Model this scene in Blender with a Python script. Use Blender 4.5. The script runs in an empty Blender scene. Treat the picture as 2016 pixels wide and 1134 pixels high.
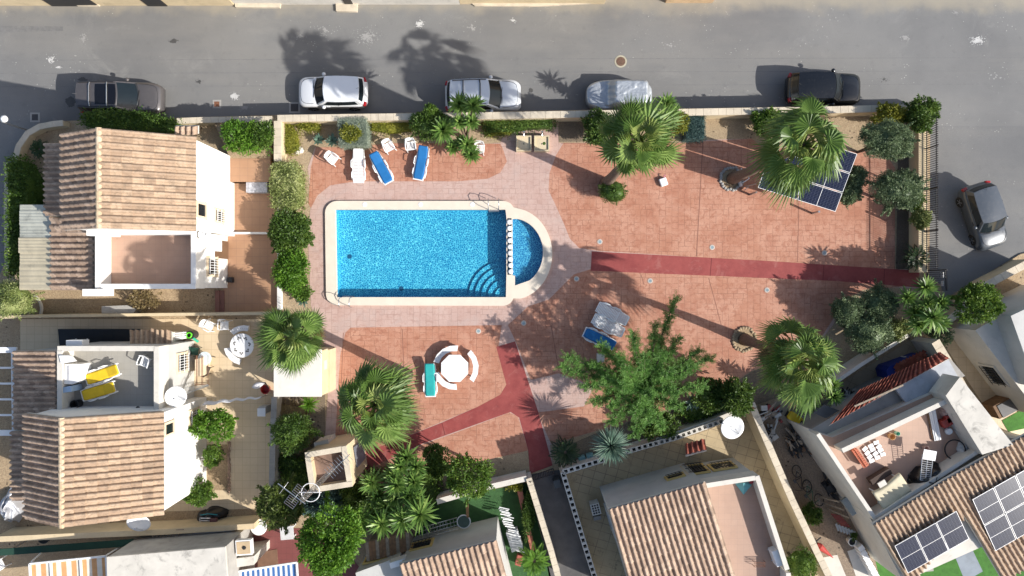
import bpy, bmesh, math, random
import numpy as np
from mathutils import Vector, Matrix
from mathutils.geometry import tessellate_polygon
R = math.radians
sc = bpy.context.scene
COL = sc.collection
# ---------------------------------------------------------------- camera
H, F = 39.0, 1344.0                       # drone height above the pool deck (m), focal length in photo pixels
cam = bpy.data.cameras.new("camera"); cam.lens = 24; cam.sensor_width = 36; cam.clip_end = 2000
camo = bpy.data.objects.new("camera", cam); COL.objects.link(camo); camo.location = (0, 0, H); sc.camera = camo
# ---------------------------------------------------------------- sky and sun
SUN_EL, SUN_AZ = R(34), R(-23.5)          # azimuth measured from +X, counter-clockwise
sd = Vector((math.cos(SUN_EL) * math.cos(SUN_AZ), math.cos(SUN_EL) * math.sin(SUN_AZ), math.sin(SUN_EL)))
w = bpy.data.worlds.new("World"); sc.world = w; w.use_nodes = True
sky = w.node_tree.nodes.new("ShaderNodeTexSky"); sky.sky_type = 'NISHITA'; sky.sun_disc = False
sky.sun_elevation = SUN_EL; sky.sun_rotation = math.pi / 2 - SUN_AZ; sky.air_density = 1.0; sky.dust_density = 2.2
w.node_tree.links.new(sky.outputs[0], w.node_tree.nodes["Background"].inputs[0])
w.node_tree.nodes["Background"].inputs[1].default_value = 0.118
sl = bpy.data.lights.new("sun", 'SUN'); sl.energy = 4.4; sl.angle = R(0.5); sl.color = (1.0, 0.96, 0.90)
so = bpy.data.objects.new("sun", sl); COL.objects.link(so); so.rotation_euler = (-sd).to_track_quat('-Z', 'Y').to_euler()
vs = sc.view_settings; vs.view_transform = 'Standard'; vs.look = 'None'; vs.gamma = 1; vs.exposure = 0.53
sc.cycles.max_bounces = 6; sc.cycles.transparent_max_bounces = 8; sc.cycles.caustics_reflective = False; sc.cycles.caustics_refractive = False

# ---------------------------------------------------------------- helpers
def P(px, py, z=0.0):                     # photo pixel at height z -> world point
    k = (H - z) / F
    return Vector(((px - 1008) * k, (567 - py) * k, z))
def XY(px, py, z=0.0):
    p = P(px, py, z); return (p.x, p.y)
def mm(px, z=0.0): return px * (H - z) / F
def poly(pts, z=0.0): return [XY(a, b, z) for a, b in pts]
def tag(o, label=None, cat=None, group=None, kind=None):
    if label: o['label'] = label
    if cat: o['category'] = cat
    if group: o['group'] = group
    if kind: o['kind'] = kind
    return o
def thing(name, label, cat, loc=(0, 0, 0), rz=0, group=None):
    o = bpy.data.objects.new(name, None); COL.objects.link(o); o.location = loc; o.rotation_euler = (0, 0, rz)
    o.empty_display_size = 0.2
    return tag(o, label, cat, group)
def dup(root, loc, rz, label, group=None):
    r = root.copy(); COL.objects.link(r); r.location = loc; r.rotation_euler = (0, 0, rz); r['label'] = label
    if group: r['group'] = group
    for ch in list(root.children):
        c = ch.copy(); COL.objects.link(c); c.parent = r
        for g in ch.children:
            d = g.copy(); COL.objects.link(d); d.parent = c
    return r
def attach(o, parent, world):
    if parent is not None:
        o.parent = parent
        if world:
            q = parent; m = Matrix.Identity(4)
            while q is not None:
                m = Matrix.Translation(q.location) @ Matrix.Rotation(q.rotation_euler.z, 4, 'Z') @ m if q.type == 'EMPTY' else m
                q = q.parent
            o.matrix_parent_inverse = m.inverted()
class MB:
    def __init__(s): s.v = []; s.f = []; s.m = []
    def add(s, vs, fs, mi=0):
        o = len(s.v); s.v += [tuple(v) for v in vs]
        for f in fs: s.f.append(tuple(i + o for i in f)); s.m.append(mi)
        return s
    def box(s, c, d, rz=0, mi=0, rot=None):
        M = rot if rot is not None else Matrix.Rotation(rz, 3, 'Z')
        vs = [Vector(c) + M @ Vector((x * d[0] / 2, y * d[1] / 2, z * d[2] / 2)) for z in (-1, 1) for y in (-1, 1) for x in (-1, 1)]
        return s.add(vs, [(0, 2, 3, 1), (4, 5, 7, 6), (0, 1, 5, 4), (2, 6, 7, 3), (0, 4, 6, 2), (1, 3, 7, 5)], mi)
    def bar(s, a, b, wd, th, mi=0):       # rectangular bar from a to b
        a = Vector(a); b = Vector(b); d = b - a; L = d.length
        if L < 1e-6: return s
        return s.box((a + b) / 2, (L, wd, th), mi=mi, rot=d.to_track_quat('X', 'Z').to_matrix())
    def prism(s, pl, z0, z1, mi=0, mtop=None, bot=True):
        n = len(pl); vs = [(x, y, z0) for x, y in pl] + [(x, y, z1) for x, y in pl]
        s.add(vs, [(i, (i + 1) % n, n + (i + 1) % n, n + i) for i in range(n)], mi)
        s.add(vs[n:], [tuple(range(n))], mi if mtop is None else mtop)
        if bot: s.add(vs[:n], [tuple(range(n - 1, -1, -1))], mi)
        return s
    def sheet(s, pl, z, holes=(), mi=0):
        loops = [[Vector((x, y, z)) for x, y in pl]] + [[Vector((x, y, z)) for x, y in h] for h in holes]
        return s.add([v for l in loops for v in l], tessellate_polygon(loops), mi)
    def tube(s, pts, r, n=6, mi=0, cap=True):
        pts = [Vector(p) for p in pts]; k = len(pts); rr = r if isinstance(r, (list, tuple)) else [r] * k
        vs = []; up = None
        for i, p in enumerate(pts):
            t = (pts[min(i + 1, k - 1)] - pts[max(i - 1, 0)]).normalized()
            if up is None: up = Vector((0, 0, 1)) if abs(t.z) < .9 else Vector((1, 0, 0))
            a = t.cross(up).normalized(); b = a.cross(t).normalized(); up = b
            vs += [p + (a * math.cos(2 * math.pi * j / n) + b * math.sin(2 * math.pi * j / n)) * rr[i] for j in range(n)]
        fs = [(i * n + j, i * n + (j + 1) % n, (i + 1) * n + (j + 1) % n, (i + 1) * n + j) for i in range(k - 1) for j in range(n)]
        if cap: fs += [tuple(range(n - 1, -1, -1)), tuple(range((k - 1) * n, k * n))]
        return s.add(vs, fs, mi)
    def cyl(s, c, r, z0, z1, n=20, r2=None, mi=0): return s.lathe(c, [(r, z0), (r if r2 is None else r2, z1)], n, mi)
    def lathe(s, c, prof, n=20, mi=0, cap=True, ph=0):
        vs = [(c[0] + r * math.cos(ph + 2 * math.pi * j / n), c[1] + r * math.sin(ph + 2 * math.pi * j / n), (c[2] if len(c) > 2 else 0) + z) for r, z in prof for j in range(n)]
        k = len(prof)
        fs = [(i * n + j, i * n + (j + 1) % n, (i + 1) * n + (j + 1) % n, (i + 1) * n + j) for i in range(k - 1) for j in range(n)]
        if cap: fs += [tuple(range(n - 1, -1, -1)), tuple(range((k - 1) * n, k * n))]
        return s.add(vs, fs, mi)
    def grid(s, nu, nv, fn, mi=0):
        vs = [fn(i / (nu - 1), j / (nv - 1)) for j in range(nv) for i in range(nu)]
        return s.add(vs, [(j * nu + i, j * nu + i + 1, (j + 1) * nu + i + 1, (j + 1) * nu + i) for j in range(nv - 1) for i in range(nu - 1)], mi)
    def build(s, name, mats, parent=None, world=False, smooth=False, bevel=0, recalc=True, solid=0, subsurf=0):
        me = bpy.data.meshes.new(name); me.from_pydata(s.v, [], s.f)
        if not isinstance(mats, (list, tuple)): mats = [mats]
        for m in mats: me.materials.append(m)
        me.polygons.foreach_set("material_index", s.m)
        if recalc and len(s.f) < 30000:
            bm = bmesh.new(); bm.from_mesh(me); bmesh.ops.recalc_face_normals(bm, faces=bm.faces); bm.to_mesh(me); bm.free()
        if smooth: me.polygons.foreach_set("use_smooth", [True] * len(me.polygons))
        o = bpy.data.objects.new(name, me); COL.objects.link(o); attach(o, parent, world)
        if solid:
            md = o.modifiers.new("thick", 'SOLIDIFY'); md.thickness = solid; md.offset = -1
        if subsurf:
            md = o.modifiers.new("sub", 'SUBSURF'); md.levels = subsurf; md.render_levels = subsurf
        if bevel:
            md = o.modifiers.new("bevel", 'BEVEL'); md.width = bevel; md.segments = 2; md.limit_method = 'ANGLE'
        return o
def np_obj(name, V, Fc, mat, parent=None, world=False, smooth=False):
    V = np.asarray(V, np.float32); Fc = np.asarray(Fc, np.int32); n, k = Fc.shape
    me = bpy.data.meshes.new(name); me.vertices.add(len(V)); me.vertices.foreach_set("co", V.ravel())
    me.loops.add(n * k); me.loops.foreach_set("vertex_index", Fc.ravel())
    me.polygons.add(n); me.polygons.foreach_set("loop_start", np.arange(0, n * k, k, dtype=np.int32))
    me.polygons.foreach_set("loop_total", np.full(n, k, np.int32))
    if smooth: me.polygons.foreach_set("use_smooth", np.ones(n, bool))
    me.materials.append(mat); me.update(calc_edges=True); me.validate()
    o = bpy.data.objects.new(name, me); COL.objects.link(o); attach(o, parent, world)
    return o

# ---------------------------------------------------------------- materials
class NT:
    def __init__(s, name):
        s.mat = bpy.data.materials.new(name); s.mat.use_nodes = True; s.t = s.mat.node_tree
        s.b = s.t.nodes["Principled BSDF"]; s.out = s.t.nodes["Material Output"]
    def n(s, typ, ins=None, **kw):
        nd = s.t.nodes.new(typ)
        for k, v in kw.items(): setattr(nd, k, v)
        for k, v in (ins or {}).items():
            if isinstance(v, bpy.types.NodeSocket): s.t.links.new(v, nd.inputs[k])
            else: nd.inputs[k].default_value = v
        return nd
    def pos(s): return s.n("ShaderNodeNewGeometry").outputs["Position"]
    def obj(s): return s.n("ShaderNodeTexCoord").outputs["Object"]
    def noise(s, vec, scale, detail=4, rough=.55, dist=0):
        return s.n("ShaderNodeTexNoise", {"Vector": vec, "Scale": scale, "Detail": detail, "Roughness": rough, "Distortion": dist}).outputs["Fac"]
    def ramp(s, fac, stops, interp='LINEAR'):
        r = s.n("ShaderNodeValToRGB", {"Fac": fac}); cr = r.color_ramp; cr.interpolation = interp
        while len(cr.elements) < len(stops): cr.elements.new(0.5)
        for e, (p, c) in zip(cr.elements, stops): e.position = p; e.color = tuple(c) + (1,) if len(c) == 3 else c
        return r.outputs["Color"]
    def mix(s, fac, a, b, mode='MIX'):
        m = s.n("ShaderNodeMix", data_type='RGBA', blend_type=mode, clamp_factor=True)
        for i, v in ((0, fac), (6, a), (7, b)):
            if isinstance(v, bpy.types.NodeSocket): s.t.links.new(v, m.inputs[i])
            else: m.inputs[i].default_value = (tuple(v) + (1,)) if isinstance(v, (tuple, list)) and len(v) == 3 else v
        return m.outputs[2]
    def math(s, op, a, b=0.0, c=None):
        ins = {0: a, 1: b}
        if c is not None: ins[2] = c
        return s.n("ShaderNodeMath", ins, operation=op).outputs[0]
    def sstep(s, v, lo, hi, a=0.0, b=1.0):
        return s.n("ShaderNodeMapRange", {"Value": v, "From Min": lo, "From Max": hi, "To Min": a, "To Max": b}, interpolation_type='SMOOTHSTEP').outputs[0]
    def bump(s, hgt, strength=.3, dist=.02):
        s.t.links.new(s.n("ShaderNodeBump", {"Height": hgt, "Strength": strength, "Distance": dist}).outputs[0], s.b.inputs["Normal"])
    def set(s, **kw):
        for k, v in kw.items():
            k = k.replace("_", " ")
            if isinstance(v, bpy.types.NodeSocket): s.t.links.new(v, s.b.inputs[k])
            else: s.b.inputs[k].default_value = (tuple(v) + (1,)) if isinstance(v, (tuple, list)) and len(v) == 3 else v
        return s
_MC = {}
def sc3(c, k): return tuple(min(1, x * k) for x in c)
def mat(name, col, rough=.7, var=.12, scale=2.5, bump=0., bscale=40, metal=0., dirt=0., coat=0., spec=.5, island=False):
    if name in _MC: return _MC[name]
    t = NT(name); v = t.pos()
    n1 = t.noise(v, scale, 5, .6); n2 = t.noise(v, scale * 9, 3, .6)
    c = t.mix(t.sstep(n1, .3, .7), sc3(col, 1 - var), sc3(col, 1 + var))
    c = t.mix(t.math('MULTIPLY', n2, .35 if var > .03 else .05), c, sc3(col, 1 - var * 1.6))
    if island:
        rnd = t.n("ShaderNodeNewGeometry").outputs["Random Per Island"]
        c = t.mix(.85, c, t.ramp(rnd, [(0, (.62, .6, .6)), (.5, (1, 1, 1)), (1, (1.25, 1.2, 1.1))]), 'MULTIPLY')
    if dirt:
        dn = t.noise(v, 1.3, 6, .7, .6)
        c = t.mix(t.sstep(dn, .52, .72, 0, dirt), c, sc3(col, .35))
    t.set(Base_Color=c, Roughness=rough, Metallic=metal, Coat_Weight=coat, Specular_IOR_Level=spec)
    if bump: t.bump(t.noise(v, bscale, 4, .6), bump, .02)
    _MC[name] = t.mat; return t.mat

def m_asphalt():
    t = NT("asphalt"); v = t.pos()
    st = t.n("ShaderNodeMapping", {"Vector": v, "Scale": (.12, .6, 1)}).outputs[0]
    big = t.noise(v, .16, 5, .6); streak = t.noise(st, .8, 5, .65); fine = t.noise(v, 38, 3, .7); med = t.noise(v, 2.2, 6, .65)
    c = t.mix(t.sstep(big, .3, .7), (.158, .159, .16), (.222, .221, .215))
    c = t.mix(t.sstep(streak, .42, .75, 0, .55), c, (.255, .245, .225))
    c = t.mix(t.sstep(med, .55, .75, 0, .35), c, (.12, .12, .122)); c = t.mix(t.sstep(t.noise(v, .35, 7, .75, .8), .56, .72, 0, .5), c, (.29, .285, .27))
    c = t.mix(t.sstep(fine, .35, .7, 0, .55), c, (.115, .113, .11))
    sp = t.n("ShaderNodeTexVoronoi", {"Vector": v, "Scale": 5.0, "Randomness": 1.0}).outputs["Distance"]
    gate = t.sstep(t.noise(v, .55, 3), .55, .66)
    c = t.mix(t.math('MULTIPLY', t.sstep(sp, .16, .1), gate), c, (.42, .41, .38))
    # dusty verge near the houses across the street
    sep = t.n("ShaderNodeSeparateXYZ", {0: v})
    verge = t.sstep(t.math('ADD', sep.outputs[1], t.math('MULTIPLY', t.noise(v, .9, 4), 1.6)), 16.6, 17.8, 0, .7)
    c = t.mix(verge, c, (.34, .30, .225))
    t.set(Base_Color=c, Roughness=.9); t.bump(fine, .35, .01); return t.mat
def m_paving(name, a, b, dark, stain, mort):
    t = NT(name); v = t.pos()
    wv = t.n("ShaderNodeVectorMath", {0: v, 1: t.n("ShaderNodeVectorMath", {0: t.n("ShaderNodeTexNoise", {"Vector": v, "Scale": 2.5, "Detail": 2}).outputs["Color"], "Scale": .035}, operation='SCALE').outputs[0]}, operation='ADD').outputs[0]
    bk = t.n("ShaderNodeTexBrick", {"Vector": wv, "Scale": 1.0, "Mortar Size": .016, "Mortar Smooth": .3, "Bias": 0., "Brick Width": .56, "Row Height": .3, "Color1": (0, 0, 0, 1), "Color2": (1, 1, 1, 1)}, offset=.37, offset_frequency=2, squash=.62, squash_frequency=3)
    vr = t.n("ShaderNodeMapping", {"Vector": wv, "Rotation": (0, 0, math.pi / 2), "Location": (.13, .21, 0)}).outputs[0]
    bk2 = t.n("ShaderNodeTexBrick", {"Vector": vr, "Scale": 1.0, "Mortar Size": .015, "Mortar Smooth": .3, "Brick Width": .5, "Row Height": .36, "Color1": (0, 0, 0, 1), "Color2": (1, 1, 1, 1)}, offset=.4, squash=.7, squash_frequency=2)
    big = t.noise(v, .55, 6, .68, .5); med = t.noise(v, 3.0, 6, .7, .8); fin = t.noise(v, 26, 4, .65)
    c = t.mix(t.sstep(big, .3, .68), a, b)
    c = t.mix(t.sstep(med, .47, .68, 0, .75), c, dark); c = t.mix(t.sstep(t.noise(v, 1.2, 6, .7, .6), .5, .66, 0, .5), c, stain)
    cell = t.n("ShaderNodeTexVoronoi", {"Vector": wv, "Scale": .85}, distance='CHEBYCHEV').outputs["Color"]
    msk = t.math('GREATER_THAN', t.n("ShaderNodeSeparateColor", {0: cell}).outputs[0], .5)
    c = t.mix(t.math('MULTIPLY', t.mix(msk, bk.outputs["Color"], bk2.outputs["Color"]), .2), c, dark)
    c = t.mix(t.sstep(t.noise(v, .28, 5, .65, 1.2), .55, .72, 0, .65), c, stain)
    c = t.mix(t.sstep(fin, .3, .75, 0, .4), c, sc3(dark, .8))
    mo = t.mix(msk, bk.outputs["Fac"], bk2.outputs["Fac"])
    mo = t.math('MULTIPLY', mo, t.sstep(t.noise(v, 1.7, 3), .3, .65, .15, .75))
    c = t.mix(mo, c, mort)
    t.set(Base_Color=c, Roughness=.78); t.bump(t.math('SUBTRACT', t.math('MULTIPLY', fin, .4), mo), .35, .012); return t.mat
def m_tiles(name, a, b, grout, w_=.4, h_=.4, g=.012, rot=0, rough=.6, grime=.0):
    t = NT(name); v = t.pos()
    vr = t.n("ShaderNodeMapping", {"Vector": v, "Rotation": (0, 0, rot)}).outputs[0]
    bk = t.n("ShaderNodeTexBrick", {"Vector": vr, "Scale": 1.0, "Mortar Size": g, "Mortar Smooth": .2, "Brick Width": w_, "Row Height": h_, "Color1": (0, 0, 0, 1), "Color2": (1, 1, 1, 1)}, offset=0.0, squash=1.0)
    n1 = t.noise(v, .9, 6, .65, .4); n2 = t.noise(v, 12, 4, .6)
    c = t.mix(t.sstep(n1, .3, .7), a, b)
    c = t.mix(t.math('MULTIPLY', bk.outputs["Color"], .18), c, sc3(a, .7))
    c = t.mix(t.math('MULTIPLY', n2, .3), c, sc3(a, .75))
    if grime:
        c = t.mix(t.sstep(t.noise(v, 1.1, 7, .72, 1.5), .56, .72, 0, grime), c, (.045, .038, .03))
        gm = t.math('MULTIPLY', bk.outputs["Fac"], t.sstep(t.noise(v, .8, 3), .35, .6, .2, 1))
    else: gm = t.math('MULTIPLY', bk.outputs["Fac"], .8)
    c = t.mix(gm, c, grout)
    t.set(Base_Color=c, Roughness=rough); t.bump(t.math('SUBTRACT', n2, t.math('MULTIPLY', bk.outputs["Fac"], 2.)), .2, .01); return t.mat
def m_gravel(name, a, b, d):
    t = NT(name); v = t.pos()
    vo = t.n("ShaderNodeTexVoronoi", {"Vector": v, "Scale": 22.0}); big = t.noise(v, .8, 6, .65)
    c = t.mix(t.sstep(big, .3, .7), a, b)
    c = t.mix(t.n("ShaderNodeSeparateColor", {0: vo.outputs["Color"]}).outputs[0], c, d)
    vo2 = t.n("ShaderNodeTexVoronoi", {"Vector": v, "Scale": 3.2})
    c = t.mix(t.math('MULTIPLY', t.sstep(vo2.outputs["Distance"], .26, .12), t.sstep(t.noise(v, 1.1, 4), .5, .62)), c, sc3(d, .35))
    t.set(Base_Color=c, Roughness=.95); t.bump(vo.outputs["Distance"], .6, .03); return t.mat
def m_mosaic_caustics(name, dark, mid, lite):  # blue tile mix with sun caustics painted into its base colour
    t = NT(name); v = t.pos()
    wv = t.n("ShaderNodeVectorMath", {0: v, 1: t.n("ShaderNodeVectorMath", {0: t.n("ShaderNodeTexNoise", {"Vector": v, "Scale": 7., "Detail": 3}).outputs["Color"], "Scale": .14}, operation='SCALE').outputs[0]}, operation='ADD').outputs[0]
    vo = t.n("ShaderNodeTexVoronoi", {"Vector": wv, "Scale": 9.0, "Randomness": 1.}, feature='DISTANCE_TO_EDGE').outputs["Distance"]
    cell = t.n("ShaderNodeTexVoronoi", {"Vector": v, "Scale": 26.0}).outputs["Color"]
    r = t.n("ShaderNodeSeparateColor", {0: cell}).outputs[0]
    f = t.math('ADD', t.math('MULTIPLY', t.sstep(vo, .16, .0), .62), t.math('MULTIPLY', r, .42))  # warped bright lines imitate caustic light, random cells are the tile mix
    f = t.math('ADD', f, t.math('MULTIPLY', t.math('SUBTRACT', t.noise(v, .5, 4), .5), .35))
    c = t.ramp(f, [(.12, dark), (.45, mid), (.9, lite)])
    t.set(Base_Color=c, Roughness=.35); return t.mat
def m_water():
    t = NT("pool_water_surface"); v = t.pos(); t.t.nodes.remove(t.b)
    bmp = t.n("ShaderNodeBump", {"Height": t.noise(v, 5, 3, .5), "Strength": .12, "Distance": .05}).outputs[0]
    fr = t.n("ShaderNodeFresnel", {"IOR": 1.33, "Normal": bmp}).outputs[0]
    tr = t.n("ShaderNodeBsdfTransparent", {"Color": (.80, .95, .99, 1)}).outputs[0]
    gl = t.n("ShaderNodeBsdfGlossy", {"Color": (1, 1, 1, 1), "Roughness": .06, "Normal": bmp}).outputs[0]
    t.t.links.new(t.n("ShaderNodeMixShader", {0: fr, 1: tr, 2: gl}).outputs[0], t.out.inputs[0]); return t.mat
def m_leaf(name, dark, mid, lite, trans=.25, rough=.5, cl=1.2):
    if name in _MC: return _MC[name]
    t = NT(name); v = t.pos()
    rnd = t.n("ShaderNodeNewGeometry").outputs["Random Per Island"]
    f = t.math('ADD', t.math('MULTIPLY', rnd, .6), t.math('MULTIPLY', t.sstep(t.noise(v, cl, 3), .3, .7), .4))
    c = t.ramp(f, [(.1, dark), (.5, mid), (.95, lite)])
    t.set(Base_Color=c, Roughness=rough, Specular_IOR_Level=.35)
    tl = t.n("ShaderNodeBsdfTranslucent", {"Color": t.mix(.5, c, sc3(lite, 1.3))}).outputs[0]
    t.t.links.new(t.n("ShaderNodeMixShader", {0: trans, 1: t.b.outputs[0], 2: tl}).outputs[0], t.out.inputs[0])
    _MC[name] = t.mat; return t.mat
def m_solar():
    t = NT("solar_cells"); v = t.obj()
    bk = t.n("ShaderNodeTexBrick", {"Vector": v, "Scale": 1.0, "Mortar Size": .0035, "Mortar Smooth": .1, "Brick Width": .165, "Row Height": .083, "Color1": (0, 0, 0, 1), "Color2": (1, 1, 1, 1)}, offset=0.0)
    c = t.mix(t.math('MULTIPLY', bk.outputs["Color"], .5), (.004, .008, .027), (.008, .014, .042))
    c = t.mix(bk.outputs["Fac"], c, (.10, .115, .15)); t.set(Base_Color=c, Roughness=.3, Specular_IOR_Level=.12); return t.mat
def m_paint(name, col, metal=.35, rough=.3):
    if name in _MC: return _MC[name]
    t = NT(name); v = t.pos(); d = t.noise(v, 6, 6, .7)
    c = t.mix(t.sstep(d, .5, .8, 0, .12), col, (.35, .33, .29))
    c = t.mix(t.sstep(d, .5, .8, 0, .12 if col[0] > .05 else .02), col, (.35, .33, .29)); t.set(Base_Color=c, Metallic=metal, Roughness=t.sstep(d, .3, .8, rough, rough + .12), Coat_Weight=.6, Coat_Roughness=.08); _MC[name] = t.mat; return t.mat
def m_roof(name, a, b, c_):
    t = NT(name); v = t.pos(); rnd = t.n("ShaderNodeNewGeometry").outputs["Random Per Island"]
    c = t.ramp(rnd, [(0, a), (.5, b), (1, c_)])
    n1 = t.noise(v, 4.5, 6, .7, .5); n2 = t.noise(v, 25, 4, .6)
    c = t.mix(t.sstep(n1, .44, .70, 0, .6), c, sc3(a, .45)); c = t.mix(t.sstep(n2, .4, .8, 0, .35), c, sc3(b, .6))
    c = t.mix(t.sstep(t.noise(v, .9, 7, .75, 1.2), .54, .7, 0, .4), c, (.12, .10, .075)); t.set(Base_Color=c, Roughness=.85); t.bump(n2, .3, .01); return t.mat

def m_redpath():
    t = NT("red_floor_paint"); v = t.pos(); c = t.mix(t.sstep(t.noise(v, 1.1, 6, .7), .3, .7), (.235, .04, .037), (.325, .07, .06))
    c = t.mix(t.sstep(t.noise(v, .7, 7, .75, 1.), .52, .7, 0, .55), c, (.40, .17, .14)); c = t.mix(t.sstep(t.noise(v, 3.5, 7, .75, .6), .55, .72, 0, .6), c, (.15, .03, .03))
    sv = t.n("ShaderNodeMapping", {"Vector": v, "Rotation": (0, 0, .6), "Scale": (1, 5, 1)}).outputs[0]
    c = t.mix(t.math('MULTIPLY', t.sstep(t.noise(sv, 2.2, 5, .8, .5), .68, .74, 0, .8), t.sstep(t.noise(v, .5, 3), .5, .6)), c, (.55, .42, .38)); f = t.noise(v, 40, 3, .6)
    c = t.mix(t.math('MULTIPLY', f, .35), c, (.17, .03, .03)); t.set(Base_Color=c, Roughness=.8); t.bump(f, .25, .01); return t.mat
ASPHALT = m_asphalt()
PINK = m_paving("pink_stamped_paving", (.49, .335, .285), (.55, .40, .345), (.40, .25, .205), (.46, .37, .335), (.30, .19, .16))
TERRA = m_paving("terracotta_stamped_paving", (.435, .2, .122), (.55, .305, .21), (.315, .118, .068), (.375, .15, .09), (.19, .083, .052))
RED = m_redpath()
GRAVEL = m_gravel("tan_gravel", (.46, .36, .235), (.38, .29, .18), (.30, .22, .14))
SOIL = m_gravel("dry_soil", (.45, .34, .21), (.37, .27, .16), (.27, .19, .115))
PATIO1 = m_tiles("orange_patio_tile", (.43, .25, .145), (.38, .21, .12), (.26, .15, .10), .45, .45, .01)
PATIO2 = m_tiles("cream_patio_tile", (.68, .54, .36), (.61, .48, .31), (.47, .36, .23), .44, .44, .012)
PATIO3 = m_tiles("stained_patio_tile", (.47, .37, .225), (.40, .31, .18), (.17, .13, .085), .62, .46, .014, R(16), .8, .75)
TERRF = m_tiles("terrace_floor_tile", (.46, .30, .22), (.42, .265, .19), (.33, .22, .17), .33, .33, .006)
GREYF = m_tiles("grey_terrace_tile", (.36, .345, .31), (.33, .315, .285), (.25, .24, .22), .33, .33, .006)
REDF = m_tiles("dark_red_tile", (.22, .07, .065), (.19, .055, .05), (.12, .045, .04), .33, .33, .008)
WHITE = mat("white_render", (.79, .77, .73), .8, .05, 1.2, .12, 30, dirt=.12)
OFFW = mat("offwhite_render", (.62, .585, .52), .85, .08, 1.0, .2, 25, dirt=.28)
CREAM = mat("cream_render", (.62, .50, .32), .85, .09, 1.0, .2, 25, dirt=.25)
GREYW = mat("pale_grey_render", (.50, .495, .47), .85, .07, .9, .2, 25, dirt=.2)
STAINW = mat("stained_white_concrete", (.58, .55, .49), .9, .12, .8, .2, 20, dirt=.75)
CAP = mat("cap_stone", (.60, .52, .40), .85, .12, 1.5, .3, 30, dirt=.3)
COPE = mat("pool_coping_stone", (.68, .60, .49), .7, .05, 2, .15, 40)
CONC = mat("grey_concrete", (.36, .345, .32), .9, .12, 1.5, .3, 30, dirt=.3)
ROOFA = m_roof("tan_clay_tile", (.335, .235, .16), (.42, .30, .205), (.50, .37, .255))  # the clay's own tan tones, varied from tile to tile
ROOFB = m_roof("weathered_clay_tile", (.31, .215, .155), (.42, .30, .215), (.52, .385, .285))
RIDGE = m_roof("ridge_clay_tile", (.5, .38, .24), (.58, .45, .30), (.62, .5, .36))
REDT = m_roof("new_red_tile", (.22, .05, .03), (.3, .075, .045), (.34, .11, .07))
WPLA = mat("white_plastic", (.80, .80, .79), .4, .02)
WMET = mat("white_metal", (.78, .78, .77), .4, .03)
STEEL = mat("steel", (.55, .56, .57), .3, .05, metal=.9)
BMET = mat("black_metal", (.02, .02, .022), .5, .1)
DARK = mat("dark_rubber", (.018, .018, .019), .8, .1)
WOOD = mat("brown_wood", (.22, .12, .06), .75, .25, 6, .2, 50)
GREYWOOD = mat("weathered_wood", (.30, .24, .18), .85, .25, 6, .2, 50)
RUST = mat("rusty_iron", (.2, .085, .045), .8, .3, 8)
GLASS = mat("dark_window_glass", (.012, .018, .022), .08, .05, spec=.4)
SHEET = mat("translucent_roof_sheet", (.54, .47, .33), .5, .12, 1.5, dirt=.35)
TRIM = mat("yellow_window_trim", (.62, .44, .16), .8, .08)
PEACH = mat("peach_window_trim", (.74, .60, .42), .8, .06)
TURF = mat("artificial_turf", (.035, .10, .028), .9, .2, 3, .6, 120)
BARK = mat("palm_bark", (.17, .12, .085), .95, .3, 9, .7, 30)
BARKD = mat("tree_bark", (.11, .08, .055), .95, .3, 9, .7, 30)
SOLAR = m_solar(); WATER = m_water()
L_PALM = m_leaf("fan_palm_leaf", (.05, .10, .02), (.12, .205, .045), (.27, .37, .11), .25, .42)
L_PALMY = m_leaf("yellow_palm_leaf", (.10, .14, .03), (.20, .26, .06), (.34, .40, .13), .25, .45)
L_YUC = m_leaf("yucca_leaf", (.045, .10, .02), (.115, .215, .045), (.28, .39, .10), .2, .4)
L_BLUE = m_leaf("blue_yucca_leaf", (.05, .10, .07), (.12, .20, .15), (.28, .37, .28), .15, .45)
L_CYC = m_leaf("cycad_leaf", (.012, .03, .008), (.025, .05, .012), (.055, .085, .02), .12, .35)
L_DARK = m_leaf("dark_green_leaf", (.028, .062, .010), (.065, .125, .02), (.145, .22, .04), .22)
L_MID = m_leaf("mid_green_leaf", (.04, .09, .012), (.09, .17, .024), (.19, .28, .045), .28)
L_LITE = m_leaf("bright_green_leaf", (.05, .13, .012), (.10, .22, .022), (.19, .33, .04), .32)
L_YEL = m_leaf("yellow_green_leaf", (.085, .11, .015), (.19, .21, .028), (.33, .32, .05), .3)
L_VAR = m_leaf("variegated_leaf", (.09, .13, .03), (.22, .27, .085), (.46, .48, .22), .25)
L_GREY = m_leaf("grey_green_leaf", (.055, .09, .042), (.12, .17, .08), (.25, .32, .165), .15)
L_SAGE = m_leaf("sage_hedge_leaf", (.12, .155, .115), (.23, .275, .21), (.36, .41, .32), .15)
L_TEAL = m_leaf("blue_green_hedge_leaf", (.03, .07, .06), (.06, .11, .1), (.11, .18, .16), .15)
L_DRY = m_leaf("dry_leaf", (.10, .07, .03), (.19, .14, .06), (.28, .22, .11), .2)
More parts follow.
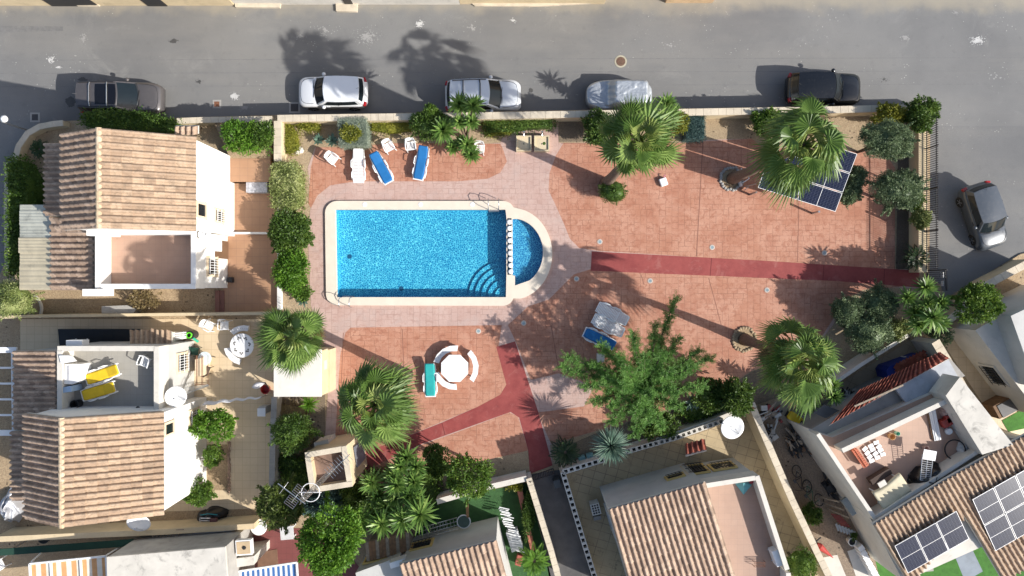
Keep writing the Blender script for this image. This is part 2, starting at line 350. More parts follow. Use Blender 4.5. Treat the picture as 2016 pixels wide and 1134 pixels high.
# ================================================================ ground and roads
RZ = -1.0                                  # the street lies a metre below the pool deck
def road_z(x, y):
    if x > 20: return -0.1 + (RZ + 0.1) * max(0., min(1., (y - 2.0) / 7.5))
    return RZ
MB().add([(-600, -600, -1.6), (600, -600, -1.6), (600, 600, -1.6), (-600, 600, -1.6)], [(0, 1, 2, 3)]).build("terrain", SOIL)['kind'] = 'structure'
rd = MB(); xs = [-140, -60, -35, -20, 0, 18, 21.5, 24, 28, 34, 60, 140]; ys = [-90, -30, -12, -4, 0, 2, 3.5, 5, 6.5, 8, 9.5, 12, 16, 20, 40, 90]
rd.add([(x, y, road_z(x, y)) for y in ys for x in xs], [(j * len(xs) + i, j * len(xs) + i + 1, (j + 1) * len(xs) + i + 1, (j + 1) * len(xs) + i) for j in range(len(ys) - 1) for i in range(len(xs) - 1)
        if ys[j] >= 8 or xs[i] >= 18 or xs[i + 1] <= -20])
rng = random.Random(5)
def splat(px, py, rx, ry, n, mi, smax=.075):  # scattered flecks of spilled paint, plaster or oil on the road
    for _ in range(int(n * 1.8)):
        a = rng.uniform(0, 6.283); q = abs(rng.gauss(0, .5)); p = P(px, py, RZ)
        cx = p.x + math.cos(a) * q * rx; cy = p.y + math.sin(a) * q * ry; s = rng.uniform(.02, smax) * (1.2 - min(q, 1)); k = rng.randint(5, 9)
        pts = [(cx + s * rng.uniform(.5, 1.2) * math.cos(6.283 * i / k), cy + s * rng.uniform(.4, 1.) * math.sin(6.283 * i / k)) for i in range(k)]
        rd.sheet(pts, road_z(cx, cy) + .004 + rng.random() * .003, mi=mi)
for s in [(826, 47, .35, .35, 60, 1), (1925, 80, .7, .4, 90, 1), (1782, 74, .5, .3, 40, 2), (462, 190, .45, .35, 60, 1), (165, 75, .6, .5, 26, 2), (100, 118, .5, .5, 28, 1), (592, 72, .5, .3, 22, 2), (722, 72, 1.3, .9, 110, 2),
          (1882, 25, .5, .2, 14, 2), (640, 60, 1.2, 1., 40, 2), (115, 132, .3, .15, 10, 1), (1010, 40, .3, .3, 14, 1), (480, 212, .5, .3, 60, 2), (1320, 90, 1.8, .8, 16, 2), (930, 55, 1.2, .6, 18, 2), (1960, 150, 1.5, 1.5, 14, 2)]: splat(*s)
for s in [(342, 81, .35, .1, 26, 3, .16), (139, 200, .3, .35, 40, 3, .28), (1740, 157, .5, .25, 16, 3, .05), (163, 158, .3, .2, 20, 3, .2), (1045, 178, .15, .15, 12, 3, .14), (393, 160, .3, .2, 12, 3, .1)]: splat(*s)
rd.sheet(poly([(0, 51), (124, 52), (124, 61), (0, 63)], RZ), RZ + .004, mi=4)
for k in range(3): rd.sheet(poly([(0, 118 + k * 26), (2016, 113 + k * 26), (2016, 114 + k * 26), (0, 119.2 + k * 26)], RZ), RZ + .004, mi=4)
rd.build("road", [ASPHALT, mat("spilled_white_paint", (.52, .515, .50), .9), mat("dusty_plaster_spill", (.29, .285, .275), .9), mat("oil_stain", (.07, .068, .066), .6), mat("tar_patch", (.165, .165, .165), .85, .15, 4, .3, 60)], recalc=True)['kind'] = 'structure'

# pool outlines (photo pixels, deck level)
def arc(cx, cy, rx, ry, a0, a1, n): return [(cx + rx * math.cos(R(a0 + (a1 - a0) * i / n)), cy + ry * math.sin(R(a0 + (a1 - a0) * i / n))) for i in range(n + 1)]
OUT = arc(665, 420, 24, 24, 180, 270, 6) + arc(990, 415, 22, 19, 270, 340, 5) + arc(1008, 500, 79, 90, -78, 78, 26) + arc(990, 580, 22, 22, 20, 90, 5) + arc(665, 579, 22, 22, 90, 180, 6)
INM = [(661, 413), (995, 413), (997, 428), (997, 542), (996, 585), (664, 585)]
INK = [(1009, 431)] + arc(1008, 497, 61, 67, -88, 55, 18)[1:] + [(1014, 562), (1014, 543), (1009, 542)]
blk = MB()
BLOCK = [(-40, 640), (-40, 760), (-60, 1300), (2300, 1300), (2300, 440), (2010, 500), (1860, 590), (1852, 560), (1830, 545), (1832, 205), (1790, 206), (545, 226), (120, 238), (60, 262), (22, 330), (8, 520), (-40, 640)]
b2 = poly(BLOCK[:-1]); blk.sheet(b2, -.012, [poly(OUT)])
n = len(b2); blk.add([(x, y, -.012) for x, y in b2] + [(x, y, -1.7) for x, y in b2], [(i, (i + 1) % n, n + (i + 1) % n, n + i) for i in range(n)])
blk.build("ground", GRAVEL)['kind'] = 'structure'
def sheet(name, pts, z, m, holes=(), extra=None):
    b = MB().sheet(poly(pts), z, [poly(h) for h in holes]); ms = [m]
    if extra: ms += [extra[0]]; [b.sheet(poly(q), z + .002, mi=1) for q in extra[1]]
    o = b.build(name, ms); o['kind'] = 'structure'; return o
DECK = [(620, 290), (700, 290), (760, 282), (860, 283), (940, 285), (985, 281), (990, 270), (1012, 262), (1040, 250), (1098, 245), (1100, 281), (1160, 281), (1175, 287), (1300, 283), (1400, 275), (1480, 273), (1500, 290), (1690, 300),
        (1740, 300), (1762, 330), (1762, 530), (1810, 530), (1810, 568), (1700, 564), (1665, 590), (1640, 640), (1600, 690), (1480, 730), (1400, 780), (1175, 848), (1083, 876), (1088, 916), (1043, 933), (1040, 887), (950, 907), (860, 932), (700, 938),
        (640, 862), (650, 700), (628, 655), (612, 600), (606, 470), (612, 400), (606, 330)]
sheet("paving", DECK, 0.0, PINK, [OUT])
JO = mat("control_joint", (.22, .10, .07), .9)
def ln(a, b, wd=1.2):
    d = Vector((b[0] - a[0], b[1] - a[1])).normalized() * wd * .5; nx, ny = -d.y, d.x
    return [(a[0] + nx, a[1] + ny), (b[0] + nx, b[1] + ny), (b[0] - nx, b[1] - ny), (a[0] - nx, a[1] - ny)]
sheet("terracotta_paving", [(622, 290), (700, 290), (760, 282), (985, 283), (990, 292), (998, 318), (985, 340), (960, 352), (900, 357), (700, 357), (650, 365), (625, 385), (612, 410), (607, 400), (612, 330)], .004, TERRA)
sheet("terracotta_paving", [(1110, 281), (1300, 283), (1480, 273), (1500, 290), (1740, 300), (1762, 330), (1762, 530), (1500, 514), (1180, 494), (1140, 488), (1122, 470), (1110, 440), (1092, 400), (1080, 375), (1082, 340), (1095, 305)], .004, TERRA,
      extra=(JO, [ln((1384, 278), (1371, 505), 1.5), ln((1575, 300), (1570, 516)), ln((1105, 282), (1760, 300), .8)]))
sheet("terracotta_paving", [(1163, 530), (1640, 550), (1810, 562), (1700, 570), (1665, 590), (1600, 690), (1480, 730), (1400, 780), (1175, 848), (1085, 874), (1058, 812), (1150, 800), (1170, 760), (1100, 735), (1045, 748), (1015, 672), (1000, 640), (1040, 603), (1080, 590), (1110, 560), (1130, 540)], .004, TERRA,
      extra=(JO, [ln((1262, 541), (1268, 560)), ln((1395, 547), (1420, 640)), ln((1085, 640), (1100, 730))]))
sheet("terracotta_paving", [(690, 645), (988, 640), (981, 684), (1000, 757), (985, 777), (940, 801), (780, 868), (705, 895), (660, 862), (670, 700), (680, 655)], .004, TERRA, extra=(JO, [ln((792, 648), (800, 860)), ln((676, 655), (668, 850))]))
sheet("terracotta_paving", [(830, 876), (930, 840), (1003, 812), (1020, 820), (1040, 887), (950, 907), (860, 932), (720, 938), (716, 927)], .004, TERRA)
JR = mat("red_joint", (.14, .02, .02), .8)
sheet("red_path", [(1165, 495), (1500, 513), (1810, 533), (1810, 566), (1640, 553), (1163, 533)], .008, RED, extra=(JR, [ln((1401, 508), (1398, 543), 1.4), ln((1622, 521), (1620, 551), 1.4), ln((1741, 529), (1740, 560), 1.4)]))
sheet("red_path", [(977, 683), (1014, 672), (1060, 812), (1088, 916), (1043, 933), (1040, 887), (1022, 822), (1005, 811), (930, 838), (830, 874), (715, 928), (703, 895), (780, 868), (870, 832), (940, 801), (985, 777), (997, 757)], .008, RED,
      extra=(JR, [ln((870, 832), (876, 856), 1.4)]))
# planting beds
sheet("planting_bed", [(1768, 300), (1810, 240), (1810, 530), (1764, 530)], .004, m_gravel("dark_bed_soil", (.17, .135, .10), (.13, .10, .075), (.10, .08, .06)))
sheet("planting_bed", [(1100, 240), (1148, 240), (1148, 279), (1100, 279)], .004, _MC.setdefault("dbs", m_gravel("brown_bed_soil", (.26, .20, .13), (.2, .15, .1), (.14, .11, .08))))
sheet("planting_bed", [(556, 640), (640, 690), (640, 780), (640, 880), (545, 1010), (540, 760)], .004, _MC["dbs"])
sheet("planting_bed", [(1180, 850), (1400, 782), (1480, 732), (1600, 690), (1640, 745), (1480, 800), (1390, 832), (1120, 915), (1110, 880)], .004, _MC["dbs"])
sheet("planting_bed", [(700, 940), (950, 909), (870, 985), (700, 1030)], .004, _MC["dbs"])
# private yards
sheet("patio", [(448, 315), (540, 315), (552, 620), (440, 620), (440, 560)], .004, PATIO1)
sheet("patio", [(40, 628), (540, 628), (540, 1000), (300, 1008), (300, 730), (40, 700)], .004, PATIO2)
sheet("yard_soil", [(-40, 690), (300, 690), (300, 1004), (528, 1002), (528, 1045), (-40, 1065)], .004 - .006, SOIL)
sheet("yard_soil", [(60, 570), (440, 560), (440, 615), (60, 618)], .002, SOIL)
sheet("patio", [(1112, 935), (1390, 848), (1462, 815), (1490, 805), (1620, 1134), (1640, 1240), (1190, 1240)], .004, PATIO3)
sheet("patio", [(500, 1040), (640, 1040), (720, 1130), (720, 1200), (380, 1200), (380, 1050)], .004, REDF)
sheet("alley", [(1044, 934), (1106, 924), (1175, 1140), (1200, 1240), (1100, 1240)], .004, mat("alley_asphalt", (.105, .10, .098), .9, .2, 1.2, .3, 60))
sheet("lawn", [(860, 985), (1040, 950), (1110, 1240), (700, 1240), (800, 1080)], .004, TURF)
sheet("patio", [(1500, 800), (1660, 752), (1800, 665), (1840, 690), (2000, 1000), (2000, 1100), (1700, 1240), (1640, 1134)], .004, m_tiles("grey_yard_concrete", (.40, .33, .235), (.34, .275, .195), (.22, .17, .12), 1.1, 1.1, .012, R(25), .9, .35))
sheet("gravel_yard", [(1495, 815), (1560, 840), (1760, 1120), (1760, 1240), (1650, 1240)], .010, m_gravel("brown_yard_gravel", (.33, .26, .19), (.27, .21, .15), (.2, .15, .11)))
sheet("stepping_slab", [(1618, 1098), (1648, 1092), (1672, 1150), (1640, 1160)], .016, OFFW); sheet("stepping_slab", [(1668, 1085), (1690, 1078), (1715, 1140), (1690, 1150)], .016, OFFW)
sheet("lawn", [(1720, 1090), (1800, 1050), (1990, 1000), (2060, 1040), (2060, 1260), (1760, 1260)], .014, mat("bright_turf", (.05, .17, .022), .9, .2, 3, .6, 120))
sheet("patio", [(1862, 600), (1900, 620), (2050, 900), (2050, 1000), (1990, 880), (1840, 650)], .006, PATIO2)

# ================================================================ swimming pool
pool = thing("swimming_pool", "blue mosaic swimming pool with rounded paddling end and cream stone coping", "swimming pool", P(830, 500))
cop = MB(); CZ = .13
cop.sheet(poly(OUT), CZ, [poly(INM), poly(INK), poly([(999, 430), (1007, 430), (1007, 541), (999, 541)])])
for lp in (OUT, INM, INK):
    q = poly(lp); m_ = len(q); z0 = -.05 if lp is OUT else -.12
    cop.add([(x, y, z0) for x, y in q] + [(x, y, CZ) for x, y in q], [(i, (i + 1) % m_, m_ + (i + 1) % m_, m_ + i) for i in range(m_)])
cop.build("coping", COPE, pool, True, recalc=False)
bas = MB()
for lp, zb, mi in ((INM, -.68, 0), (INK, -.34, 1)):
    q = poly(lp); m_ = len(q); bas.add([(x, y, zb) for x, y in q] + [(x, y, -.10) for x, y in q], [(i, (i + 1) % m_, m_ + (i + 1) % m_, m_ + i) for i in range(m_)], mi); bas.sheet(q, zb, mi=mi)
MOS = m_mosaic_caustics("pool_mosaic_caustics", (.010, .17, .36), (.02, .33, .52), (.26, .80, .86)); MOSD_CAUST = m_mosaic_caustics("paddling_mosaic_caustics", (.012, .13, .32), (.03, .25, .46), (.24, .66, .76))  # both pool floors carry painted caustic ripples over the blue tile
bas.build("basin", [MOS, MOSD_CAUST], pool, True)
MB().prism(poly([(997.6, 428), (1008.4, 428), (1008.4, 543), (997.6, 543)]), -.68, -.14).build("divider_wall", MOSD_CAUST, pool, True)
for i, r_ in enumerate((74, 62, 49, 36, 22)):
    q = [(995.5, 584.5)] + arc(995.5, 584.5, r_, r_ * .98, 180, 270, 16)
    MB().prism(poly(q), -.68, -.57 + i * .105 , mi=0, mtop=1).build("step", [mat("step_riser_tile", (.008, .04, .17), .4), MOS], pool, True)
MB().sheet(poly(INM), -.06).sheet(poly(INK), -.06).sheet(poly([(997, 429), (1009, 429), (1009, 542), (997, 542)]), -.06).build("water", WATER, pool, True)
for i in range(9):
    c = P(1002.5 + i * .35, 437 + i * 12.2, .2); MB().lathe((c.x, c.y), [(.145, -.14), (.145, .16), (.13, .195), (.08, .205)], 18).build("bollard", WPLA, pool, True, smooth=True)
for px in (718, 828, 930):
    c = P(px, 402.5, CZ); MB().lathe((c.x, c.y), [(.13, CZ - .02), (.13, CZ + .012), (.1, CZ + .018)], 18).build("skimmer_lid", WPLA, pool, True)
MB().prism(poly([(1070.5, 488), (1086, 488), (1086, 506), (1070.5, 506)]), CZ, CZ + .012).build("inlet_cover", mat("cover_stone", (.55, .50, .43), .8), pool, True)
c = P(688, 505, -.65); MB().cyl((c.x, c.y), .13, -.68, -.66).build("floor_drain", mat("drain_blue", (.01, .08, .16), .6), pool, True)
c = P(790, 568, -.65); MB().cyl((c.x, c.y), .13, -.68, -.66).build("floor_drain", mat("drain_blue", (.01, .08, .16), .6), pool, True)
def ladder(px, py, sgn, label):
    t = thing("pool_ladder", label, "pool ladder", P(px, py, CZ), 0, "steel ladders at the pool edge"); o = P(px, py, CZ)
    for dx in (-.29, .29):
        x = o.x + dx; MB().tube([(x, o.y + sgn * .48, CZ), (x, o.y + sgn * .48, CZ + .45), (x, o.y + sgn * .40, CZ + .66), (x, o.y + sgn * .2, CZ + .74), (x, o.y - sgn * .02, CZ + .66), (x, o.y - sgn * .1, CZ + .45), (x, o.y - sgn * .1, -.6)], .021, 8).build("handrail", STEEL, t, True, smooth=True)
    for z in (-.05, -.28, -.5): MB().box((o.x, o.y - sgn * .12, z), (.58, .13, .03)).build("rung", STEEL, t, True)
ladder(972, 409, 1, "steel pool ladder at the far edge beside the bollards")
ladder(683, 589, -1, "steel pool ladder at the rounded corner facing the palm")
# round inground lights
for i, (px, py, lb) in enumerate([(1181, 476, "just above the start of the red path by the pool"), (1402, 487, "above the red path at its middle joint"), (1623, 498, "above the red path near the side gate"), (1280, 553, "below the red path on terracotta paving"),
        (942, 652, "on the paving between pool and octagonal table"), (1135, 549, "in tree shade beside the pool's rounded end"), (1031, 636, "in dappled shade above the start of the red walk"), (1510, 571, "below the red path nearest the clipped bushes")]):
    c = P(px, py); t = thing("ground_light", "small round inground light " + lb, "ground light", c, 0, "round lights set in the paving")
    MB().lathe((c.x, c.y), [(.15, .0), (.15, .02), (.085, .026), (.085, .012)], 20).build("bezel", mat("pale_stone_ring", (.5, .45, .4), .8), t, True)
    MB().cyl((c.x, c.y), .084, .0, .016, 18).build("lens", mat("light_lens", (.25, .33, .36), .15, .1), t, True)
# ================================================================ buildings toolkit
def tile_roof(name, parent, A, B, C, D, m, tw=.30, tl=.42, hgt=.125, seed=1, deck=True):
    """A,B along the ridge, D,C along the eave (A->D and B->C run down the slope); every barrel tile is its own curved sheet."""
    A, B, C, D = map(Vector, (A, B, C, D)); rg = random.Random(seed)
    nx = max(2, round(((B - A).length + (C - D).length) / 2 / tw)); ny = max(2, round(((D - A).length + (C - B).length) / 2 / tl))
    N = (B - A).cross(D - A); N = N.normalized() if N.z > 0 else -N.normalized(); b = MB()
    prof = [(0, .0), (.1, .62), (.22, .95), (.34, 1.0), (.46, .9), (.58, .5), (.68, .06), (.84, -.06), (1.02, .0)]
    def pt(u, v): return (A * (1 - u) + B * u) * (1 - v) + (D * (1 - u) + C * u) * v
    for j in range(ny):
        for i in range(nx):
            jz = rg.uniform(-.012, .012); sl = rg.uniform(-.035, .035) + (rg.uniform(.08, .22) if rg.random() < .02 else 0); vs = []
            for (vv, lift) in ((j / ny - .12 / ny, .004), ((j + 1) / ny + .02 / ny + sl / ny, .052)):
                for t_, h_ in prof: vs.append(pt((i + t_) / nx, max(0, vv)) + N * (h_ * hgt + lift + jz + .03))
            k = len(prof); low = vs[k:]; vs += [p - N * .045 for p in low]
            b.add(vs, [(q, q + 1, k + q + 1, k + q) for q in range(k - 1)] + [(k + q, k + q + 1, 2 * k + q + 1, 2 * k + q) for q in range(k - 1)])
    o = b.build(name, m, parent, True, recalc=False)
    if deck:
        d = MB(); lo = [p - N * .02 for p in (A, B, C, D)]; hi = [p - N * .14 for p in (A, B, C, D)]
        d.add(lo + hi, [(0, 1, 2, 3), (7, 6, 5, 4), (0, 4, 5, 1), (1, 5, 6, 2), (2, 6, 7, 3), (3, 7, 4, 0)])
        q = d.build("roof_deck", OFFW, parent, True)
    return o
def ridge(parent, A, B, m=None, r=.14, step=.42):
    A = Vector(A); B = Vector(B); L = (B - A).length; n_ = max(2, round(L / step)); d = (B - A) / n_; s_ = Vector((-d.y, d.x, 0)).normalized(); b = MB()
    for i in range(n_):
        vs = []
        for q, rr in ((A + d * i, r * 1.08), (A + d * (i + 1.06), r * .92)):
            for k in range(7): a = math.pi * k / 6; vs.append(q + s_ * math.cos(a) * rr + Vector((0, 0, math.sin(a) * rr * .8 + .03)))
        b.add(vs, [(k, k + 1, 8 + k, 7 + k) for k in range(6)])
    return b.build("ridge_cap", m or RIDGE, parent, True, recalc=False)
def mass(name, parent, pts, ztop, zbot, m, zpx=None, bevel=0):
    return MB().prism(poly(pts, ztop if zpx is None else zpx), zbot, ztop).build(name, m, parent, True, bevel=bevel)
def slope_wall(parent, tops, m, zb=-.1):
    n_ = len(tops); vs_ = [(p.x, p.y, zb) for p in tops] + [tuple(p - Vector((0, 0, .12))) for p in tops]
    return MB().add(vs_, [(i, (i + 1) % n_, n_ + (i + 1) % n_, n_ + i) for i in range(n_)] + [tuple(range(n_)), tuple(range(2 * n_ - 1, n_ - 1, -1))]).build("wall", m, parent, True)
def parapet(parent, pts, zt, zb, th, m, mcap=None, closed=True, name="parapet"):
    """wall ring following the outer outline (photo pixels at the wall top)"""
    q = [Vector(p) for p in poly(pts, zt)]; n_ = len(q); b = MB(); cpm = MB()
    area = sum(q[i].x * q[(i + 1) % n_].y - q[(i + 1) % n_].x * q[i].y for i in range(n_))
    sg = 1 if area > 0 else -1
    for i in range(n_ if closed else n_ - 1):
        a, c = q[i], q[(i + 1) % n_]; d = (c - a).normalized(); nin = Vector((-d.y, d.x)) * sg
        e = d * (th if (closed or i < n_ - 2) else 0)
        pl = [a, c - e, c - e + nin * th, a + nin * th]
        b.prism([(v.x, v.y) for v in pl], zb, zt - .05); pl2 = [a - nin * .02, c - e - nin * .02, c - e + nin * (th + .02), a + nin * (th + .02)]
        cpm.prism([(v.x, v.y) for v in pl2], zt - .05, zt)
    o = b.build(name, m, parent, True); cpm.build("coping", mcap or WHITE, parent, True); return o
def window(parent, c, nrm, w_, h_, trim=PEACH, bars=5, name="window", glass=GLASS, lintel=.12):
    """framed opening with iron bars on a wall: c is the centre on the wall face, nrm the outward direction"""
    c = Vector(c); nz = Vector((nrm[0], nrm[1], 0)).normalized(); s_ = Vector((-nz.y, nz.x, 0)); M = Matrix((s_, nz, Vector((0, 0, 1)))).transposed()
    fr = MB(); t_ = lintel
    for dx, dz, ww, hh in ((0, h_ / 2 + t_ / 2, w_ + 2 * t_, t_), (0, -h_ / 2 - t_ / 2, w_ + 2 * t_ + .06, t_), (-w_ / 2 - t_ / 2, 0, t_, h_), (w_ / 2 + t_ / 2, 0, t_, h_)):
        fr.box(c + M @ Vector((dx, .03, dz)), (ww, .09, hh), rot=M)
    f = fr.build(name, trim, parent, True)
    MB().box(c + M @ Vector((0, .012, 0)), (w_, .02, h_), rot=M).build("pane", glass, f, False)
    if bars:
        bb = MB()
        for i in range(bars): bb.box(c + M @ Vector((-w_ / 2 + w_ * (i + .5) / bars, .16, 0)), (.025, .025, h_ + .1), rot=M)
        for dz in (-h_ / 2, 0, h_ / 2): bb.box(c + M @ Vector((0, .16, dz)), (w_ + .1, .028, .028), rot=M)
        bb.build("window_bars", WMET if trim is PEACH else BMET, f, False)
    return f
def aircon(c, rz, label, group="air conditioning units on the houses"):
    t = thing("air_conditioner", label, "air conditioner", c, rz, group)
    MB().box((0, 0, .3), (.85, .32, .6)).build("housing", WMET, t, bevel=.02)
    MB().lathe((0, 0, 0), [(.22, 0), (.22, .02)], 20).build("fan_grille", BMET, t).matrix_local = Matrix.Translation((-.12, -.165, .3)) @ Matrix.Rotation(R(90), 4, 'X')
    MB().box((-.3, 0, -.03), (.05, .4, .05)).box((.3, 0, -.03), (.05, .4, .05)).build("bracket", STEEL, t)
    return t
def dish(px, py, z, r_, label, tilt=(0.5, -.3), grp="satellite dishes"):
    c = P(px, py, z); t = thing("satellite_dish", label, "satellite dish", c, 0, grp)
    n_ = Vector((tilt[0], tilt[1], 1)).normalized(); M = n_.to_track_quat('Z', 'Y').to_matrix()
    b = MB(); prof = [(r_ * k / 5, .22 * r_ * (k / 5) ** 2) for k in range(6)]
    vs = []; m_ = 28
    for r1, z1 in prof: vs += [M @ Vector((r1 * math.cos(6.2832 * j / m_), r1 * .96 * math.sin(6.2832 * j / m_), z1)) for j in range(m_)]
    b.add(vs, [(i * m_ + j, i * m_ + (j + 1) % m_, (i + 1) * m_ + (j + 1) % m_, (i + 1) * m_ + j) for i in range(5) for j in range(m_)])
    b.build("reflector", WPLA, t, smooth=True, solid=.02)
    MB().tube([(0, 0, -.02), (0, 0, -.5)], .04, 8).build("mast", STEEL, t)
    lnb = n_ * r_ * .8 + Vector((0, 0, .05)); MB().tube([M @ Vector((0, -r_ * .9, r_ * .18)), lnb], .015, 6).cyl((lnb.x, lnb.y), .04, lnb.z - .05, lnb.z + .05, 10).build("feed_arm", STEEL, t)
    return t

# ================================================================ boundary walls
def wall(label, pts, zt, zb, th, m, cap=True, name="boundary_wall", capm=None, joint=.42, zpx=None, grp=None):
    """wall along a polyline of its cap centre line (photo pixels at zt)"""
    q = [Vector(p) for p in poly(pts, zt if zpx is None else zpx)]; t = thing(name, label, "wall", (q[0].x, q[0].y, zb), 0, grp); b = MB(); cb = MB()
    def off(i, k):
        d0 = (q[i] - q[i - 1]).normalized() if i > 0 else (q[1] - q[0]).normalized(); d1 = (q[i + 1] - q[i]).normalized() if i < len(q) - 1 else d0
        nn = Vector((-(d0 + d1).y, (d0 + d1).x)).normalized(); return q[i] + nn * k / max(.4, nn.dot(Vector((-d1.y, d1.x))))
    L_ = [off(i, th / 2) for i in range(len(q))]; R_ = [off(i, -th / 2) for i in range(len(q))]
    b.prism([(v.x, v.y) for v in L_ + R_[::-1]], zb, zt - (.06 if cap else 0)); b.build("wall_body", m, t, True)
    if cap:
        for i in range(len(q) - 1):
            l0, l1, r0, r1 = L_[i], L_[i + 1], R_[i], R_[i + 1]; k = max(1, round((l1 - l0).length / joint))
            for j in range(k):
                a, c = j / k, (j + 1) / k - .012 / max((l1 - l0).length, .1); e = .012
                def o2(p, q2): return p + (p - q2).normalized() * .03
                p = [l0.lerp(l1, a), l0.lerp(l1, c)]; s_ = [r0.lerp(r1, a), r0.lerp(r1, c)]
                dz = rng.uniform(-.004, .004)
                cb.prism([tuple(o2(p[0], s_[0])), tuple(o2(p[1], s_[1])), tuple(o2(s_[1], p[1])), tuple(o2(s_[0], p[0]))], zt - .06, zt + dz)
        cb.build("cap_stones", capm or CAP, t, True)
    return t
wall("long cream street wall with pale cap stones behind the parked cars", [(546, 233), (700, 231), (1000, 227), (1400, 220), (1640, 216), (1792, 212)], 1.0, -1.3, .32, CREAM)
wall("short cream wall with pale caps beside the tiled steps", [(546.5, 238), (546.5, 318)], 1.0, -.3, .36, CREAM)
wall("low white wall between the orange patio and the hedges", [(549, 318), (549, 610)], .35, -.2, .2, WHITE, cap=False)
wall("curved cream garden wall round the corner cycad bed", [(28, 318), (36, 288), (54, 262), (78, 249), (104, 244), (124, 242)], .6, -1.3, .26, CREAM)
wall("low pale wall behind the leafy hedge by the side street", [(14, 320), (12, 420), (14, 535)], .3, -1.3, .2, OFFW)
wall("cream street wall behind the bright green shrub", [(348, 238), (400, 236), (536, 234)], .75, -1.3, .26, CREAM)
wall("long dark stained wall dividing the two left hand gardens", [(0, 625), (60, 622.5), (300, 619.5), (536, 617)], 1.1, -.2, .16, CREAM, cap=False)
wall("weathered grey wall along the cream patio's pool side", [(540, 782), (537, 850), (534, 1000)], 1.0, -.1, .26, CONC, capm=CONC)
wall("cream wall above the green windbreak at the lower edge", [(-10, 1062), (150, 1055), (330, 1047), (500, 1036)], 1.5, -.1, .3, CREAM, cap=False)
wall("pale wall below the small tree over the turf garden", [(860, 988), (950, 962), (1037, 942)], 1.2, -.1, .3, OFFW, cap=False)
wall("narrow white topped wall on the turf side of the alley", [(1041, 942), (1062, 1010), (1085, 1085), (1100, 1140)], 1.3, -.1, .26, OFFW)
wall("plain cream wall behind the feathery tree's shrubs", [(1290, 868), (1390, 836), (1488, 797)], .9, -.1, .3, OFFW, cap=False)
wall("cream wall with square caps beside the cluttered gravel yard", [(1484, 806), (1510, 868), (1560, 985), (1610, 1090), (1640, 1150)], 1.7, -.1, .3, CREAM, joint=.5)
wall("dark topped wall behind the clipped bushes", [(1620, 770), (1700, 715), (1788, 660)], 1.3, -.1, .2, OFFW, cap=False)
wall("tall pale wall with stone caps between two right hand houses", [(1842, 672), (1890, 752), (1945, 850), (2025, 985)], 2.0, -.1, .42, OFFW, capm=CAP)
wall("cream boundary wall under the black railings", [(1817.5, 216), (1817.5, 380), (1817.5, 536)], .95, -1.2, .5, CREAM, cap=False)
wall("pale street wall by the side road corner", [(2030, 515), (1945, 560), (1880, 622), (1850, 640)], 1.2, -.4, .34, CREAM)
# decorative block wall round the stained patio
def block_wall(label, pts, zt, zb):
    q = [Vector(p) for p in poly(pts, zt)]; t = thing("block_screen_wall", label, "wall", (q[0].x, q[0].y, zb)); b = MB(); hb = MB()
    for a, c in zip(q[:-1], q[1:]):
        d = (c - a); L = d.length; d.normalize(); nn = Vector((-d.y, d.x)); k = round(L / .33); s_ = L / k
        for j in range(k):
            o = a + d * (j + .5) * s_
            for du, dv, lu, lv in ((0, .115, s_ - .004, .05), (0, -.115, s_ - .004, .05), (-s_ / 2 + .035, 0, .066, .18), (s_ / 2 - .035, 0, .066, .18)):
                cc = o + d * du + nn * dv; b.box((cc.x, cc.y, (zb + zt) / 2), (lu, lv, zt - zb), rz=math.atan2(d.y, d.x))
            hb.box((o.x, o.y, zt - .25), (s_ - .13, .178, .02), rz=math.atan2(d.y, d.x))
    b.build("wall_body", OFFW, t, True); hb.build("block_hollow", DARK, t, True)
block_wall("white hollow block wall along the alley and stained patio", [(1175, 1150), (1150, 1070), (1108, 930), (1190, 905)], 1.1, -.1)
block_wall("white hollow block wall below the feathery tree", [(1232, 890), (1330, 862), (1425, 828)], 1.1, -.1)
# ---------------------------------------------------------------- railings and gates
def railing(label, a, c, zb, zt, step=.12, name="railing", cat="railing", m=BMET, spear=True):
    a = Vector(a); c = Vector(c); t = thing(name, label, cat, (a.x, a.y, zb)); L = (c - a).length; d = (c - a) / L; b = MB()
    for i in range(int(L / step) + 1):
        p = a + d * i * step; b.box((p.x, p.y, (zb + zt) / 2), (.03, .03, zt - zb))
        if spear: b.lathe((p.x, p.y), [(.03, zt - .02), (.0, zt + .07)], 5)
    b.build("bars", m, t, True); r = MB()
    for z in (zb + .12, zt - .12): MB().bar((a.x, a.y, z), (c.x, c.y, z), .045, .035).build("rail", m, t, True)
    for i in range(int(L / 2.3) + 1):
        p = a + d * min(L, i * 2.3); MB().box((p.x, p.y, (zb + zt) / 2), (.06, .06, zt - zb + .1)).build("post", m, t, True)
    return t
railing("long black iron railings with spear tips on the cream wall", XY(1822, 212, .95), XY(1822, 530, .95), .95, 2.05)
MB_ = MB(); gx = XY(1822, 533, 0); gx2 = XY(1824, 572, 0)
g = railing("black iron side gate at the end of the red path", gx, gx2, .05, 1.9, .11, "side_gate", "gate")
for dy in (-.25, -.75): MB().box((gx[0] + .05, gx[1] + dy, 1.45), (.03, .3, .2), rot=Matrix.Rotation(R(0), 3, 'Z')).build("notice_plate", WPLA, g, True)
railing("black iron gate at the foot of the red walk", XY(1043, 936, 0), XY(1089, 921, 0), .05, 1.3, .1, "walk_gate", "gate")

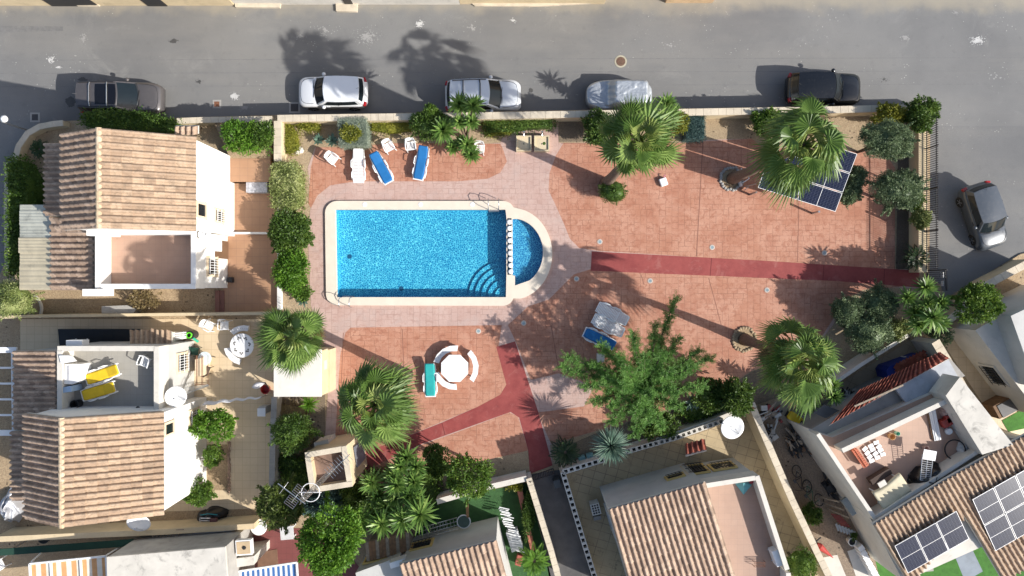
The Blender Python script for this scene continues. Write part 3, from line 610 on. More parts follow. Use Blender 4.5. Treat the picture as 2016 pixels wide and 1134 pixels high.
# ================================================================ house A (upper left)
hA = thing("house", "white house with clay tile gable and pink roof terrace beside the orange patio", "house", P(300, 400), 0, "houses")
ez, rz_, wz = 5.0, 6.8, 5.6
yt, yb = 252, 449
RA, RB = P(195, yt, rz_), P(195, yb, rz_)
EA, EB = P(386, 264, ez), P(386, 446, ez); WA, WB = P(125, 255, wz), P(125, 450, wz)
EA.y = RA.y; EB.y = RB.y; WA.y = RA.y; WB.y = RB.y
tile_roof("roof", hA, RA, RB, EB, EA, ROOFA, .31, .46, seed=2); tile_roof("roof", hA, RA, RB, WB, WA, ROOFB, .31, .40, seed=3); ridge(hA, RA, RB)
def gable(parent, name, RA, RB, EA, EB, WA, WB, zb, m, inset=.12):
    b = MB(); ys = (RA.y - inset, RB.y + inset) if RA.y > RB.y else (RA.y + inset, RB.y - inset)
    sec = lambda y: [(EA.x - inset, y, zb), (EA.x - inset, y, EA.z - .16), (RA.x, y, RA.z - .16), (WA.x + inset, y, WA.z - .16), (WA.x + inset, y, zb)]
    b.add(sec(ys[0]) + sec(ys[1]), [(0, 1, 2, 3, 4), (9, 8, 7, 6, 5)] + [(i, (i + 1) % 5, 5 + (i + 1) % 5, 5 + i) for i in range(5)]); return b.build(name, m, parent, True)
gable(hA, "wall", RA, RB, EA, EB, WA, WB, -1.2, WHITE)
xr = EA.x - .12
window(hA, (xr, P(433, 425, 2.2).y, 2.1), (1, 0), .55, .95, PEACH, 5); window(hA, (xr, P(390, 413, 4.4).y, 4.2), (1, 0), .6, .9, PEACH, 0)
# terrace wing
tp = [(188, 452), (385, 452), (385, 568), (188, 568)]
mass("wing_wall", hA, [(189, 453), (384, 453), (384, 567), (189, 567)], 2.96, -.2, WHITE, 4.0)
MB().prism(poly([(190, 454), (383, 454), (383, 566), (190, 566)], 4.0), 2.965, 3.0).build("terrace_floor", TERRF, hA, True)
parapet(hA, tp, 4.0, 2.95, .22, WHITE)
for (a, b_, c_, d_) in ((170, 451, 216, 464), (162, 569, 203, 583)): MB().prism(poly([(a, b_), (c_, b_), (c_, d_), (a, d_)], 4.15), 3.2, 4.15).build("chimney_block", WHITE, hA, True, bevel=.03)
xw = P(384, 500, 4.0).x
window(hA, (xw, P(420, 525, 2).y, 2.05), (1, 0), .85, 1.1, PEACH, 6)
dr = MB().box((xw + .03, P(425, 491, 1.1).y, 1.1), (.06, 1.0, 2.1)).build("door", mat("brown_door", (.16, .09, .05), .6), hA, True); MB().box((xw + .09, P(425, 491, 1.1).y, 2.22), (.25, 1.2, .08)).build("door_canopy", WHITE, dr)
MB().box((xw + .16, P(418, 478, 2).y, 1.9), (.3, .9, .9)).build("porch_light_box", WHITE, hA, True, bevel=.03)
c = P(400, 466, 3.6); dish(402, 464, 3.7, .34, "small grey dish on the white wall above the door", (.9, .3))
# lower roofs on the street side
tile_roof("roof", hA, P(187, 455, 3.4), P(187, 571, 3.4), P(104, 571, 2.7), P(104, 455, 2.7), ROOFB, .30, .36, seed=5)
tile_roof("roof", hA, P(128, 282, 3.6), P(128, 425, 3.6), P(92, 425, 3.1), P(92, 282, 3.1), ROOFB, .30, .36, seed=6)
tile_roof("roof", hA, P(187, 444, 3.9), P(187, 458, 3.9), P(104, 458, 2.9), P(104, 425, 2.9), ROOFB, .30, .36, seed=7)
mass("porch_wall", hA, [(120, 300), (190, 300), (190, 568), (130, 568)], 2.6, -1.2, WHITE)
tile_roof("roof", hA, P(345, 248, 2.6), P(390, 248, 2.6), P(390, 264, 2.4), P(345, 264, 2.4), ROOFB, .3, .3, seed=8)
pg = thing("carport_roof", "lean-to of six stained translucent sheets beside the tiled roof", "carport", P(70, 490, 0))
for i, y0 in enumerate((403, 415, 441, 468, 496, 524)):
    y1 = (417, 443, 470, 498, 526, 571)[i]; x0 = 39 if i != 3 else 37
    a, b_, c_, d_ = P(x0, y0, 2.3), P(112, y0, 2.75), P(112, y1, 2.75), P(x0, y1, 2.3); dz = .03 * (i % 2)
    MB().grid(14, 2, lambda u, v, a=a, b_=b_, c_=c_, d_=d_, dz=dz: (a.lerp(b_, v)).lerp(d_.lerp(c_, v), u) + Vector((0, 0, dz + .012 * math.sin(u * 30)))).build("roof_sheet", [SHEET if i > 2 else mat("grey_roof_sheet", (.47, .47, .40), .5, .1, 1.5, dirt=.7)], pg, True, solid=.012)
for px in (42, 108):
    for py in (410, 565): c = P(px, py, 2.2); MB().box((c.x, c.y, .55), (.08, .08, 3.4 if px < 60 else 4.0)).build("post", WMET, pg, True)
# patio steps of house A
st = thing("tiled_steps", "flight of orange tiled steps between white wall and hedge", "steps", P(495, 330))
for i in range(4): MB().prism(poly([(462, 316 + i * 11), (540, 316 + i * 11), (540, 361), (462, 361)]), .0, .62 - i * .15).build("step", PATIO1, st, True)
MB().prism(poly([(428, 240), (540, 240), (540, 317), (462, 317)]), -.05, .60).build("upper_bed", SOIL, st, True)
MB().box((*XY(511, 371), .22), (1.2, .58, .44)).build("bench_slab", mat("grey_marble", (.5, .5, .53), .5, .3, 7), None)
o = bpy.data.objects["bench_slab"]; o.name = "stone_bench"; tag(o, "grey marble bench slab on the orange patio by the steps", "bench")
tag(MB().prism(poly([(450, 457.5), (540, 457.5), (540, 461.5), (450, 461.5)]), .0, .25).build("patio_kerb", WHITE), "thin white kerb crossing the orange patio", "kerb")

# ================================================================ house B (lower left)
hB = thing("house", "white house with clay tile gable, grey terrace and yellow loungers", "house", P(250, 850), 0, "houses")
RA, RB = P(122, 822, rz_), P(122, 1038, rz_); EA, EB = P(323, 822, ez), P(323, 1020, ez); WA, WB = P(52, 826, wz), P(52, 1020, wz)
EA.y = WA.y = RA.y; EB.y = WB.y = RB.y
tile_roof("roof", hB, RA, RB, EB, EA, ROOFA, .31, .46, seed=12); tile_roof("roof", hB, RA, RB, WB, WA, ROOFB, .31, .40, seed=13); ridge(hB, RA, RB)
gable(hB, "wall", RA, RB, EA, EB, WA, WB, -.3, WHITE)
tp = [(113, 682), (312, 682), (312, 806), (113, 806)]
mass("wing_wall", hB, [(114, 683), (311, 683), (311, 830), (114, 830)], 2.96, -.3, GREYW, 4.0)
MB().prism(poly([(115, 684), (310, 684), (310, 830), (115, 830)], 4.0), 2.965, 3.0).build("terrace_floor", GREYF, hB, True)
parapet(hB, [(113, 836), (113, 682), (312, 682), (312, 836)], 4.0, 2.95, .22, OFFW, OFFW, closed=False)
xw = P(311, 740, 4.0).x
window(hB, (xw, P(355, 714, 1.5).y, 1.5), (1, 0), .9, 1.0, PEACH, 6)
window(hB, (EA.x - .12, P(376, 822, 2).y, 1.6), (1, 0), .6, 1.0, PEACH, 5); window(hB, (EA.x - .12, P(328, 845, 4.5).y, 4.3), (1, 0), .5, .8, PEACH, 0)
tile_roof("roof", hB, P(114, 690, 3.8), P(114, 845, 3.8), P(31, 845, 3.0), P(31, 690, 3.0), ROOFB, .30, .36, seed=15)
tile_roof("roof", hB, P(60, 848, 3.6), P(60, 985, 3.6), P(26, 985, 3.1), P(26, 848, 3.1), ROOFB, .30, .36, seed=16)
mass("porch_wall", hB, [(60, 690), (116, 690), (116, 980), (60, 980)], 2.7, -.3, GREYW)
MB().prism(poly([(384, 708), (398, 704), (398, 740), (384, 742)], 1.0), -.05, 1.0).build("planter_ledge", PEACH, hB, True)
pb = thing("garden_pergola", "white open beam pergola at the tiled roof's outer edge", "pergola", P(10, 770, 0))
for py in (689, 724, 755, 786, 817, 852): MB().bar(P(-30, py, 2.6), P(33, py, 2.6), .1 if py not in (689, 852) else .3, .1).build("beam", WMET, pb, True)
MB().bar(P(24, 690, 2.5), P(26, 850, 2.5), .08, .08).build("beam", WMET, pb, True)
for py in (690, 852): c = P(-20, py, 0); MB().box((c.x, c.y, 1.25), (.12, .12, 2.5)).build("post", WMET, pb, True)
dish(347, 780, 3.3, .56, "large white dish on the house corner above the cream patio", (.25, -.1))
dish(275, 1026, 2.0, .62, "big white dish partly hidden below the tiled gable", (.1, -.5))
aircon(P(160, 674, 3.0), R(0), "grey air conditioner on the shaded wall above the black solar pipes")
sp = thing("solar_heater", "three black pool heating panels lying beside the shaded grey wall", "solar heater", P(190, 665, .1))
for i in range(3): MB().box((*XY(143 + i * 54, 664, .3), .3), (1.55, .95, .06), rot=Matrix.Rotation(R(8), 3, 'X')).build("panel", mat("black_heater", (.010, .012, .016), .35), sp, True)
so_ = thing("store_roof", "little tiled lean-to with beams beside the black heating panels", "lean-to", P(295, 667))
tile_roof("roof", so_, P(257, 682, 2.0), P(338, 682, 2.0), P(338, 652, 1.6), P(257, 652, 1.6), ROOFA, .28, .4, seed=17)
MB().prism(poly([(262, 655), (334, 655), (334, 680), (262, 680)], 1.5), -.05, 1.45).build("wall", OFFW, so_, True)
chim = thing("wall_lamp", "dark wall lamp on a white bracket above the terrace parapet", "lamp", P(222, 684, 3.6))
MB().bar(P(228, 684, 3.7), P(212, 685, 3.7), .05, .05).build("bracket", WMET, chim, True); MB().lathe(tuple(P(219, 685, 3.6))[:2], [(.09, 3.55), (.12, 3.8), (.05, 3.9)], 12).build("lamp_shade", BMET, chim, True)

# ================================================================ house C (bottom left): flat concrete roof
hC = thing("house", "grey house with stained flat concrete roof at the bottom edge", "house", P(330, 1120), 0, "houses")
mass("wall", hC, [(212, 1097), (442, 1078), (452, 1240), (216, 1260)], 3.75, -.2, CONC)
mass("roof_slab", hC, [(210, 1097), (443, 1077), (455, 1250), (213, 1260)], 3.85, 3.7, STAINW)
mass("lean_to_wall", hC, [(242, 1100), (440, 1073), (445, 1056), (300, 1070)], 1.2, -.1, GREYW, 2.2)
mass("side_bay", hC, [(443, 1085), (462, 1062), (462, 1100), (500, 1095), (500, 1112), (446, 1120)], 2.4, -.1, STAINW)
stv = thing("outdoor_oven", "square white outdoor hob with round burner beside flat concrete roof", "hob", P(481, 1077, 2.4))
MB().box((*XY(481, 1077, 2.6), 2.55), (.86, .82, .3), rz=R(4)).build("housing", WMET, stv, True, bevel=.02); MB().box((*XY(481, 1077, 2.6), 2.71), (.72, .66, .02), rz=R(4)).build("hob_plate", mat("tan_hob", (.5, .38, .24), .6), stv, True)
c = P(481, 1078, 2.7); MB().lathe((c.x, c.y), [(.1, 2.72), (.1, 2.75), (.03, 2.76)], 16).build("burner", BMET, stv, True)
gs = thing("windbreak_screen", "dark green fabric windbreak along the cream wall", "windbreak", P(120, 1075))
MB().prism(poly([(-20, 1083), (180, 1068), (262, 1062), (256, 1076), (180, 1082), (-20, 1096)], 1.5), 1.40, 1.46).build("fabric", mat("dark_green_fabric", (.012, .05, .032), .9), gs, True)
MB().bar(P(-20, 1090, 1.4), P(255, 1070, 1.4), .05, .05).build("pole", STEEL, gs, True)
for c_ in (20, 230): MB().bar((*XY(c_, 1082, 1.4), 0), (*XY(c_, 1082, 1.4), 1.4), .05, .05).build("post", STEEL, gs, True)
def awning(label, pts, z, cols, n_, frame, drop=0, name="awning"):
    q = [Vector((*XY(a, b, z), z)) for a, b in pts]; c0 = sum((v.xy for v in q), Vector((0, 0))) / 4; t = thing(name, label, "awning", (c0.x, c0.y, 0)); b = MB()
    q[0].z -= drop; q[1].z -= drop
    for i in range(n_):
        u0, u1 = i / n_, (i + 1) / n_; b.add([q[0].lerp(q[1], u0), q[0].lerp(q[1], u1), q[3].lerp(q[2], u1), q[3].lerp(q[2], u0)], [(0, 1, 2, 3)], i % len(cols))
    b.build("canvas", cols, t, True, recalc=False)
    f = MB(); [f.bar(q[i] + Vector((0, 0, .06)), q[(i + 1) % 4] + Vector((0, 0, .06)), .09, .09) for i in range(4)]
    f.build("frame", frame, t, True); return t, q
OR_ = mat("orange_canvas", (.62, .33, .14), .85); CRm = mat("cream_canvas", (.74, .68, .57), .85); BLs = mat("blue_canvas", (.045, .14, .36), .8); BWs = mat("pale_canvas", (.66, .68, .72), .8)
t, q = awning("orange and cream striped awning under a white frame", [(60, 1109), (210, 1094), (216, 1200), (66, 1215)], 2.6, [OR_, CRm], 15, WMET)
for u in (.28, .67): MB().bar(q[0].lerp(q[1], u) + Vector((0, 0, .08)), q[3].lerp(q[2], u) + Vector((0, 0, .08)), .1, .08).build("cross_bar", WMET, t, True)
MB().bar(P(62, 1106, 2.6), P(84, 1086, 1.2), .07, .07).build("brace", WMET, t, True); MB().bar(P(208, 1094, 2.6), P(234, 1078, 1.2), .07, .07).build("brace", WMET, t, True)
awning("blue and white striped awning beside the flat concrete roof", [(452, 1130), (582, 1110), (592, 1210), (460, 1230)], 2.4, [BLs, BWs], 26, WMET, .25)
tag(MB().prism(poly([(506, 1087), (546, 1081), (548, 1112), (508, 1118)]), .0, .03).build("floor_mat", mat("brown_mat", (.2, .11, .07), .9)), "square brown mat on the dark red patio", "mat")

# ================================================================ house D (bottom centre) grey walls, rotated
hD = thing("house", "pale grey house with tiled roof above the dark turf garden", "house", P(890, 1090), 0, "houses")
slope_wall(hD, [P(789, 1111, 3.78), P(977, 1065, 3.78), P(1013, 1198, 3.08), P(833, 1246, 3.08)], GREYW)
dA, dB, dC, dD = P(786, 1110, 3.9), P(978, 1063, 3.9), P(1015, 1200, 3.2), P(830, 1250, 3.2)
tile_roof("roof", hD, dA, dB, dC, dD, ROOFB, .30, .44, seed=21)
dn = Vector((-.25, .97)).normalized()
mass("wall", hD, [(700, 1128), (786, 1096), (830, 1230), (720, 1240)], 2.6, -.1, GREYW, 2.6)
fx = (Vector(XY(789, 1111, 3.8)), Vector(XY(977, 1065, 3.8))); fd = (fx[1] - fx[0]).normalized(); fn = Vector((-fd.y, fd.x))
p_ = fx[0] + fd * .85; window(hD, (p_.x, p_.y, 1.7), fn, 1.0, .9, TRIM, 5)
fx2 = (Vector(XY(700, 1128, 2.6)), Vector(XY(786, 1096, 2.6))); p_ = fx2[0].lerp(fx2[1], .42); window(hD, (p_.x, p_.y, 1.5), fn, 1.3, .8, TRIM, 0)
lt = thing("garden_shed", "weathered wooden lean-to shed under the spiky yuccas", "shed", P(765, 1075))
for i in range(13):
    a = Vector(XY(722 + i * 6.6, 1068 - i * 1.6, 1.9)); b_ = a + Vector((.10, -.98))
    MB().bar((a.x, a.y, 1.85), (b_.x, b_.y, 2.0), .175, .03).build("roof_plank", [WOOD if i % 3 else GREYWOOD], lt, True)
MB().prism(poly([(724, 1070), (800, 1052), (806, 1080), (730, 1098)], 1.7), -.05, 1.75).build("wall", GREYWOOD, lt, True)
aircon(Vector((*XY(786, 1102, 2.7), 2.62)), R(17), "pale air conditioner on the grey house above the wooden shed")

# ================================================================ house E (bottom right of centre)
hE = thing("house", "beige house with long tiled roof and pink terrace above the alley", "house", P(1350, 1020), 0, "houses")
slope_wall(hE, [P(1200, 1003, 4.08), P(1386, 951, 4.08), P(1459, 1178, 3.28), P(1265, 1226, 3.28)], GREYW)
tile_roof("roof", hE, P(1197, 1002, 4.2), P(1388, 948, 4.2), P(1462, 1180, 3.4), P(1262, 1230, 3.4), ROOFB, .30, .44, seed=31)
E4 = [(1386, 952), (1494, 936), (1556, 1128), (1560, 1240), (1440, 1240)]
mass("wing_wall", hE, [(1380, 955), (1492, 938), (1554, 1128), (1558, 1240), (1440, 1240)], 2.96, -.1, GREYW, 3.9)
MB().prism(poly([(1382, 954), (1491, 938), (1553, 1128), (1557, 1240), (1440, 1240)], 3.9), 2.965, 3.0).build("terrace_floor", TERRF, hE, True)
parapet(hE, [(1386, 953), (1494, 936), (1556, 1128), (1560, 1240)], 3.9, 2.95, .2, OFFW, OFFW, closed=False)
fx = (Vector(XY(1200, 1003, 4.1)), Vector(XY(1386, 951, 4.1))); fd = (fx[1] - fx[0]).normalized(); fn = Vector((-fd.y, fd.x))
p_ = fx[0] + fd * 4.0; window(hE, (p_.x, p_.y, 2.0), fn, .8, .45, TRIM, 4)
fx = (Vector(XY(1386, 953, 3.9)), Vector(XY(1494, 936, 3.9))); fd = (fx[1] - fx[0]).normalized(); fn = Vector((-fd.y, fd.x))
for u, ww, hh, zc in ((.05, 1.0, 1.5, 1.3), (.5, 1.1, 1.0, 1.5)): p_ = fx[0] + fd * (u * 3.2 + .1); window(hE, (p_.x, p_.y, zc), fn, ww, hh, TRIM, 6)
tile_roof("porch_roof", hE, P(1350, 897, 2.3), P(1391, 886, 2.3), P(1387, 866, 1.9), P(1349, 877, 1.9), REDT, .28, .4, seed=33)
window(hE, (*XY(1206, 1035, 2.2), 1.5), (-.96, -.28), 1.2, 1.6, GREYW, 0)
dish(1440, 840, 1.6, .66, "large round white dish at the corner of the stained patio", (.05, -.05))
aircon(Vector((*XY(1527, 1096, 3.4), 3.05)), R(110), "white air conditioner inside the pink terrace's parapet")

# ================================================================ house F (right, cluttered terrace)
hF = thing("house", "rotated house with cluttered roof terrace and solar panels on its tiles", "house", P(1780, 960), 0, "houses")
F_out = [(1605, 850), (1655, 868), (1873, 770), (1935, 885), (1722, 1023)]
mass("wing_wall", hF, [(1607, 852), (1655, 868), (1872, 772), (1934, 885), (1723, 1022)], 2.96, -.1, OFFW, 3.9)
MB().prism(poly([(1610, 856), (1655, 869), (1870, 775), (1932, 885), (1724, 1019)], 3.9), 2.965, 3.0).build("terrace_floor", TERRF, hF, True)
parapet(hF, [(1936, 886), (1722, 1025), (1608, 856)], 3.9, 2.95, .16, OFFW, OFFW, closed=False); parapet(hF, [(1657, 884), (1872, 782), (1936, 886)], 3.9, 2.95, .2, OFFW, OFFW, closed=False)
mass("stair_bulkhead", hF, [(1862, 779), (1890, 742), (1995, 876), (1934, 895)], 4.3, 2.9, STAINW, 4.3)
mass("wall", hF, [(1716, 1018), (1985, 862), (2090, 880), (2100, 1010), (1785, 1150)], 3.3, -.1, OFFW, 3.6)
mass("rear_wing", hF, [(1590, 850), (1680, 795), (1870, 705), (1900, 740), (1650, 868)], 2.3, -.1, CONC, 2.3)
ra_, rb_, rc_, rd_ = P(1718, 1032, 4.2), P(1986, 866, 4.2), P(2085, 1030, 3.3), P(1815, 1190, 3.3)
tile_roof("roof", hF, ra_, rb_, rc_.lerp(rd_, .30), rd_.lerp(rc_, -.02), ROOFA, .29, .42, seed=41) if False else tile_roof("roof", hF, ra_, ra_.lerp(rb_, .52), rd_.lerp(rc_, .50) * .42 + ra_.lerp(rb_, .52) * .58, rd_ * .75 + ra_ * .25, ROOFA, .27, .40, seed=41)
tile_roof("roof", hF, ra_.lerp(rb_, .52), rb_.lerp(P(2090, 815, 4.2), 1), P(2200, 1015, 3.1), P(1974, 1142, 3.1), ROOFA, .27, .40, seed=42)
hb = thing("lean_to_roof", "sagging red tiled lean-to with missing tiles behind the terrace", "lean-to", P(1740, 770))
tile_roof("roof", hb, P(1632, 838, 2.9), P(1868, 706, 2.9), P(1850, 694, 2.6), P(1690, 770, 2.5), REDT, .26, .36, seed=43)
MB().prism(poly([(1762, 764), (1868, 708), (1886, 740), (1790, 800)], 2.75), 2.5, 2.72).build("concrete_roof", mat("bluish_concrete", (.42, .44, .47), .9, .12, 1.5, dirt=.4), hb, True)
tag(MB().bar(P(1682, 800, 3.05), P(1778, 758, 3.05), .09, .06).build("loose_beam", GREYWOOD), "pale wooden beam lying on the red lean-to tiles", "beam")
# ================================================================ house G (right edge)
hG = thing("house", "cream house with barred window at the right edge below the side road", "house", P(1990, 700), 0, "houses")
mass("wall", hG, [(1990, 622), (2120, 560), (2220, 760), (2040, 762)], 3.8, -.1, GREYW, 3.8)
mass("wall", hG, [(1920, 650), (1990, 610), (2080, 800), (2050, 820)], 2.6, -.1, OFFW, 2.6)
q1, q2 = Vector(XY(1920, 650, 2.6)), Vector(XY(2050, 820, 2.6)); fd = (q2 - q1).normalized(); fn = Vector((fd.y, -fd.x)); p_ = q1.lerp(q2, .55); window(hG, (p_.x, p_.y, 1.3), fn, 1.2, 1.0, OFFW, 7)
window(hG, (*XY(1945, 662, 2.2), 2.0), Vector((-.9, -.35)), .7, .8, OFFW, 0)
# ---------------------------------------------------------------- houses across the street (only their foot is in the frame)
def facade(label, x0, x1, py, m, doors):
    y = P(0, py, RZ).y; a, b_ = P(x0, py, RZ).x, P(x1, py, RZ).x; t = thing("row_house", label, "house", ((a + b_) / 2, y, RZ), 0, "houses")
    MB().prism([(a, y), (b_, y), (b_, y + 7), (a, y + 7)], RZ - .2, 3.2).build("wall", m, t, True)
    for d0, d1 in doors:
        u, v = P(d0, py, RZ).x, P(d1, py, RZ).x; MB().box(((u + v) / 2, y - .015, RZ + 1.05), (v - u, .06, 2.1)).build("door", BMET, t, True)
facade("cream row house with two black doors across the street", -20, 462, 11, CREAM, [(103, 194), (292, 330)])
facade("pale row house across the street behind the doorstep slab", 463, 905, 9, OFFW, [(680, 696)])
facade("low cream row house across the street with worn foot", 906, 1190, 8, CREAM, [])
facade("orange cream row house across the street near the manhole", 1310, 1402, 6, mat("peach_render", (.6, .42, .25), .85), [])
for a, b_, c_, d_, lb in ((108, 198, 6, 13, "long pale doorstep below the wide black door"), (464, 554, 8, 17, "broken cream kerb slab at the pale house foot"), (662, 705, 7, 25, "thick cream doorstep slab jutting into the street")):
    tag(MB().prism(poly([(a, c_), (b_, c_), (b_ - 1, d_), (a + 1, d_ - 1)], RZ), RZ - .05, RZ + .16).build("doorstep", CAP, bevel=.02), lb, "doorstep", "doorsteps across the street")
kb = MB().prism(poly([(920, 2), (1190, 2), (1180, 7), (1060, 14), (935, 13)], RZ), RZ - .05, RZ + .12).build("pavement", CAP); kb['kind'] = 'structure'

# ---------------------------------------------------------------- pump house and transformer tower beside the pool
ph = thing("pump_house", "low white flat-roofed pump house under the fan palm", "pump house", P(590, 740))
mass("wall", ph, [(541, 690), (634, 690), (634, 779), (541, 779)], 2.2, -.05, CREAM, 2.3)
mass("roof_slab", ph, [(539, 688), (632, 688), (632, 781), (539, 781)], 2.35, 2.2, mat("bright_roof_paint", (.7, .67, .61), .8, .06, 1.2, dirt=.2), 2.35)
MB().prism(poly([(634, 690), (650, 688), (650, 772), (634, 778)], 1.2), -.05, 1.2).build("side_cupboard", CREAM, ph, True)
c = P(642, 718, 1.6); MB().box((c.x - .05, c.y, 1.6), (.06, .5, .6)).build("meter_box", GREYW, ph, True)
tw = thing("utility_tower", "square cream utility tower with sunken brown roof", "tower", P(660, 920))
TW = [(600, 892), (681, 878), (694, 957), (612, 970)]
mass("wall", tw, [(602, 894), (680, 880), (692, 955), (613, 968)], 3.3, -.1, CREAM, 3.9)
mass("roof_floor", tw, [(603, 895), (679, 881), (691, 954), (614, 967)], 3.32, 3.3, mat("brown_roof_felt", (.23, .15, .115), .9, .3, 1.6, .3, 40, dirt=.6), 3.9)
parapet(tw, TW, 3.9, 3.25, .24, CREAM, CAP)
q1, q2 = Vector(XY(681, 878, 3.9)), Vector(XY(694, 957, 3.9)); fd = (q2 - q1).normalized(); fn = Vector((-fd.y, fd.x)); p_ = q1.lerp(q2, .45)
MB().box((p_.x + fn.x * .03, p_.y + fn.y * .03, 1.5), (.06, 1.1, 2.0), rz=math.atan2(fd.y, fd.x) - math.pi / 2).build("door", mat("grey_door", (.16, .17, .2), .6), tw, True)
MB().prism(poly([(618, 872), (646, 865), (648, 878), (620, 884)], 2.0), .5, 2.0).build("meter_cabinet", OFFW, tw, True)
am = thing("antenna_mast", "white lattice aerial mast with ring and aerials on the utility tower", "antenna", P(662, 918, 3.35)); b0 = P(662, 918, 3.35); zt = 9.3; cb_ = MB(); s_ = .13
for k in range(3): a = 2.1 * k; cb_.tube([(b0.x + s_ * math.cos(a), b0.y + s_ * math.sin(a), 3.35), (b0.x + s_ * math.cos(a), b0.y + s_ * math.sin(a), zt)], .013, 5)
for j in range(22):
    z = 3.5 + j * .26
    for k in range(3): a, a2 = 2.1 * k, 2.1 * (k + 1); cb_.tube([(b0.x + s_ * math.cos(a), b0.y + s_ * math.sin(a), z), (b0.x + s_ * math.cos(a2), b0.y + s_ * math.sin(a2), z + .26)], .008, 4)
cb_.build("lattice_mast", STEEL, am, True)
MB().tube([(b0.x + .42 * math.cos(6.283 * k / 24), b0.y + .42 * math.sin(6.283 * k / 24), 7.9) for k in range(25)], .02, 6).tube([(b0.x - .5, b0.y, 7.9), (b0.x + .5, b0.y, 7.9)], .02, 5).build("ring", WMET, am, True)
for z, an, ln_, ne in ((9.2, 2.5, 1.3, 2), (5.0, .75, 1.5, 9)):
    d = Vector((math.cos(an), math.sin(an), 0)); sdv = Vector((-d.y, d.x, 0)); bb = MB(); bb.tube([Vector((b0.x, b0.y, z)) - d * .2, Vector((b0.x, b0.y, z)) + d * ln_], .022, 5)
    for k in range(ne): p0 = Vector((b0.x, b0.y, z)) + d * (ln_ * (k + .5) / ne); bb.tube([p0 - sdv * .32, p0 + sdv * .32], .011, 4)
    if ne == 2:
        for sgn in (-1, 1):
            cc = Vector((b0.x, b0.y, z)) + d * .35 + sdv * .3 * sgn
            for k in range(5): bb.box(cc + sdv * (k - 2) * .1, (.5, .014, .02), rz=an)
            for k in (-1, 1): bb.box(cc + d * .24 * k, (.014, .42, .02), rz=an)
    bb.build("aerial", STEEL, am, True)
# ================================================================ plants
def unit(a): return a / np.maximum(np.linalg.norm(a, axis=-1, keepdims=True), 1e-9)
def leaf_quads(Pb, D, N, L, W, droop=0.0):
    S = unit(np.cross(D, N)); L = L[:, None]; W = W[:, None]
    mid = Pb + D * L * .5; tip = Pb + D * L; tip[:, 2] -= (droop * L[:, 0])
    V = np.stack([Pb, mid + S * W / 2, tip, mid - S * W / 2], 1).reshape(-1, 3)
    return V, np.arange(len(V)).reshape(-1, 4)
def blob(c, r, nu=14, nv=8, seed=0):
    rg = np.random.default_rng(seed); V = []
    for j in range(nv):
        th = math.pi * (j + .5) / nv
        for i in range(nu): a = 2 * math.pi * i / nu; k = rg.uniform(.85, 1.05); V.append((c[0] + r[0] * k * math.sin(th) * math.cos(a), c[1] + r[1] * k * math.sin(th) * math.sin(a), c[2] + r[2] * k * math.cos(th)))
    Fc = [(j * nu + i, j * nu + (i + 1) % nu, (j + 1) * nu + (i + 1) % nu, (j + 1) * nu + i) for j in range(nv - 1) for i in range(nu)]
    V.append((c[0], c[1], c[2] + r[2] * .97)); Fc += [(2 * i, (2 * i + 1) % nu, (2 * i + 2) % nu, len(V) - 1) for i in range(nu // 2)]
    return np.array(V), np.array(Fc)
def crown_geo(c, r, n, L, W, puffs, seed, up=.25, core=.62, lump=.42):
    rg = np.random.default_rng(seed); c = np.array(c, float); r = np.array(r, float)
    d = unit(rg.normal(size=(puffs, 3))); d[:, 2] = np.abs(d[:, 2]) * .9 - .15; d = unit(d)
    pc = c + d * r * rg.uniform(.5, .72, (puffs, 1)); pr = r * lump * rg.uniform(.7, 1.25, (puffs, 1))
    k = rg.integers(0, puffs, n); ld = rg.normal(size=(n, 3)); ld = unit(unit(ld) + d[k] * .6)
    Pb = pc[k] + ld * pr[k] * rg.uniform(.55, 1.05, (n, 1)); D = unit(ld + rg.normal(size=(n, 3)) * .55 + np.array([0, 0, up])); N = unit(ld + rg.normal(size=(n, 3)) * .6 + np.array([0, 0, .5]))
    ns = 12; sdn = unit(rg.normal(size=(ns, 3)) + np.array([0, 0, .35])); m_ = max(40, n // 7); ks = rg.integers(0, ns, m_); uu = rg.random((m_, 1))
    Pb = np.vstack([Pb, c + sdn[ks] * r * (.78 + .5 * uu * rg.uniform(.5, 1.1, ns)[ks][:, None]) + rg.normal(size=(m_, 3)) * .05 * (1.3 - uu)]); D = np.vstack([D, unit(sdn[ks] + rg.normal(size=(m_, 3)) * .6)]); N = np.vstack([N, unit(rg.normal(size=(m_, 3)) + [0, 0, .6])]); n = n + m_
    V, Fq = leaf_quads(Pb, D, N, L * rg.uniform(.6, 1.3, n), W * rg.uniform(.7, 1.2, n), .15)
    if core:
        bv, bf = blob(c, r * core, seed=seed); Fq = np.vstack([Fq, bf + len(V)]); V = np.vstack([V, bv])
    return V, Fq
_pc = [0]
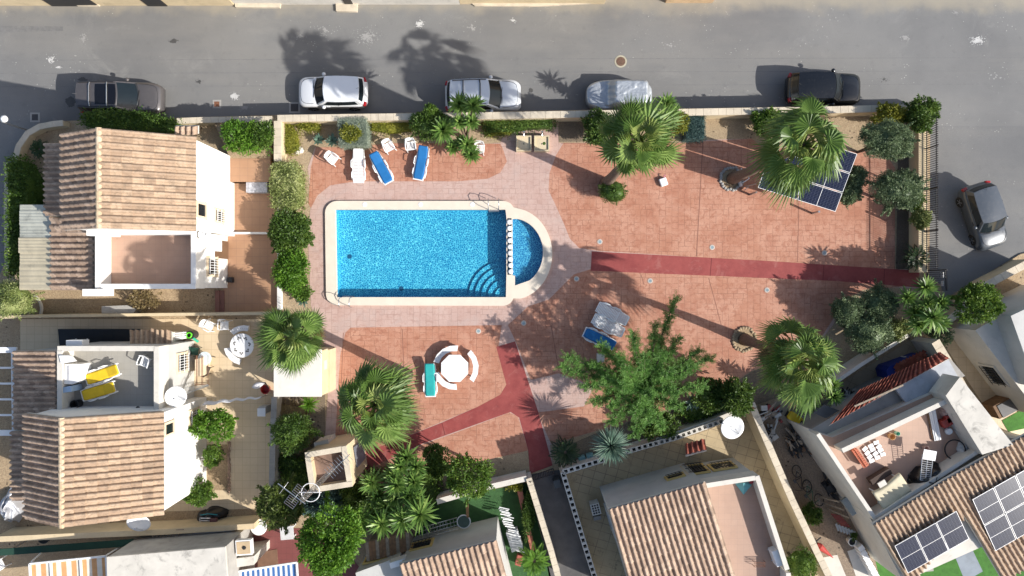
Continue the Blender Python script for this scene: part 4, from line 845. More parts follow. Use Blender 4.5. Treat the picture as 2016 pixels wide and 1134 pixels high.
def shrub(label, px, py, rx, ry, z, h, m, name="shrub", n=2600, L=.14, W=.075, puffs=22, cat="shrub", grp=None, stem=True, z0=0., lump=.42, rot=0, core=.62, upw=.25):
    """rounded shrub or small tree crown; px,py,rx,ry are photo pixels of the crown centred at height z, h its vertical half size"""
    _pc[0] += 1; c = P(px, py, z); t = thing(name, label, cat, (c.x, c.y, z0), 0, grp)
    V, Fq = crown_geo((c.x, c.y, z), (mm(rx, z), mm(ry, z), h), int(n * 1.25), L, W, puffs, _pc[0] * 7 + 1, lump=lump, core=core, up=upw)
    np_obj("crown" if z - h > .5 else "foliage", V, Fq, m, t, True)
    if stem:
        b = MB(); rg = random.Random(_pc[0])
        for k in range(3 if z - h > .5 else 4):
            a = 2.1 * k + rg.random(); b.tube([(c.x + .03 * math.cos(a), c.y + .03 * math.sin(a), z0 - .05), (c.x + .1 * math.cos(a), c.y + .1 * math.sin(a), z0 + (z - z0) * .5), (c.x + .45 * mm(rx, z) * math.cos(a), c.y + .45 * mm(ry, z) * math.sin(a), z + h * .1)], [.06, .05, .02], 6)
        b.build("trunk" if z - h > .5 else "stem", BARKD, t, True)
    return t
def hedge(label, pts, z1, m, z0=0., n=3500, L=.10, W=.05, name="hedge", rough=.06, grp=None):
    _pc[0] += 1; q = [Vector(p) for p in poly(pts, z1)]; t = thing(name, label, "hedge", (q[0].x, q[0].y, z0), 0, grp); rg = np.random.default_rng(_pc[0])
    tri = tessellate_polygon([[Vector((v.x, v.y, 0)) for v in q]]); T = np.array([[q[i] for i in f] for f in tri]); ar = np.abs(np.cross(T[:, 1] - T[:, 0], T[:, 2] - T[:, 0])) / 2
    nt = int(n * .62); k = rg.choice(len(T), nt, p=ar / ar.sum()); u = rg.random((nt, 2)); fl = u.sum(1) > 1; u[fl] = 1 - u[fl]
    top = T[k, 0] + (T[k, 1] - T[k, 0]) * u[:, :1] + (T[k, 2] - T[k, 0]) * u[:, 1:]; tz = z1 + rg.normal(0, rough, nt) + .5 * rough * np.sin(top[:, 0] * 4) * np.cos(top[:, 1] * 5)
    A = np.column_stack([top, tz]); DA = unit(rg.normal(size=(nt, 3)) * .7 + [0, 0, .8])
    ns = n - nt; le = np.array([(q[(i + 1) % len(q)] - q[i]).length for i in range(len(q))]); e = rg.choice(len(q), ns, p=le / le.sum()); s_ = rg.random((ns, 1))
    q0 = np.array([tuple(v) for v in q]); q1 = np.roll(q0, -1, 0); sp = q0[e] + (q1[e] - q0[e]) * s_; ed = unit(q1[e] - q0[e]); cen = q0.mean(0); nn = np.column_stack([-ed[:, 1], ed[:, 0]]); sg = np.sign(((sp - cen) * nn).sum(1, keepdims=True)); nn *= sg
    sp = sp + nn * rg.normal(0, rough, (ns, 1)); Bp = np.column_stack([sp, rg.uniform(z0, z1, ns)]); DB = unit(np.column_stack([nn, np.full(ns, .5)]) + rg.normal(size=(ns, 3)) * .6)
    Pb = np.vstack([A, Bp]); D = np.vstack([DA, DB]); N = unit(rg.normal(size=D.shape) + [0, 0, .6])
    V, Fq = leaf_quads(Pb, D, N, L * rg.uniform(.6, 1.3, n), W * rg.uniform(.7, 1.2, n))
    o = np_obj("foliage", V, Fq, m, t, True)
    ins = [tuple(Vector(cen) * .08 + v * .92) for v in q]; MB().prism(ins, z0, z1 - .06).build("stem_core", m, t, True)
    return t
def fan_palm(label, px, py, h, bpx, bpy_, r_, nl, seed, yellow=False, droop=1.0, skirt=True):
    rg = np.random.default_rng(seed); top = P(px, py, h); base = P(bpx, bpy_, 0); t = thing("fan_palm", label, "palm tree", base, 0, "fan palms round the pool")
    prev = []; 
    for i in range(10): u = i / 9; prev.append(base.lerp(top, u) + Vector((0, 0, 0)) + Vector((math.sin(u * 3.1) * .12, 0, 0)))
    MB().tube(prev, [.30 - .14 * min(1, u * 1.6 / 9) + (.07 if u == 0 else 0) + .02 * (u % 2) for u in range(10)], 12).build("trunk", BARK, t, True, smooth=True)
    wa = rg.uniform(0, 6.28); wnd = np.array([math.cos(wa), math.sin(wa), 0.])
    def fans(n, elr, pl, rr, sd, droopk):
        V = []; Fq = []; rg = np.random.default_rng(sd)
        for i in range(n):
            az = i * 2.39996 + rg.uniform(-.35, .35); q = (i + .5) / n; el = R(elr[0] + (elr[1] - elr[0]) * q + rg.uniform(-8, 8)); L = pl * rg.uniform(.7, 1.22); fr = rr * rg.uniform(.75, 1.2)
            out = np.array([math.cos(az), math.sin(az), 0]); d = out * math.cos(el) + np.array([0, 0, math.sin(el)]); s_ = np.array([-math.sin(az), math.cos(az), 0]); up = np.cross(d, s_) * -1
            up = up if up[2] > 0 else -up
            p0 = np.array(top) + out * .06; hub = p0 + d * L + np.array([0, 0, -.10 * L * q]); wq = .022
            o = len(V); V += [p0 + s_ * wq * 1.4, p0 - s_ * wq * 1.4, hub - s_ * wq, hub + s_ * wq]; Fq.append((o, o + 1, o + 2, o + 3))
            tilt = rg.uniform(-.85, .85); e2 = el * .45 - R(12) - R(16) * q + rg.uniform(-.25, .25); d2 = out * math.cos(e2) + np.array([0, 0, math.sin(e2)]); up2 = np.cross(d2, s_); up2 = up2 if up2[2] > 0 else -up2
            s2 = unit(s_ + up2 * tilt); u2 = np.cross(d2, s2); u2 = u2 if u2[2] > 0 else -u2
            nseg = 26; am = R(rg.uniform(85, 130)); cup = rg.uniform(.15, .75); hubi = len(V); V.append(hub)
            da = 2 * am / nseg
            def dirv(a): return d2 * math.cos(a) + s2 * math.sin(a)
            edge = []
            for k in range(nseg + 1):
                a = -am + da * k; rm = fr * (.50 - .1 * abs(a) / am); pt_ = hub + dirv(a) * rm + u2 * (cup * rm * (abs(a) / am) ** 1.5 + (.035 if k % 2 else -.035)); pt_[2] -= .05 * droopk * rm; edge.append(len(V)); V.append(pt_)
            for k in range(nseg):
                a = -am + da * (k + .5); rl = fr * (1.0 - .28 * (abs(a) / am)) * rg.uniform(.92, 1.06); tp_ = hub + dirv(a + rg.uniform(-.05, .05)) * rl + u2 * cup * rl * (abs(a) / am) ** 1.5 * .8; tp_[2] -= droopk * (.14 + .3 * rg.random()) * rl; tp_ = tp_ + wnd * rl * .22
                ti = len(V); V.append(tp_); Fq.append((hubi, edge[k], edge[k + 1], hubi)) ; Fq.append((edge[k], ti, ti, edge[k + 1]))
        return np.array(V), Fq
    def mk(name, V, Fq, m_):
        me = bpy.data.meshes.new(name); me.from_pydata([tuple(v) for v in V], [], [tuple(dict.fromkeys(f)) for f in Fq]); me.materials.append(m_); o = bpy.data.objects.new(name, me); COL.objects.link(o); attach(o, t, True); return o
    nn = int(nl * .8); V, Fq = fans(nl, (66, -22), r_ * .50, r_ * .50, seed + 1, droop); mk("crown", V, Fq, L_PALMY if yellow else L_PALM)
    V, Fq = fans(max(6, nl // 4), (82, 55), r_ * .40, r_ * .40, seed + 2, .4); mk("young_leaves", V, Fq, L_PALMY)
    if skirt: V, Fq = fans(nl // 3, (-28, -62), r_ * .52, r_ * .42, seed + 3, 1.2); mk("dead_skirt", V, Fq, L_DRY)
    return t
def rosette_geo(c, r_, n, seed, w=.045, el=(80, -15), droop=.25):
    rg = np.random.default_rng(seed); q = (np.arange(n) + .5) / n; az = np.arange(n) * 2.39996 + rg.uniform(-.15, .15, n); e = np.radians(el[0] + (el[1] - el[0]) * q + rg.uniform(-7, 7, n))
    D = np.column_stack([np.cos(az) * np.cos(e), np.sin(az) * np.cos(e), np.sin(e)]); S = np.column_stack([-np.sin(az), np.cos(az), np.zeros(n)]); U = np.cross(D, S); U *= np.where(U[:, 2:] < 0, -1, 1)
    L = r_ * rg.uniform(.82, 1.1, n)[:, None]; W = w * rg.uniform(.8, 1.2, n)[:, None]; p0 = np.array(c) + D * .03; m1 = p0 + D * L * .55; m1[:, 2] -= droop * .15 * L[:, 0]; tip = p0 + D * L; tip[:, 2] -= droop * L[:, 0] * .6
    V = np.stack([p0 - S * W * .6, p0 + S * W * .6, m1 + S * W, m1 - S * W, tip + S * W * .08, tip - S * W * .08, ], 1); 
    V = V.reshape(-1, 3); o = np.arange(n)[:, None] * 6; Fq = np.vstack([o + [0, 1, 2, 3], o + [3, 2, 4, 5]]); return V, Fq
def yucca(label, heads, m=L_YUC, base=None, grp="spiky yuccas in the beds", n=54, name="yucca", w=.055, el=(80, -15), droop=.25, cat="yucca"):
    """heads: (px, py, z, radius_m); every head sits on its own stem from the clump's base"""
    _pc[0] += 1; c0 = P(*(base or heads[0][:2])); t = thing(name, label, cat, c0, 0, grp)
    for i, (px, py, z, r_) in enumerate(heads):
        c = P(px, py, z); V, Fq = rosette_geo(c, r_ * (1.18 if m is L_YUC else 1), n, _pc[0] * 31 + i, w, el, droop); np_obj("rosette", V, Fq, m, t, True)
        if z > .35: MB().tube([c0 + Vector((0.05 * i % .2, 0, -.02)), c0.lerp(c, .5) + Vector((0, 0, -.1 * z)), c + Vector((0, 0, .02))], [.10, .08, .06], 8).build("stem", BARK, t, True)
    return t
def cycad(label, px, py, z, r_, m=L_CYC, nf=30, seed=1, grp="sago cycads", name="cycad", el0=60, cat="cycad"):
    rg = np.random.default_rng(seed); c = np.array(P(px, py, z)); t = thing(name, label, cat, (c[0], c[1], 0 if z < 2 else z - .5), 0, grp); PB = []; DD = []; NN = []; LL = []
    for i in range(nf):
        az = i * 2.39996; q = (i + .5) / nf; e = R(el0 - (el0 + 8) * q); L = r_ * rg.uniform(.85, 1.1); o = np.array([math.cos(az), math.sin(az), 0]); s_ = np.array([-math.sin(az), math.cos(az), 0])
        for k in range(22):
            u = .12 + .88 * k / 21; p = c + o * math.cos(e) * L * u + np.array([0, 0, 1.]) * (math.sin(e) * L * u - .38 * L * u * u)
            for sg in (-1, 1): PB.append(p); DD.append(unit(s_ * sg + o * (.55 + .5 * u) + np.array([0, 0, .12]))); NN.append(np.array([0, 0, 1.]) + o * .2); LL.append(r_ * .24 * math.sin(math.pi * min(.97, .15 + u * .8)))
    V, Fq = leaf_quads(np.array(PB), np.array(DD), unit(np.array(NN)), np.array(LL), np.full(len(LL), r_ * .04)); np_obj("fronds", V, Fq, m, t, True)
    MB().lathe((c[0], c[1]), [(.17, min(0, z - .3)), (.2, z * .6), (.14, z + .02)], 12).build("trunk", BARK, t, True)
    return t
def feather_tree(label, px, py, h, bx, by, arms, seed=3, zk=.58):
    """open tree whose long limbs carry rows of feathery leaf sprays; arms: (px, py, z) limb tips"""
    rg = np.random.default_rng(seed); base = P(bx, by); t = thing("feathery_tree", label, "tree", base); fork = Vector((base.x, base.y, h * .42)).lerp(P(px, py, h * .42), .4)
    MB().tube([base + Vector((0, 0, -.05)), base.lerp(fork, .5), fork], [.2, .16, .13], 10).build("trunk", BARKD, t, True, smooth=True)
    lb = MB(); PB = []; DD = []; NN = []; LL = []
    for (ax, ay, az) in arms:
        tip = P(ax, ay, az * zk); mid = fork.lerp(tip, .5) + Vector((rg.uniform(-.2, .2), rg.uniform(-.2, .2), .45)); pts = []
        for k in range(9): u = k / 8; pts.append(fork * (1 - u) ** 2 + mid * 2 * u * (1 - u) + tip * u * u)
        lb.tube(pts, [.09 - .078 * k / 8 for k in range(9)], 6); ax_ = (tip - fork).normalized(); Lm = (tip - fork).length; nsp = int(28 + Lm * 25)
        for k in range(nsp):
            u = .22 + .78 * (k + rg.random()) / nsp; i = min(7, int(u * 8)); p = pts[i].lerp(pts[i + 1], u * 8 - i); a = np.array(ax_); rd = unit(rg.normal(size=3)); rd[2] = abs(rd[2]) * .5 - .1; sdv = unit(a * rg.uniform(.3, 1.) + unit(rd) * 1.); sl = rg.uniform(.45, .85) * (1.15 - .55 * u)
            side = unit(np.cross(sdv, [0, 0, 1.])); nl = 15
            for j in range(nl):
                v = (j + .6) / nl; q = np.array(p) + sdv * sl * v; q[2] -= .28 * sl * v * v
                for sg in (-1, 1): PB.append(q); DD.append(unit(side * sg + sdv * .75 + rg.normal(size=3) * .22)); NN.append(unit(np.array([0, 0, 1.]) + rg.normal(size=3) * .45)); LL.append(.115 * (1.1 - .5 * v) * rg.uniform(.8, 1.2))
    lb.build("limbs", BARKD, t, True, smooth=True); n = len(LL); V, Fq = leaf_quads(np.array(PB), np.array(DD), np.array(NN), np.array(LL), np.full(n, .024), .2)
    np_obj("crown", V, Fq, m_leaf("feather_leaf", (.045, .115, .02), (.10, .235, .04), (.22, .39, .085), .35), t, True); return t

# ---- fan palms
fan_palm("tall fan palm over the cream wall beside the clipped ball bush", 1258, 274, 11.2, 1192, 362, 1.9, 25, 11)
fan_palm("leaning fan palm towering over the solar canopy", 1583, 285, 11.0, 1442, 352, 2.2, 24, 23, droop=1.2)
fan_palm("broad fan palm beside the shaded clipped bushes and trash yard", 1572, 712, 7.0, 1465, 668, 2.35, 27, 37, droop=1.1)
fan_palm("large fan palm beside the teal lounger", 738, 797, 12.5, 801, 738, 1.95, 27, 41)
fan_palm("round fan palm over the white pump house roof", 573, 664, 4.2, 606, 655, 1.95, 34, 59, droop=.7)
for px, py, r_, lb in ((1440, 352, 22, "stone ring round the leaning palm's foot"), (1465, 668, 23, "stone ring round the broad palm's foot")):
    c = P(px, py); b = MB(); rg = random.Random(px)
    for k in range(26): a = 6.283 * k / 26; rr = mm(r_) * rg.uniform(.92, 1.05); b.lathe((c.x + rr * math.cos(a), c.y + rr * math.sin(a)), [(.09, 0), (.1, .06), (.05, .11)], 6, ph=rg.random())
    m_r = CONC if px == 1440 else GRAVEL; t = thing("tree_ring", lb, "tree ring", c, 0, "stone rings round palm feet"); b.build("stones", m_r, t, True); MB().cyl((c.x, c.y), mm(r_) * .95, .005, .02, 24).build("soil", SOIL, t, True)
# ---- feathery tree
feather_tree("tall feathery green tree overhanging the stacked loungers", 1255, 745, 3.9, 1262, 765, [(1330, 588, 6.0), (1115, 703, 5.2), (1105, 722, 5.0), (1180, 680, 5.8), (1245, 655, 6.2), (1290, 640, 6.0), (1375, 690, 5.8), (1400, 705, 5.2), (1385, 760, 5.2), (1340, 800, 5.4), (1300, 842, 5.0), (1250, 860, 5.0), (1200, 830, 5.2),
    (1165, 790, 5.2), (1150, 760, 5.4), (1215, 700, 6.6), (1270, 700, 7.0), (1320, 730, 6.6), (1225, 760, 7.0), (1280, 780, 6.6), (1335, 665, 6.0), (1190, 745, 6.2), (1250, 815, 6.2), (1305, 690, 6.4), (1360, 725, 5.6), (1230, 725, 7.2), (1170, 720, 5.6), (1200, 800, 5.6), (1330, 770, 6.0), (1275, 830, 5.6)])
# ---- yuccas
yucca("tall many-headed yucca leaning over the street wall and silver car", [(905, 206, 3.6, .58), (932, 208, 3.8, .62), (928, 240, 2.6, .45), (906, 240, 2.4, .42)], base=(915, 275))
yucca("low yucca clump beside the white chair near the paddling end", [(920, 285, 1.5, .55), (928, 304, 1.3, .55), (892, 290, 1.2, .42), (908, 280, 1.3, .38)], base=(910, 284))
yucca("single yucca head in front of the dark round shrub", [(873, 256, 1.7, .72)], base=(880, 268), n=90)
yucca("yucca peeking over the wall beside the covered car", [(1311, 205, 3.2, .58), (1322, 222, 2.8, .5)], base=(1318, 250))
yucca("cluster of yuccas by the side gate", [(1786, 586, 2.6, .55), (1822, 566, 3.0, .62), (1852, 596, 3.0, .55), (1800, 615, 2.4, .6), (1835, 625, 3.2, .7), (1808, 640, 2.6, .6), (1850, 636, 2.8, .55), (1826, 598, 2.8, .55)], base=(1815, 600))
yucca("big many-headed yucca below the utility tower", [(782, 955, 3.4, .75), (815, 948, 3.2, .6), (733, 950, 3.0, .72), (775, 935, 3.2, .6), (710, 1025, 3.4, .75), (735, 1012, 2.8, .65), (752, 1030, 3.6, .78), (793, 1022, 3.6, .82), (828, 1012, 3.8, .95), (780, 980, 3.0, .7), (805, 975, 3.2, .65), (745, 975, 2.6, .65), (800, 900, 3.0, .7), (790, 918, 3.2, .62), (820, 918, 3.0, .6), (760, 998, 3.0, .65), (818, 985, 3.0, .7)], base=(790, 960))
yucca("pair of potted yuccas in front of the yard beside the broad palm", [(1590, 792, 2.0, .6), (1642, 780, 2.2, .52), (1640, 758, 2.0, .45), (1545, 772, 1.8, .5)], base=(1600, 785))
yucca("huge blue-green yucca ball by the hollow block wall", [(1203, 878, 2.4, 1.12)], L_BLUE, base=(1200, 862), n=260, w=.03, el=(85, -50), droop=.12)
yucca("bright spiky grass tuft below the pump house", [(609, 795, .7, .6)], L_LITE, base=(612, 790), n=70, w=.03)
yucca("blue agave rosettes by the gravel bed and chair", [(706, 272, .45, .55), (688, 262, .5, .5)], L_BLUE, n=26, w=.09, name="agave", cat="agave", el=(70, 5), droop=.15, grp="agaves")
yucca("small agave pair beside the yellow ivy", [(655, 277, .4, .42), (628, 275, .3, .35)], L_BLUE, n=22, w=.07, name="agave", cat="agave", el=(70, 5), droop=.15, grp="agaves")
yucca("pale agave under the feathery tree's edge", [(1362, 793, .6, .5)], L_BLUE, n=22, w=.07, name="agave", cat="agave", el=(70, 5), droop=.15, grp="agaves")
yucca("small agave at the foot of the yellow-green hedge", [(597, 590, .4, .45)], L_BLUE, n=26, w=.07, name="agave", cat="agave", el=(70, 5), droop=.15, grp="agaves")
cycad("dark cycad inside the curved garden wall", 79, 294, .5, .62, seed=4); cycad("dark cycad at the foot of the red walk", 1113, 890, .7, .92, seed=5); cycad("dark cycad beside the black railings", 1803, 507, .8, .82, seed=6)
# ---- shrubs and trees
shrub("bright green shrub beside the tiled steps", 478, 268, 50, 32, 1.5, .6, L_LITE, n=3800, puffs=22, core=.4)
shrub("dark glossy shrub between bright shrub and short cream wall", 515, 268, 22, 30, 1.4, .6, L_DARK, n=1800)
hedge("dark hedge pressed against the brown car's side", [(160, 222), (200, 216), (280, 220), (346, 236), (348, 252), (160, 248)], 1.5, L_DARK, z0=-1, n=5200, rough=.12, L=.13, W=.07)
hedge("tall leafy hedge along the side street", [(12, 312), (36, 306), (58, 345), (52, 420), (38, 470), (42, 540), (14, 545)], 1.3, L_DARK, z0=-1, n=6500, rough=.14, L=.14, W=.08)
shrub("round yellow-green bush at the left edge", 27, 588, 40, 40, 1.8, 1.1, L_VAR, n=5200, L=.09, W=.045, puffs=60, lump=.3, core=.8)
hedge("pale variegated clipped hedge by the gravel bed", [(536, 322), (578, 320), (588, 345), (588, 400), (570, 412), (538, 408), (531, 370)], 1.25, L_VAR, n=5200, rough=.1, L=.12, W=.06)
shrub("dark green bush between the variegated and yellow-green hedges", 561, 456, 30, 42, 1.2, .8, L_DARK, n=4200, puffs=36, core=.75)
shrub("dark green bush next to the pool paving", 592, 460, 22, 36, 1.0, .7, L_DARK, n=2600, puffs=24, core=.75)
shrub("yellow-green bush opposite the pool's left end", 576, 532, 34, 44, 1.1, .7, L_LITE, n=4600, puffs=36, core=.75)
shrub("small dark plant below the yellow-green bush", 594, 574, 18, 16, .6, .4, L_MID, n=900)
hedge("square clipped sage-grey hedge behind the white lounger", [(664, 232), (722, 231), (725, 286), (667, 287)], 1.15, L_SAGE, n=6500, rough=.03, L=.06, W=.03)
shrub("yellow creeper growing on the square sage hedge", 690, 262, 20, 16, 1.25, .12, L_YEL, n=900, L=.1, stem=False, core=0)
hedge("golden ivy trailing beside the short cream wall", [(552, 236), (568, 236), (585, 262), (588, 296), (566, 304), (556, 280)], .35, L_YEL, n=1500, rough=.1)
hedge("golden ivy along the street wall by the agaves", [(585, 238), (626, 237), (628, 252), (600, 256), (584, 250)], .5, L_YEL, n=1200, rough=.1)
hedge("brown and gold creeper between sage hedge and dark shrub", [(728, 238), (812, 236), (812, 256), (770, 262), (728, 256)], .4, L_YEL, n=1300, rough=.12)
shrub("dark round shrub with yucca in front by the street wall", 850, 247, 40, 29, 1.1, .9, L_DARK, n=4600, puffs=40, core=.8, L=.11)
shrub("narrow upright sprig beside the silver car's rear", 848, 222, 12, 16, 1.6, .5, L_MID, n=500, puffs=8)
hedge("long dark ivy strip behind the two basins", [(952, 232), (1092, 230), (1094, 250), (1040, 252), (1010, 258), (952, 262)], .55, L_DARK, n=3000, rough=.1)
hedge("golden ivy patch beside the low yuccas", [(952, 240), (1005, 238), (1008, 262), (960, 268)], .4, L_YEL, n=900, rough=.1)
shrub("dark square shrub left of the tall fan palm", 1176, 252, 27, 34, 1.2, .9, L_DARK, n=3200, puffs=30, core=.8)
shrub("clipped dark ball bush at the tall palm's foot", 1206, 378, 28, 24, .9, .7, L_DARK, n=4200, L=.07, W=.035, puffs=60, lump=.3, core=.85)
shrub("yellow-green shrub behind the tall palm", 1334, 240, 20, 22, 1.0, .6, L_YEL, n=1600)
hedge("small square blue-green hedge by the gravel bed", [(1349, 227), (1388, 227), (1389, 274), (1350, 275)], .9, L_TEAL, n=3200, rough=.04, L=.07, W=.035)
shrub("mixed green shrub against the wall beside the leaning palm", 1510, 240, 32, 26, .9, .6, L_MID, n=2400)
shrub("yellow-green shrub behind the biggest round tree", 1748, 226, 34, 22, 1.4, .7, L_YEL, n=2400)
shrub("dark corner shrub on the end of the street wall", 1815, 224, 30, 34, 1.9, .9, L_DARK, n=3600)
for lb, px, py, rx, ry, z, h, n in (("biggest round grey-green tree near the wall corner", 1743, 278, 58, 42, 2.9, .95, 13500), ("round grey-green tree next to the black railings", 1766, 374, 54, 42, 2.6, .95, 12500), ("smaller grey-green bush above the solar canopy's right edge", 1684, 350, 22, 24, 1.8, .7, 4600), ("grey-green bush below the solar canopy's right corner", 1672, 380, 24, 24, 1.6, .7, 4600)):
    shrub(lb, px, py, rx, ry, z, h, L_GREY, "round_tree", n, .09, .045, 70, "tree", "round grey-green trees", lump=.30, core=.64)
for lb, px, py, rx, ry, z, n in (("clipped grey-green bush at the paving edge, nearest the broad palm", 1667, 612, 32, 31, 1.5, 7000), ("clipped grey-green bush nearest the side gate", 1728, 598, 38, 38, 1.6, 8000), ("clipped grey-green bush nearest the dark topped wall", 1710, 656, 50, 42, 1.6, 9500)):
    shrub(lb, px, py, rx, ry, z, .9, L_GREY, "clipped_bush", n, .09, .045, 60, "bush", "clipped grey-green bushes", lump=.30, core=.66)
shrub("pale variegated bush between clipped bushes and yuccas", 1765, 650, 25, 20, 1.1, .6, L_VAR, n=2000, L=.13)
shrub("wispy grey shrub by the tall pale wall", 1850, 660, 20, 20, 1.1, .5, L_GREY, n=900, core=0)
shrub("small yellow-green bush under the black railings", 1812, 431, 17, 19, 1.0, .5, L_VAR, n=1200)
shrub("low green bush between the railings and round trees", 1800, 395, 14, 18, .9, .5, L_MID, n=900)
shrub("leafy tree leaning over the wall at the side road", 1922, 600, 42, 40, 3.2, .9, L_MID, "street_tree", 4200, .16, .09, 26, "tree", core=.4)
shrub("dark tree beside the feathery tree by the cream wall", 1450, 782, 30, 38, 2.0, 1.0, L_DARK, "small_tree", 3600, puffs=30, cat="tree")
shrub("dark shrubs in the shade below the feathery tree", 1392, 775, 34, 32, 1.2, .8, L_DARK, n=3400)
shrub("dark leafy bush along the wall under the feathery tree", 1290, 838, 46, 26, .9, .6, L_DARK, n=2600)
shrub("dark conical conifer by the grey patio wall", 580, 848, 42, 42, 2.6, 1.6, L_DARK, "conifer", 5200, .17, .05, 60, "tree", "dark conifers", lump=.28, core=.7)
shrub("olive green conifer below the utility tower", 553, 990, 46, 50, 2.8, 1.5, m_leaf("conifer_leaf", (.04, .065, .012), (.085, .125, .022), (.16, .2, .045), .15), "conifer", 5600, .2, .06, 46, "tree", "dark conifers", lump=.3, core=.6)
shrub("bright light green tree over the dark red patio", 652, 1055, 58, 74, 4.2, 1.4, L_LITE, "leafy_tree", 7500, .17, .1, 26, "tree", core=.3, lump=.40)
shrub("dark bush beside the big yucca clump", 856, 908, 28, 32, 1.5, .9, L_DARK, n=2600)
shrub("small green tree standing over the pale turf garden wall", 922, 938, 46, 44, 3.2, .9, L_MID, "small_tree", 3600, .15, .085, 20, "tree", core=.25)
shrub("bluish dark shrub in the shade below the tower", 640, 990, 40, 30, 1.0, .6, L_TEAL, n=2600)
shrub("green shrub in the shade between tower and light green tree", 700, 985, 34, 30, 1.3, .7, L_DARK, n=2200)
shrub("bright lemon tree beside the white house's barred window", 421, 842, 38, 34, 2.0, .8, L_LITE, n=3600, L=.15, W=.085, puffs=18, core=.35, name="lemon_tree", cat="tree")
shrub("small bush below the lemon tree", 420, 897, 17, 20, 1.2, .6, L_MID, n=1100)
shrub("green bush at the white house's lower corner", 392, 968, 28, 24, 1.3, .7, L_MID, n=2200)
shrub("round green bush at the bottom edge by the cream wall", 1575, 1112, 28, 36, 1.6, .9, L_MID, n=3200, puffs=40, L=.1, W=.05, core=.75)
shrub("dark potted bush in the cluttered gravel yard", 1599, 1011, 18, 18, .8, .5, L_DARK, n=1200)
shrub("wispy bush in the shaded strip beside the terrace wing", 285, 590, 30, 20, .6, .4, L_DRY, n=700, core=0)
cycad("bright feathery palm by the narrow alley wall", 1052, 1104, 1.5, .95, L_LITE, 26, 9, None, "feather_palm", 62, "palm tree")
hedge("dark ivy ground cover below the utility tower", [(600, 968), (700, 955), (760, 985), (720, 1040), (640, 1030), (590, 1005)], .35, L_DARK, n=3200, L=.15, W=.09, rough=.14)
hedge("dark ivy ground cover beneath the big yucca clump", [(720, 930), (860, 930), (870, 980), (840, 1010), (720, 1010)], .35, L_DARK, n=2800, L=.15, W=.09, rough=.14)
hedge("dry creeping plants at the feet of the conical conifer", [(545, 790), (600, 800), (618, 870), (590, 900), (548, 890)], .2, L_DRY, n=1200, L=.13, W=.06, rough=.1)
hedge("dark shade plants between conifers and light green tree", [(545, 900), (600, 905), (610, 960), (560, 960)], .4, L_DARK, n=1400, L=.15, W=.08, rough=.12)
hedge("green shade plants along the wall below the feathery tree", [(1330, 812), (1420, 780), (1440, 800), (1360, 832)], .4, L_MID, n=1600, L=.14, W=.07, rough=.12)
